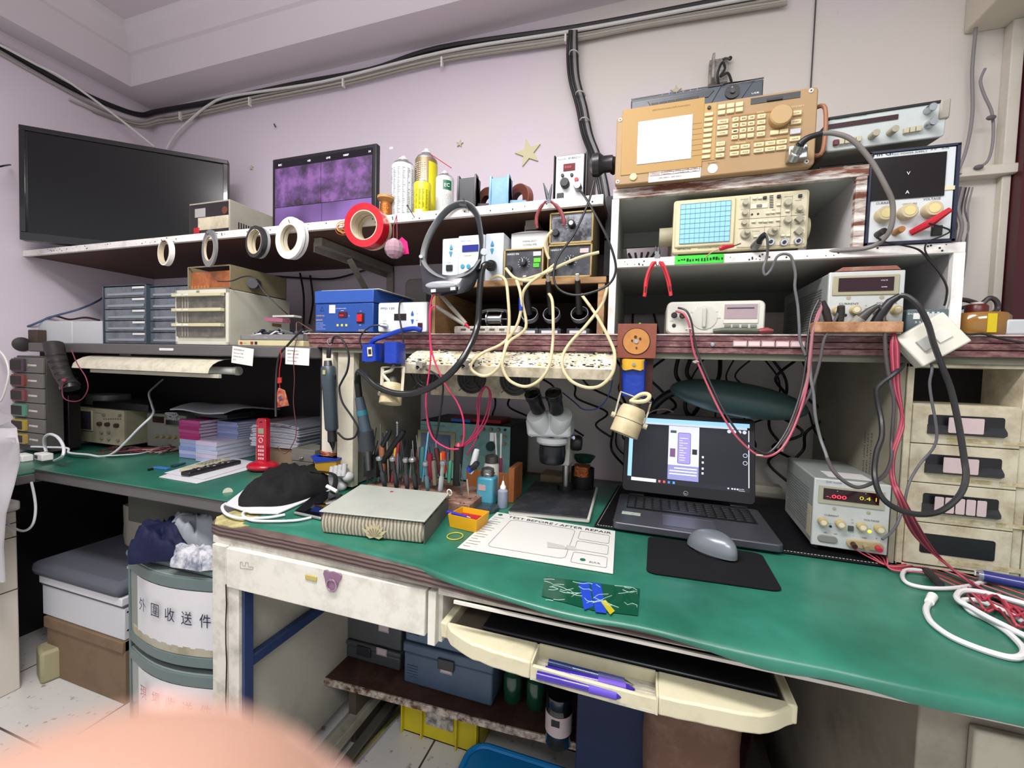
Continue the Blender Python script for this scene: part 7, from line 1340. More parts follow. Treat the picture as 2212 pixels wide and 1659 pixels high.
obj('nav_ring',MB().torus(PH(0,HL*.52,.0065),fw,.0075,.0012),M('e0c8cc',.4),t)
for u in(-.012,-.003,.006):phb('key',u,u+.006,HL*.605,HL*.63,.0018,M('d8b8bc',.4))

for i,(pts,dz)in enumerate(((((343,1031),(425,1045),(555,1010),(470,985)),0),(((355,1022),(440,1036),(560,1000),(480,985)),.002))):one('paper_sheet',('lower','upper')[i]+' white sheet under the remote control on the left desk','paper',MB().quadpoly([D(x,y,ZL2+.0005+dz)for x,y in pts],.0012),M('cfcfd4',.7),'sheets under the remote')
A,B_=D(395,1022,ZL2+.004),D(475,998,ZL2+.004);an=math.atan2((B_-A).y,(B_-A).x);mr=Matrix.Rotation(an,3,'Z');c=(A+B_)/2;t=thing('calculator','cream calculator lying beside the black remote','calculator',c);obj('body',MB().obox(c+Vector((0,.012,.006)),((B_-A).length,.05,.011),mr),M('b5b294',.5),t,bevel=.002)
for i in range(5):
    for j in range(3):obj('key',MB().obox(c+Vector((0,.012,.0125))+mr@Vector((-.02+.016*i,-.012+.012*j,0)),(.009,.007,.003),mr),M('8a8a78',.5),t)
A,B_=D(402,1028,ZL2+.005),D(515,1000,ZL2+.005);an=math.atan2((B_-A).y,(B_-A).x);mr=Matrix.Rotation(an,3,'Z');c=(A+B_)/2+Vector((0,-.004,.006));t=thing('remote_control','long black remote control with many buttons on the papers','remote control',c-Vector((0,0,.006)));obj('body',MB().obox(c,((B_-A).length,.036,.014),mr),M('17171a',.35),t,bevel=.004)
for i in range(9):
    for j in range(3):obj('button',MB().obox(c+mr@Vector((-.055+.013*i,-.01+.01*j,.0075)),(.006,.005,.003),mr),M('a8a8a8' if(i+j)%4==0 else('8a2c30' if(i,j)==(8,2)else '3a3a3c'),.5),t)
A,B_=D(325,1014,ZL2+.003),D(372,1008,ZL2+.003);t=thing('box_cutter','blue box cutter lying on the green mat left of the calculator','knife',A);obj('body',MB().obox((A+B_)/2,((B_-A).length,.014,.006),Matrix.Rotation(.1,3,'Z')),M('3a78b8',.35),t,bevel=.001);obj('end_band',MB().obox(A,(.006,.015,.007)),BLACK,t);C_=D(400,1000,ZL2+.003);obj('blade_case',MB().cyl(B_,C_,.006,.003),M('1c3a4a',.3),t)
one('paint_chip','pale worn chip on the green surface near the black cap','chip',MB().cyl(D(492,1063,.7502),D(492,1063,.7508),.012),M('b8b4a4',.8))

for i,(x,y)in enumerate(((52,995),(95,993))):c=D(x,y,.735 if i==0 else ZL2);t=thing('usb_charger',('left white charger block on the corner desk','right white charger with a dark window')[i],'charger',c,'white chargers on the left');obj('body',MB().obox(c+Vector((0,0,.012)),(.06,.03,.024),Matrix.Rotation(-.1,3,'Z')),WHITE,t,bevel=.003);i and obj('window',MB().obox(c+Vector((-.012,-.0155,.012)),(.018,.001,.012),Matrix.Rotation(-.1,3,'Z')),M('3a1a24',.3),t)
WC=M('dcdce0',.4)
cable('white_cable','white cable looping up from the right charger',[D(118,995,.765),W(135,985,.84),W(137,965,.85),W(125,945,.86),W(108,938,.87),W(97,945,.88),W(96,960,.9),W(100,975,.9)],.0045,WC)
cable('white_cable','white cord rising from the left desk past the small oscilloscope into the dark',[(68,965,.95),(100,966,.96),(145,968,.98),(150,978,.98),(190,982,.99),(220,986,1.0),(250,975,1.0),(300,925,1.02),(330,895,1.05),(328,875,1.1),(322,850,1.15),(335,835,1.2),(352,820,1.25)],.0038,WC)
random.seed(14)
for i in range(7):
    c0=D(240+22*i,975,ZL2+.004);cable('test_lead',('leftmost red','second dark','third dark red','middle black','fifth dark red','sixth pinkish','rightmost black')[i]+' test lead tangled before the small oscilloscope',[c0+Vector((.07*math.sin(k*1.3+i)*(.5+.5*random.random()),.05*math.cos(k*1.7+2*i),.004+.006*random.random()))for k in range(9)],.0018,M(('6a2028','2a1c1e','7a2c34','18181a','8a3038','b88a8a','1c1c1e')[i],.45),'tangled test leads')
cable('white_wire','thin white wire in the tangle before the grey supply',[D(x,y,ZL2+.01)for x,y in((215,985),(260,983),(310,978),(345,965),(355,952),(345,950),(335,958))],.0018,WC)

t=thing('black_cloth','crumpled black cloth cap lying on a white tray on the bench corner','cloth',D(620,1090,ZD));BC=M('141414',.85,b=.9,bs=22,k='cl');rows=[]
pts=[D(x,y,ZD+.006)for x,y in((515,1092),(560,1094),(610,1092),(660,1078),(705,1060),(722,1045),(715,1030),(680,1022),(640,1022),(600,1030),(565,1048),(535,1070))];c=sum(pts,Vector())/12
def heap(mb,pts,H,sd):
    c=sum(pts,Vector())/len(pts);S2=spline(pts,4,True);n=len(S2);K=9;vs=[]
    for k in range(K):
        f=k/(K-1)*.97
        for i,p in enumerate(S2):
            w=math.sin(f*math.pi);vs.append(c+(p-c)*(math.cos(f*math.pi/2)**.65)*(1+.07*w*math.sin(i*.9+sd+k*.5))+Vector((0,0,H*math.sin(f*math.pi/2)+H*.17*w*math.sin(i*.55+2.3*k*.4+sd)+H*.1*w*math.sin(i*1.7+sd*2))))
    return mb.add(vs,[(j*n+i,j*n+(i+1)%n,(j+1)*n+(i+1)%n,(j+1)*n+i)for j in range(K-1)for i in range(n)]+[tuple(range(n-1,-1,-1)),tuple(range((K-1)*n,K*n))])
mb=MB();heap(mb,pts,.052,2);obj('folds',mb,BC,t,ang=80)
obj('strap',MB().tube(spline([c+Vector((.05,.02,.05)),c+Vector((.12,.03,.045)),c+Vector((.15,.0,.02)),c+Vector((.16,-.02,.01))]),.007,8,flat=.3),BC,t)
one('white_tray','white paper tray under the black cloth','tray',MB().quadpoly([D(x,y,ZD+.001)for x,y in((485,1092),(540,1110),(600,1112),(715,1060),(660,1040),(540,1050))],.004),M('cfcfd2',.6),bevel=.001)
cable('white_cable','white charging cable looping around the left bench corner',[D(x,y,ZD+.004)for x,y in((488,1088),(480,1095),(486,1108),(505,1117),(535,1120),(580,1118),(615,1112))],.0035,WC)
cable('white_cable','second white cable lying in front of the white tray',[D(x,y,ZD+.004)for x,y in((545,1103),(528,1106),(525,1114),(545,1124),(590,1126),(640,1124),(672,1118))],.003,WC)
one('white_box','small white box behind the black cloth','box',MB().box(W(570,1015,.99).x,W(625,1010,.99).x,.99,1.03,ZL2,ZL2+.02),WHITE,bevel=.002)
one('white_plug','white cable plug lying on the gloves above the phone','plug',MB().cyl(W(706,1050,.92),W(728,1062,.92),.005),WHITE)
# ================================================================ bench front details
t=thing('drawer_ring','lilac bear-head ring pull stuck on the bench drawer front','ring',W(716,1272,.674));LI=M('8d6c82',.35,m=.3);q=ZQ(440,1140)
obj('bear_head',MB().prism([(q(x,y,.674).x,q(x,y,.674).z)for x,y in((1115,548),(1080,545),(1048,500),(1035,430),(1022,390),(1030,362),(1052,358),(1070,376),(1105,372),(1135,385),(1160,388),(1178,408),(1172,440),(1150,470),(1140,510))],.6725,.6755,'y'),LI,t,bevel=.0006)
c=q(1090,490,.671);obj('ring',MB().torus(c,(0,1,0),.0115,.0016),M('b79aae',.2,m=.8),t);obj('hinge',MB().cyl(q(1082,440,.6725),q(1098,440,.6725),.003),STEEL,t)
a=q(868,395,.675);b=q(965,460,.675);one('brass_lock','small yellowed lock plate on the drawer left of the bear ring','lock',MB().box(a.x,b.x,.6735,.676,b.z,a.z),M('b3a758',.45,d=.4),bevel=.002)
mb=MB().tube([q(x,y,.6755)for x,y in((312,290),(312,345),(420,355),(420,335),(380,330),(378,298),(355,295),(355,325),(330,322),(328,292))],.0004,4,closed=True);one('stamped_mark','faint stamped outline mark at the left of the drawer front','mark',mb,M('8a8678',.6))

t=thing('keyboard_tray','cream pull-out keyboard tray with rounded front and open pen compartment','keyboard tray',(-.07,.66,.60));TC=M('cdc7a8',.4,d=.3,dc='8a7f58',s=20);zt=.66
F_=[D(x,y,zt)for x,y in((958,1337),(976,1362),(1026,1393),(1143,1430),(1280,1468),(1420,1504),(1553,1531),(1629,1545),(1675,1541),(1708,1525),(1718,1514))]
S_=spline(F_,4);yk=.672
def yfront(x):
    best=min(S_,key=lambda p_:abs(p_.x-x));return min(best.y,yk-.006)
xs0,xs1=min(p_.x for p_ in S_),max(p_.x for p_ in S_);xa,xb=-.156,.034
def bow(x0,x1,name,y_in,z0,z1,m_,bv=.004):
    n=14;f=[(x0+(x1-x0)*i/n)for i in range(n+1)];poly=[(x,yfront(x))for x in f]+[(x1,y_in),(x0,y_in)];return obj(name,MB().prism(poly,z0,z1,'z'),m_,t,bevel=bv)
bow(xs0+.001,xa,'left_palm_rest',yk,.632,zt,TC,.006);bow(xb,xs1-.001,'right_palm_rest',yk,.632,zt,TC,.006)
bow(xa+.001,xb-.001,'compartment_floor',yk,.632,.638,M('c5c0ae',.5,d=.5,dc='5a5040',s=60),.001)
f=[xa+(xb-xa)*i/6 for i in range(7)];obj('compartment_front',MB().prism([(x,yfront(x))for x in f]+[(x,yfront(x)+.006)for x in f[::-1]],.632,.655,'z'),TC,t,bevel=.001)
obj('compartment_wall',MB().box(xa,xb,yk-.003,yk,.632,.659).box(xa,xa+.003,yfront(xa),yk,.632,.659).box(xb-.003,xb,yfront(xb),yk,.632,.659),TC,t)
for i in range(8):obj('floor_rib',MB().box(xa+.003,xb-.003,yfront(xa)+.013+.008*i,yfront(xa)+.0145+.008*i,.638,.6395),M('b9b4a4',.5),t)
obj('tray_bed',MB().box(xs0+.004,xs1-.004,yk,1.0,.632,.640),M('6d6458',.5,d=.3),t);obj('side_rail',MB().box(xs0,xs0+.014,yk-.01,1.0,.634,.662),TC,t,bevel=.003);obj('side_rail',MB().box(xs1-.014,xs1,yk-.01,1.0,.634,.662),TC,t,bevel=.003)
one('keyboard','flat black keyboard lying in the tray','keyboard',MB().box(xs0+.075,xs1-.02,yk+.004,yk+.17,.6405,.662),M('16181c',.35),bevel=.003)

for i,(a,b,c,lb,g)in enumerate((((1185,1432),(1368,1480),'1a2a5a','navy pen with a clear middle at the back of the tray compartment','3a3f6a'),((1178,1447),(1372,1490),'3a2498','violet pen with a lilac grip in the middle of the compartment','6a50b8'),((1160,1458),(1352,1506),'34208c','slim violet pen at the front of the compartment','5a48b0'))):
    A,B_=D(*a,.646),D(*b,.644);ax=B_-A;t=thing('pen',lb,'pen',A,'pens in the tray');obj('barrel',MB().cyl(A,A+ax*.6,.0062),M(c,.25,coat=.5),t);obj('grip',MB().cyl(A+ax*.6,A+ax*.9,.0068),M(g,.5),t);obj('tip',MB().cyl(A+ax*.9,B_,.006,.001),STEEL if i==0 else M(c,.3),t);obj('clip',MB().box(0,.03,-.001,.001,0,.001).join(MB().cyl(A+Vector((0,-.004,.004)),A+ax*.3+Vector((0,-.004,.004)),.0012)),M(c,.3),t)if 0 else obj('clip',MB().cyl(A+Vector((0,-.004,.004)),A+ax*.3+Vector((0,-.004,.004)),.0012),M(c,.3),t)
# ================================================================ under the bench
zs=.2;fr=[D(x,y,zs)for x,y in((700,1465),(900,1517),(1100,1570),(1430,1650),(1600,1690))]
t=thing('lower_shelf','brown board shelf with chipped white edge under the bench','shelf',(-.3,1.1,zs-.02));bk=[Vector((p_.x,1.32,zs))for p_ in fr];bk[0].x-=.02;bk[-1].x=.34
obj('board',MB().quadpoly([p_-Vector((0,0,.016))for p_ in fr+bk[::-1]],.016),M('3b2620',.5,d=.4,dc='6b5348',s=14),t);mb=MB()
for a,b in zip(fr,fr[1:]):mb.quadpoly([a+Vector((0,-.002,-.018)),b+Vector((0,-.002,-.018)),b+Vector((0,.002,-.018)),a+Vector((0,.002,-.018))],.019)
obj('chipped_edge',mb,M('b5aa9c',.6,d=1,dc='4a2c20',s=40),t);obj('support',MB().box(-.80,-.775,1.0,1.3,0,zs-.017),M('4a423a',.6),t);obj('support',MB().box(.3,.32,1.0,1.3,0,zs-.017),M('4a423a',.6),t)
def tbox(nm,x0,x1,y0,zb,yt,dep,c,lb,grp,cards=(),lid=.6,rr=.45):
    a,b=W(x0,1400,y0).x,W(x1,1400,y0).x;z1=W((x0+x1)/2,yt,y0).z;t=thing(nm,lb,'tool box',((a+b)/2,y0+dep/2,zb),grp);m_=M(c,rr,d=.2,dc='1a1c20');zl=zb+(z1-zb)*lid
    obj('body',MB().box(a,b,y0,y0+dep,zb,zl),m_,t,bevel=.005);obj('lid',MB().box(a-.003,b+.003,y0-.003,y0+dep,zl+.001,z1),m_,t,bevel=.005);m=(a+b)/2;obj('latch',MB().box(m-.025,m+.025,y0-.008,y0-.002,zl-.018,zl+.012),M('2c2f34',.4),t,bevel=.002)
    for cx,cz,w in cards:x=W(cx,1400,y0).x;z=W(cx,cz,y0-.004).z;o=obj('paper_label',MB().box(x-w,x+w,y0-.0045,y0-.003,z-.011,z+.011),M('c5b8ba',.6),t);obj('label_border',MB().tube([(X,y0-.0047,Z)for X,Z in rrect(x-w+.002,x+w-.002,z-.009,z+.009,.002)],.0005,4,closed=True),M('8a5560',.5),o)
    for k in range(5):obj('moulded_rib',MB().box(a+.01,a+.045,y0-.002,y0,zb+.02+k*.008,zb+.023+k*.008),m_,t)
    return z1
z1=tbox('tool_case',716,864,1.062,zs+.001,1392,.18,'4a4d50','lower dark grey tool case on the left of the brown shelf','grey tool cases',((733,1382,.011),(826,1409,.018)),.7)
tbox('tool_case',716,866,1.066,z1+.002,1300,.18,'505356','upper dark grey tool case stacked on its twin','grey tool cases',((830,1358,.018),),.7)
z1=tbox('tool_case',873,1065,1.032,zs+.001,1410,.2,'4a5c72','lower blue-grey tool case right of the dark grey ones','blue tool cases',((966,1448,.018),),.75)
tbox('tool_case',875,1066,1.036,z1+.002,1330,.2,'51657c','upper blue-grey tool case beside the keyboard tray','blue tool cases',(),.75)
def jar(px,py,y,r,h,c,lb,band=None):
    x=W(px,py,y).x;t=thing('bottle',lb,'bottle',(x,y,zs));obj('body',MB().lathe([(0,0),(r*.92,0),(r,.005),(r,h*.7),(r*.9,h*.74),(r*.96,h*.76),(r*.96,h*.96),(0,h)],(x,y,zs+.001)),M(c,.2,coat=.5),t)
    if band:obj('label_band',MB().lathe([(r+.0008,h*.28),(r+.0008,h*.66)],(x,y,zs+.001)),M(band,.5),t);obj('barcode',MB().box(x-.012,x+.008,y-r-.0015,y-r-.0005,zs+h*.5,zs+h*.62),TXT,t)
jar(1108,1480,1.08,.026,.10,'14402c','left dark green bottle on the brown shelf behind the tray');jar(1158,1490,1.08,.026,.10,'14402c','right dark green bottle on the brown shelf behind the tray');jar(1208,1520,.99,.032,.13,'0e0f12','black bottle with white barcode label on the brown shelf','b8a8a8')
one('navy_box','large dark navy box on the brown shelf under the keyboard tray','box',MB().box(W(1240,1600,.9).x,W(1412,1600,.9).x,.93,1.2,zs+.001,.5),M('14213f',.6,b=.1),bevel=.003)
t=thing('brown_bag','brown paper bag with a pale object on top, right of the navy box','bag',W(1520,1650,.82));obj('bag',MB().join(lump(MB(),Vector((.115,.98,.37)),.19,.22,.34,50)),M('6a5042',.8,b=.8,bs=12,d=.4,dc='9a8070'),t,ang=70);obj('pale_bowl',MB().ball((.13,.93,.545),(.05,.05,.025)),M('b8b4b0',.6),t)

t=thing('yellow_crate','bright yellow plastic crate with a white label on the floor','crate',(-.58,1.15,0));YC=M('c9b81c',.45,d=.15,dc='7a7010');A,B_=D(868,1573,0),D(1040,1620,0);x0,x1,y0=A.x+.0,B_.x,1.085;h=.165
obj('shell',MB().box(x0,x1,y0,y0+.005,0,h-.01).box(x0,x0+.005,y0,y0+.22,0,h).box(x1-.005,x1,y0,y0+.22,0,h).box(x0,x1,y0+.215,y0+.22,0,h).box(x0,x1,y0,y0+.22,0,.005),YC,t,bevel=.001)
obj('rim',MB().box(x0-.008,x1+.008,y0-.012,y0+.002,h-.018,h-.005),YC,t,bevel=.002)
for f in(.02,.28,.72,.96):obj('rib',MB().box(x0+(x1-x0)*f,x0+(x1-x0)*f+.005,y0-.012,y0,0,h-.015),YC,t,bevel=.001)
obj('paper_label',MB().box(x0+(x1-x0)*.33,x0+(x1-x0)*.68,y0-.004,y0-.001,h*.28,h*.8),M('c8c2ba',.7,d=.9,dc='5a5044',s=50),t)
t=thing('blue_basin','bright blue lidded container with a grey centre on the floor','container',(-.25,1.0,0));P=rrect(-.43,.05,.78,1.07,.05);obj('body',MB().prism(P,0,.05,'z'),M('0f6da8',.4),t,bevel=.01);obj('rim',MB().tube([(x,y,.05)for x,y in P],.008,8,closed=True),M('1478b8',.35),t);obj('grey_pad',MB().prism(rrect(-.33,-.05,.83,1.03,.08),.045,.058,'z'),M('5c6468',.7,d=.5,dc='a8b0b0'),t,bevel=.004)
t=thing('panel_boxes','flat cream and grey panel boxes on the floor behind the yellow crate','box',(-.78,1.25,0));obj('lower_panel',MB().box(-.99,-.62,1.2,1.32,0,.07),M('b5b4aa',.6),t,bevel=.003);obj('upper_panel',MB().box(-.97,-.62,1.22,1.32,.071,.14),M('b9b08a',.6,d=.3),t,bevel=.003)
MT=M('a8a598',.4,m=.3,d=.5,dc='5a5344',s=14)
for i,(x,w,h,z,m_,lb)in enumerate(((-.865,.05,.04,.0,MT,'left wide cream steel channel lying under the bench'),(-.83,.035,.035,.05,MT,'upper cream steel channel lying on its neighbour under the bench'),(-.795,.03,.03,0,M('6d6a62',.4,m=.5),'right dark steel channel lying under the bench'))):one('steel_channel',lb,'channel',MB().box(x-w/2+.05,x+w/2+.05,.76,1.3,z+.001,z+h),m_,'steel channels under the bench',bevel=.003)
t=thing('chrome_tube','chrome tube with a black end cap lying on the floor tiles','tube',(-.72,1.0,.012));A,B_=Vector((-.745,.84,.014)),Vector((-.70,1.25,.014));obj('tube',MB().cyl(A,B_,.0125),STEEL,t);obj('end_cap',MB().cyl(A-Vector((0,.012,0)),A,.014),BLACK,t)
for i,pts in enumerate((((620,1500),(640,1460),(658,1420),(662,1380),(668,1320)),((598,1505),(590,1480),(610,1440),(645,1425),(680,1440)))):cable('floor_cable',('black cable hanging inside the left bench panel','thin pale cable curling inside the left bench panel')[i],[(a,b,1.05)for a,b in pts],(.004,.0018)[i],(BLACK,M('8a8678',.5))[i])
# ================================================================ lower left
xr_=-1.958;yA=.80;zt=W(45,1105,yA).z
t=thing('white_cabinet','white drawer cabinet at the far left edge of the picture','drawer cabinet',(-2.15,.55,0));WCB=M('cfc8bc',.5)
obj('body',MB().box(-2.33,xr_,.30,yA,0,zt),WCB,t,bevel=.004);obj('top',MB().box(-2.335,xr_+.008,.29,yA+.008,zt+.001,zt+.035),M('dad6cf',.45),t,bevel=.008)
for y in(1130,1160,1272):z=W(45,y,yA).z;obj('seam',MB().box(-2.33,xr_+.0008,.30,yA+.0005,z-.0015,z+.0015),M('3a3530',.7),t)
t=thing('white_bag','creased white plastic bag at the far left over the white cabinet','bag',(-2.1,.74,.62));rows=[]
for j,(y,xr2)in enumerate(((912,18),(925,26),(945,36),(962,44),(1000,36),(1050,22),(1110,14),(1180,8),(1260,2))):a=W(xr2,y,.70+.01*math.sin(j*2));rows.append([Vector((a.x-.03*k,a.y+.006*math.sin(j*1.7+k*2)-.02*math.sin(k*.5),a.z-.01*k*(j==0)))for k in range(9)])
obj('bag',MB().grid(rows,.004,up=Vector((0,-1,0))),M('b5b2b6',.35),t,ang=70)
cable('white_cable','white cable loop hanging beside the white cabinet',[(68,1042,.8),(74,1070,.79),(77,1100,.785),(72,1130,.78),(58,1145,.78),(40,1145,.78),(15,1130,.77),(2,1110,.77)],.0035,M('cfcfd4',.4))

t=thing('drawer_chest','grey-green plastic drawer chest with handwritten Chinese labels','drawer chest',(-1.32,.95,0));PG=M('5d6f6d',.35,d=.2,dc='3a4644');y0=.80;a,b=W(268,1300,y0).x,W(478,1300,y0).x;PT=M('7a8582',.2,coat=.4,d=.2)
zt=W(275,1192,y0).z;h1=(zt)/2.07
obj('top',MB().box(a,b,y0,y0+.36,zt-.02,zt+.005),PG,t,bevel=.012);obj('side',MB().box(a,a+.008,y0+.01,y0+.36,0,zt-.015).box(b-.008,b,y0+.01,y0+.36,0,zt-.015),PG,t,bevel=.002)
for k in range(3):
    z1=zt-.022-k*h1;z0=z1-h1+.02;n=10;bw=lambda f:y0+.012-.03*math.sin(math.pi*f);pl=[(a+.009+(b-a-.018)*i/n,bw(i/n))for i in range(n+1)]+[(b-.009,y0+.3),(a+.009,y0+.3)]
    dr=obj('drawer',MB().prism(pl,z0,z1,'z'),PT,t,bevel=.003);pl2=[(x,y-.004)for x,y in pl[:n+1]]+[(b-.009,y0+.02),(a+.009,y0+.02)];obj('drawer_rim',MB().prism(pl2,z1-.035,z1-.002,'z').prism(pl2,z0,z0+.03,'z'),PG,dr,bevel=.003);obj('cream_strip',MB().prism([(x,y-.003)for x,y in pl[1:n]]+[(b-.02,y0+.01),(a+.02,y0+.01)],z0+.032,z0+.055,'z'),M('a9a490',.6,d=.5),dr)
    zA,zB=z1-.036,z0+.052;
    if k==2:continue
    ff=[.16+.84*i/8 for i in range(9)];pp=[(a+.009+(b-a-.018)*f,bw(f)-.003)for f in ff];o=obj('paper_label',MB().add([(x,y,z)for z in(zB,zA)for x,y in pp],[(i,i+1,i+10,i+9)for i in range(8)]),M('d0d0d0',.6,d=.15,dc='a8a8ac',s=8),dr)
    mb=MB()
    for i,ch in enumerate('外圍收送件' if k==0 else '現場收送件'):
        f=.26+.145*i;x=a+.009+(b-a-.018)*f;an=-.03*math.pi*math.cos(math.pi*(f+.05))/(b-a);text3(ch,(x,bw(f+.05)-.0085-abs(an)*.01,zB+(zA-zB)*((.5 if k==0 else .6)-.02*i)),(1,an,0),(0,0,1),.041,.033,0,mb)
    obj('writing',mb,M('1c2040' if k==0 else '7a3a44',.6),o,flat=True)

cz=zt+.006;cx_=(a+b)/2
for nm,lb,x,y,sx_,sy_,h,m_,sd in(('navy_cloth','bunched navy blue cloth with a black strap on the chest',D(352,1192,cz).x,D(352,1192,cz).y,.085,.07,.085,M('0e1435',.7,b=.8,bs=20),1),('grey_towel','grey folded towel lying over the patterned cloth',D(425,1180,cz).x,D(425,1180,cz).y,.085,.07,.10,M('8f949a',.9,b=.8,bs=25),2),('patterned_cloth','white cloth with grey leaf print spilling over the chest front',D(425,1218,cz).x,D(425,1218,cz).y,.08,.035,.045,M('c8c8cc',.9,d=.9,dc='5a6478',s=30,b=.5),3)):
    mb=MB();heap(mb,[Vector((x+sx_*(1+.2*math.sin(3*k+sd))*math.cos(k*math.pi/6),y+sy_*(1+.2*math.cos(2*k+sd))*math.sin(k*math.pi/6),cz))for k in range(12)],h,sd);one(nm,lb,'clothes',mb,m_,'clothes on the plastic chest',ang=80)
one('plastic_scrap','thin white and blue plastic scrap under the clothes','bag',MB().grid([[Vector((cx_-.02+.03*i,.80+.04*j,cz+.003+.003*math.sin(i*2+j)))for j in range(4)]for i in range(6)],.002),M('c4d0e4',.5));one('black_cup','small black cup beside the navy cloth','cup',MB().lathe([(0,0),(.024,0),(.026,.05),(.022,.052),(0,.045)],(a+.05,.90,cz)),BLACK)

y0=.868;a2,b2=W(92,1300,y0).x,W(268,1330,y0).x;zb_=W(180,1355,y0).z;zt2=W(95,1242,y0).z;b2=min(b2,a-.01)
one('brown_carton','tall brown carton under the white lidded box','box',MB().box(a2+.02,b2,y0,1.3,0,zb_-.002).box(a2+.015,b2,y0-.006,1.3,zb_-.04,zb_-.003),M('7a6550',.8,d=.3,dc='4a3a2c'),bevel=.003)
t=thing('white_box','white box with a lid and dark seam carrying the grey cushion','box',((a2+b2)/2,1.1,zb_));obj('body',MB().box(a2,b2,y0,1.3,zb_,zt2-.035),M('c9cacf',.5),t,bevel=.003);obj('seam',MB().box(a2-.001,b2,y0-.001,1.3,zt2-.035,zt2-.027),M('5a5c66',.5),t);obj('lid',MB().box(a2-.005,b2,y0-.006,1.3,zt2-.027,zt2),M('d2d3d8',.5),t,bevel=.003)
for z in(zb_+.03,zb_+.09):obj('stud',MB().cyl((b2+.0005,y0+.01,z),(b2-.002,y0+.01,z),.003),DSTEEL,t)
one('grey_cushion','flat grey cushion lying on the white lidded box','cushion',MB().box(a2-.03,b2+.0,y0-.02,1.3,zt2+.001,zt2+.05),M('5a5c66',.9),bevel=.02)
t=thing('printed_notebook','small spiral notebook on the grey cushion edge','notebook',W(245,1200,.98));z_=zt2+.052;obj('cover',MB().box(b2-.09,b2-.01,.93,1.03,z_,z_+.008),BLACK,t);obj('spiral',MB().box(b2-.088,b2-.012,.927,.933,z_+.001,z_+.009),M('c8c8c8',.5),t)
one('cream_bag','cream padded roll lying on the cushion under the left desk','bag',MB().join(lump(MB(),Vector((a2+.26,1.12,zt2+.13)),.34,.17,.15,60)),M('b9b3a4',.8,b=.4),ang=70)
one('beige_speaker','small beige speaker box on the floor right of the white cabinet','speaker',MB().obox(D(78,1478,0)+Vector((0,.06,.055)),(.085,.1,.11),Matrix.Rotation(-.3,3,'Z')),M('9a9474',.6),bevel=.01)
one('dark_bag','dark blue shadowed bag on the floor behind the beige speaker','bag',MB().ball((-2.1,1.15,.16),(.12,.12,.16)),M('141a30',.7,b=.5))
# ================================================================ hanging from the upper shelf edge
def ring(name,label,px,py,hpx,rin,th,layers,y=.965,hook=True,ax=(.12,-1,-.05),grp=None):
    c=W(px,py,y);R_=(W(px,py-hpx,y)-W(px,py+hpx,y)).length/2;ax=Vector(ax).normalized();t=thing(name,label,'tape',c-Vector((0,0,R_)),grp)
    n=len(layers)
    for i,(m_,k,w)in enumerate(layers):
        o=c-ax*(th*(i-(n-1)/2));r0=R_*k;obj('tape_roll',MB().lathe([(r0*rin,-w/2),(r0,-w/2),(r0,w/2),(r0*rin,w/2),(r0*rin,-w/2)],o,ax,40),m_,t);obj('core',MB().lathe([(r0*rin,w*.52),(r0*(rin-.04),w*.52),(r0*(rin-.04),-w*.52),(r0*rin,-w*.52)],o,ax,40),M('c8bba0',.6),t)
    if hook:obj('hook',MB().tube(spline([Vector((c.x,.992,c.z+R_*.95)),Vector((c.x,.97,c.z+R_*.9)),Vector((c.x+.002,.955,c.z+R_*.72)),Vector((c.x+.004,.948,c.z+R_*.82))]),.0012),DSTEEL,t)
    return t
TG_='tape rolls on the upper shelf edge'
ring('tape_roll','thin white paper tape ring, leftmost on the upper shelf edge',359,545,29,.88,0,[(WHITE,1,.014)],ax=(-.2,-1,0),grp=TG_)
ring('tape_roll','silver-grey flat tape roll hanging second from the left',453,537,40,.68,0,[(M('8a8c8e',.35,m=.3),1,.006)],ax=(-.32,-1,0),grp=TG_)
ring('tape_roll','black tape roll with a cream core hanging third from the left',558,524,34,.78,.012,[(M('26282a',.4),1,.012),(M('9a9ca0',.5),.98,.008)],ax=(-.2,-1,0),grp=TG_)
ring('tape_roll','large white tape roll hanging right of the black one',631,516,45,.66,.013,[(WHITE,1,.008),(M('c8c8c8',.5),.97,.008)],ax=(-.15,-1,0),grp=TG_)
ring('tape_roll','big glossy red double tape roll with a white core',797,492,46,.68,.018,[(M('c01a28',.2,coat=.6),1,.018),(M('c01a28',.2,coat=.6),.99,.014),(M('c8bfa0',.5),.97,.012)],grp=TG_)
c=W(743,490,.965);t=thing('rubber_bands','orange-tan bunch of rubber bands and wire left of the red tape','rubber bands',c)
for i in range(7):obj('band',MB().torus(c+Vector((.004*math.sin(i*2),.002*i-.006,.006*math.cos(i*1.7)-.004)),(.5*math.sin(i),-1,.3*math.cos(i)),.02-.001*i,.0011,24,5,sx=.7),M(('b5702a','c89048','a84830')[i%3],.4),t)
c=W(852,537,.96);t=thing('crystal_ball','pink-clear faceted crystal ball with a bright pink tag on a red cord','ornament',c-Vector((0,0,.026)))
obj('crystal',MB().ball(c,.026,12,8),M('d0a8b8',.05,tr=.45,coat=1),t,flat=True);obj('cord',MB().tube([W(857,465,.97),W(850,490,.965),W(850,515,.96)],.0012).tube([W(857,465,.97),W(858,515,.96)],.0012),M('8a2030',.5),t);obj('pink_tag',MB().quadpoly([W(x,y,.985)for x,y in((862,518),(868,512),(879,522),(883,548),(866,550))],.002,up=(0,1,0)),M('e02878',.5),t)

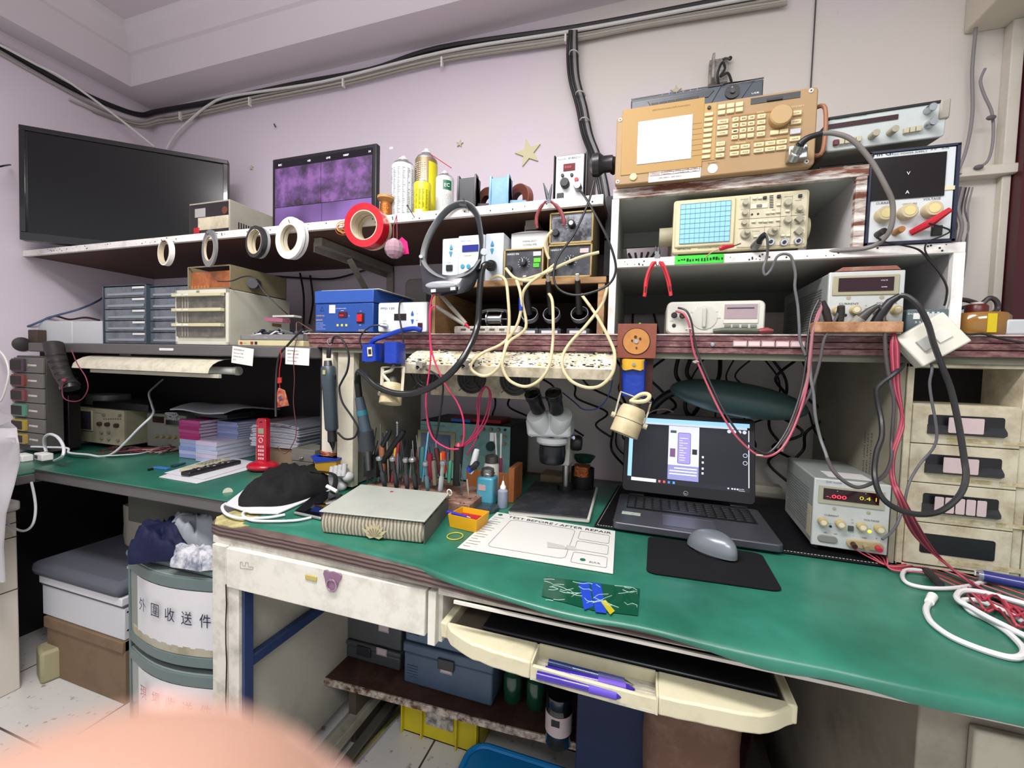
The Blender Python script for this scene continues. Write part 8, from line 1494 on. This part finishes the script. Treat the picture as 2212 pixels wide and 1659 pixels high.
def star(px,py,r,label,rot=0):
    c=W(px,py,1.446);pl=[(c.x+(r if k%2==0 else r*.4)*math.sin(math.radians(36*k+rot)),c.z+(r if k%2==0 else r*.4)*math.cos(math.radians(36*k+rot)))for k in range(10)]
    one('wall_star',label,'wall decoration',MB().prism(pl,1.444,1.4495,'y'),M('cfcaa0' if r>.03 else 'c9bfa8',.5),'plastic stars on the wall',bevel=.001)
star(1141,330,.05,'large pale yellow star on the wall above the blue tape dispenser',-12);star(993,310,.015,'small star on the wall left of the large one',10);star(543,362,.012,'small star on the wall left of the purple monitor');star(1460,196,.018,'small star on the wall behind the recorder')
one('wall_screw','small screw left sticking in the wall above the monitor','screw',MB().cyl(W(592,268,1.44),W(595,274,1.44),.003),DSTEEL)

t=thing('electric_screwdriver','dark slate electric screwdriver hanging from a ring on the post','screwdriver',W(716,990,.95));SB=M('37424b',.4);A,B_=W(709,790,.955),W(717,930,.955)
obj('body',MB().lathe([(0,0),(.016,.001),(.0195,.006),(.021,.03),(.021,.055),(.0185,.065),(.018,(B_-A).length-.006),(.014,(B_-A).length)],A,B_-A,24),SB,t);obj('chuck',MB().lathe([(.012,0),(.013,.03),(.009,.034),(0,.06)],B_,B_-A,18),BLACK,t);obj('collar',MB().lathe([(.010,-.014),(.012,0)],A,B_-A,18),DSTEEL,t)
obj('strap',MB().obox(W(710,762,.955),(.013,.006,.03)),BLACK,t,bevel=.002);obj('key_ring',MB().torus(W(713,738,.955),(0,1,0),.0085,.0014),CHROME,t);obj('switch',MB().obox(W(722,815,.935),(.008,.006,.014)),BLACK,t,bevel=.001);obj('yellow_label',MB().obox(W(700,804,.9335),(.009,.001,.012)),M('a8a070',.5),t)
obj('cord',MB().tube(spline([W(*p_)for p_ in((716,742,.95),(722,728,.95),(738,732,.95),(753,765,.945),(750,800,.945),(738,825,.945),(733,840,.945),(740,870,.94),(760,900,.94),(773,925,.935),(765,945,.935),(745,948,.935),(730,935,.94))]),.0028),BLACK,t)

WP=M('8e877c',.5);t=thing('test_probes','pair of grey test probes on long pink-red leads below the magnifier visor','test probes',W(1000,700,.93));z=(500,580);q=ZQ(*z);PR=M('c02c58',.4)
for a,b in(((1780,222),(2000,470)),((1742,322),(1995,482))):obj('probe',MB().tube([q(*a,.925),q((a[0]*.6+b[0]*.4),(a[1]*.6+b[1]*.4),.925),q(*b,.925)],[.0035,.0052,.0048],10),WP,t)
obj('red_tip',MB().cyl(q(1998,475,.925),q(2030,510,.925),.0045,.002),RED,t)
for pts in(((1780,222),(1740,215),(1705,270),(1690,400),(1695,600),(1700,750),(1685,900),(1662,1080),(1665,1240),(1690,1380),(1740,1470),(1850,1535),(1940,1540)),((1742,322),(1705,340),(1695,450),(1700,650),(1740,810),(1830,1000),(1920,1130),(1972,1260),(1985,1400),(1970,1510))):obj('lead',MB().tube(spline([q(a,b,.90)for a,b in pts]),.0021),PR,t)
for i,pts in enumerate((((1960,1530),(2060,1420),(2100,1300),(2095,1150),(2130,1040),(2170,1010),(2200,1060),(2190,1180),(2120,1360),(1990,1520)),((1965,1535),(2080,1440),(2180,1290),(2215,1100),(2190,1020),(2150,1030),(2120,1130),(2110,1300),(2090,1450),(2010,1590)))):cable('red_lead',('left','right')[i]+' strand of the pink-red lead bunch looping above the black nozzle',[q(a,b,1.0)for a,b in pts],.002,M('a82450',.4),'pink-red lead bunch')
cable('black_lead','black lead hanging in a narrow loop before the teal oscilloscope',[q(*p_)for p_ in((1660,860,.91),(1740,900,.91),(1790,960,.91),(1805,1040,.91),(1780,1250,.92),(1750,1430,.93),(1730,1460,.93),(1710,1400,.93),(1670,1260,.93))],.0025,BLACK)

def XP(px,py,x=-2.332):d=_ray(px,py);return CAMLOC+d*(x/d.x)
for i,(lb,r,m_,lp,bp_)in enumerate((('thick black cable running under the ceiling band',.011,BLACK,((-60,62),(0,100),(80,148),(165,195),(250,232),(305,248)),((345,240),(480,216),(640,182),(800,152),(950,105),(1240,62),(1500,14),(1640,-14))),('topmost grey white cable of the wall bundle',.0045,M('a8a39a',.5),((-40,92),(60,150),(200,226),(290,262)),((345,252),(390,247),(540,211),(740,172),(950,121),(1220,80),(1400,46),(1700,-6))),('second grey white cable of the wall bundle',.0045,M('b5b0a6',.5),((150,215),(220,245),(300,268)),((345,260),(390,253),(540,218),(740,178),(950,127),(1220,86),(1400,52),(1700,2))),('lowest grey white cable of the wall bundle',.0045,M('a09a90',.5),((200,240),(270,266),(305,274)),((345,266),(390,258),(540,225),(740,185),(950,134),(1220,92),(1400,57),(1700,8))))):cable('ceiling_cable',lb,[XP(*p_)for p_ in lp]+[W(a,b,1.435)for a,b in bp_],r,m_,'cables along the ceiling band')
cable('white_cable','bright white cable dropping diagonally behind the television from the left',[XP(-40,78,-2.30),XP(0,97,-2.30),XP(80,140,-2.30),XP(130,165,-2.29),XP(200,213,-2.28),XP(270,266,-2.26),W(332,316,1.38)],.0048,M('dcdcd8',.4))
cable('white_cable','bright white cable curving up from the television and along the ceiling band',[W(*p_,1.425)for p_ in((360,322),(378,292),(408,262),(450,228),(500,208),(700,176),(960,112),(1230,68),(1500,18),(1640,-8))],.0055,M('dcdcd8',.4))
for i,x in enumerate((390,540,742,955,1222)):c=W(x,256-(x-390)*.205-5,1.43);one('cable_clip',('first','second','third','fourth','fifth')[i]+' white clip from the left on the ceiling cable bundle','cable clip',MB().obox(c,(.006,.014,.035)),WHITE,'white clips on the ceiling bundle')
cable('wall_cable','thin dark cable running straight up the wall behind the orange analyzer',[(1750,210,1.445),(1756,110,1.445),(1763,-10,1.445)],.0018,M('4a4648',.5))

GC=M('8a8688',.5)
cable('wall_cable','grey cable hanging down the wall into the power supply corner',[(2112,-5,1.43),(2108,60,1.43),(2100,150,1.43),(2100,250,1.43),(2085,330,1.42),(2060,390,1.40),(2045,430,1.36)],.004,GC)
cable('wall_cable','grey knotted cable beside the cream trunking',[(2128,148,1.42),(2118,175,1.42),(2126,205,1.42),(2143,245,1.42),(2145,300,1.42),(2135,345,1.42),(2112,362,1.42),(2080,375,1.42),(2052,378,1.40)],.0032,GC)
for i,(x,y)in enumerate(((2141,254),(2114,361))):one('cable_knot',('upper','lower')[i]+' tied knot in the grey wall cable','knot',MB().ball(W(x,y,1.41),(.010,.006,.006)),M('6a6668',.5),'knots in the wall cable')
for i in range(6):x=2060+i*7;cable('wall_cable',('first','second','third','fourth','fifth','sixth')[i]+' strand from the left of the dark bundle below the short trunking',[(x+6,405,1.42),(x-4,450,1.41),(x+4*(-1)**i,490,1.41),(x-8,530+5*i,1.42),(x-14,570+6*i,1.43)],.0045 if i<3 else .002,M(('3a3638','5d5a5c','8a8688')[i%3],.5),'dark bundle under the trunking')

random.seed(33);AD='leftmost,second,third,fourth,fifth,sixth,seventh,eighth,ninth,tenth,eleventh,twelfth,thirteenth,fourteenth,fifteenth,rightmost'.split(',')
for i in range(16):
    x=-.10+.038*i;P=[Vector((x+random.uniform(-.05,.05)*(k>0),random.uniform(1.34,1.43),1.16-.05*k))for k in range(8)];cable('back_cable',AD[i]+' black cable tangled against the wall behind the laptop',P,random.choice((.0025,.004,.006)),BLACK,'black cables behind the laptop')
for i in range(6):x=-.62+.09*i;P=[Vector((x+random.uniform(-.06,.06)+.03*k,random.uniform(1.36,1.43),1.10-.04*k))for k in range(6)];cable('back_cable',AD[i]+' black cable hanging behind the fume extractor',P,.0035,BLACK,'black cables behind the extractor')
for i in range(5):cable('back_cable',AD[i]+' black cable seen through the back of the upper cubby',[Vector((-.07+.02*i,1.43,1.50)),Vector((-.05+.012*i,1.40,1.45)),Vector((-.04+.03*i,1.42,1.41)),Vector((.0+.03*i,1.41,1.38))],.004,BLACK,'black cables behind the upper cubby')
for i in range(7):x=-.05+.055*i;cable('back_cable',AD[i]+' black cable against the wall behind the bench multimeter',[Vector((x,1.435,1.33)),Vector((x+.02*math.sin(i),1.43,1.28)),Vector((x+.035*math.sin(i*2),1.43,1.21))],.0035,BLACK,'black cables behind the multimeter')
for i,pts in enumerate((((555,580,1.43),(560,625,1.42),(572,650,1.42),(560,700,1.4)),((500,590,1.42),(640,600,1.42),(720,602,1.42),(790,583,1.43)),((648,590,1.43),(656,640,1.42),(655,720,1.4)),((670,595,1.43),(676,650,1.43),(668,700,1.42)))):cable('wall_cable',AD[i]+' black cable on the wall between the cream cabinet and the shelf bracket',pts,.004,BLACK,'black cables under the upper shelf')

RW_=M('9c3048',.4);q=ZQ(1650,550)
for i in range(6):
    o=i*7;cable('red_wire',AD[i]+' strand from the left of the pink-red wires down the cream panel',[q(1045+o*1.6,560+12*i,.965),q(1100+o*.3,660,.96),q(1080+o*2,780,.955),q(1090+o*1.8,950,.955),q(1110+o*1.4,1150,.955),q(1170+o*.6,1350+10*i,.955),q(1150+o,1500,.95),q(1085+o,1700,.94),q(1080+o,1900,.93),q(1140+o*1.5,2080,.91),W(1970+9*i,1150+7*i,.95),W(2035+8*i,1212+6*i,.955),D(2120+10*i,1275+5*i,.757),D(2230+8*i,1325+8*i,.757)],.0017,(RW_,M('b85a68',.4),M('7a2436',.4))[i%3],'pink-red wires at the right')
for i in range(5):cable('red_wire',AD[i]+' red wire lying from the front power supply to the cream cabinet foot',[D(1846+14*i,1186,.775-.003*i),D(1880+9*i,1205,.764),D(1925,1222+2*i,.76),D(2000,1215+6*i,.758),D(2080,1240+8*i,.758),D(2230,1290+12*i,.758)],.0014,M(('b8384c','c86878','8a2838')[i%3],.4),'red wires on the mat')
for i in range(6):cable('red_wire',AD[i]+' loop of the red wire tangle at the right edge of the mat',[D(2100+18*math.sin(i)+22*k,1272+14*math.sin(k*1.9+i)+11*k+3*i,.758+.004*(k%3))for k in range(8)],.0018,M(('a82a40','c04858','7a2030')[i%3],.4),'red tangle at the right edge')

def DM(l,z=.7575):return[D(1650+a/3.95,1180+b/3.95,z)for a,b in l]
q=lambda*a:DM(a)
cable('usb_cable','white cable snaking from the black splice along the right of the green mat',q((1345,208),(1270,200),(1205,208),(1182,250),(1205,300),(1280,335),(1420,358),(1600,358),(1760,335),(1920,290),(2100,265),(2260,300)),.0035,M('dcdcdc',.35))
t=thing('lightning_cable','thick white coiled cable with its plug pointing up at the right end of the mat','cable',DM([(1430,450)])[0]);obj('plug',MB().cyl(DM([(1440,425)])[0],DM([(1412,478)])[0],.0068,.006),WHITE,t)
obj('cord',MB().tube(spline(DM([(1412,478),(1385,530),(1395,590),(1440,660),(1560,750),(1700,820),(1900,895),(2080,945),(2180,945),(2220,900),(2180,830),(2060,720),(1900,620),(1770,560),(1715,500),(1710,460),(1850,470),(2060,560),(2260,670)])),.0042),M('dcdcdc',.35),t)
obj('cord',MB().tube(spline(DM([(2300,800),(2100,700),(1900,600),(1760,520),(1670,470),(1645,425),(1680,385),(1760,378),(1900,400),(2080,450),(2300,510)],.764)),.0042),M('dcdcdc',.35),t)
t=thing('usb_plug','clear-ended blue USB plug lying at the foot of the cream cabinet','plug',D(2130,1245,.757));A,B_=D(2122,1243,.77),D(2215,1262,.77);obj('shell',MB().cyl(A,B_,.0095,.011,20),M('2a2c78',.25,coat=.5),t);obj('clear_end',MB().cyl(A+(A-B_)*.12,A,.0088,.0095,20),M('7a7c8a',.1,coat=1),t)
for d_ in(-.003,.003):obj('contact',MB().obox(A+(A-B_)*.125+Vector((d_,0,.002)),(.002,.002,.008)),M('d8d8dc',.3),t)
cable('splice','dark grey taped splice in the wires at the right of the mat',DM([(1395,210),(1450,270),(1505,325)],.763),.0065,M('2c2a2e',.5),cat='splice')
cable('thin_cable','thin grey cable with blue tape sagging behind the microscope',[(1215,848,1.15),(1240,868,1.12),(1262,885,1.1),(1295,880,1.1),(1318,845,1.1),(1327,780,1.05)],.0018,M('3a4a8a',.4))
cable('thin_cable','pale thin cord arching behind the right spot lamp over the laptop lid',[(1390,900,1.2),(1410,888,1.22),(1435,883,1.24),(1455,890,1.26)],.0022,M('8a8078',.5))

SKN=nodes_mat('skin');mt,nt,p,N,L=SKN;SKN=mt
tc=N('ShaderNodeTexCoord');n1=N('ShaderNodeTexNoise');n1.inputs['Scale'].default_value=90;n1.inputs['Detail'].default_value=5;cr=N('ShaderNodeValToRGB');cr.color_ramp.elements[0].color=lin('937060');cr.color_ramp.elements[1].color=lin('a58170');L(tc.outputs['Object'],n1.inputs['Vector']);L(n1.outputs[0],cr.inputs[0]);L(cr.outputs[0],p.inputs['Base Color']);p.inputs['Roughness'].default_value=.5;p.inputs['Subsurface Weight'].default_value=.2;p.inputs['Subsurface Scale'].default_value=.005
fa=Vector((-.54957,.18508,-.81469));fc=CAMLOC+fa*.030;dn=(ROT@Vector((-.42,.9,.05))).normalized();R_=.01195
prof=[(0,-1),(.26,-.966),(.5,-.866),(.707,-.707),(.866,-.5),(.966,-.26),(1,0),(1.0,.5),(.99,1.1),(.95,1.7),(.98,2.3),(1.06,3),(1.0,3.8),(1.0,5)]
obj_f=one('person','bare fingertip held close to the camera at the bottom left corner','person',MB().lathe([(R_*a,R_*b)for a,b in prof],fc,dn,40,sq=.97),SKN,ang=80)
nl=(ROT@Vector((.1,.05,1))).normalized();nl=(nl-dn*nl.dot(dn)).normalized();sd_=dn.cross(nl);o_=fc+nl*R_*.99
obj('fingernail',MB().grid([[o_+dn*R_*(1.1*v-.6)+sd_*R_*.55*u-nl*R_*(.17*u*u+(.18 if v==0 else 0))for u in(-1,-.5,0,.5,1)]for v in(0,.33,.66,1)],.0005,up=nl),M('d8a8a0',.3),obj_f)
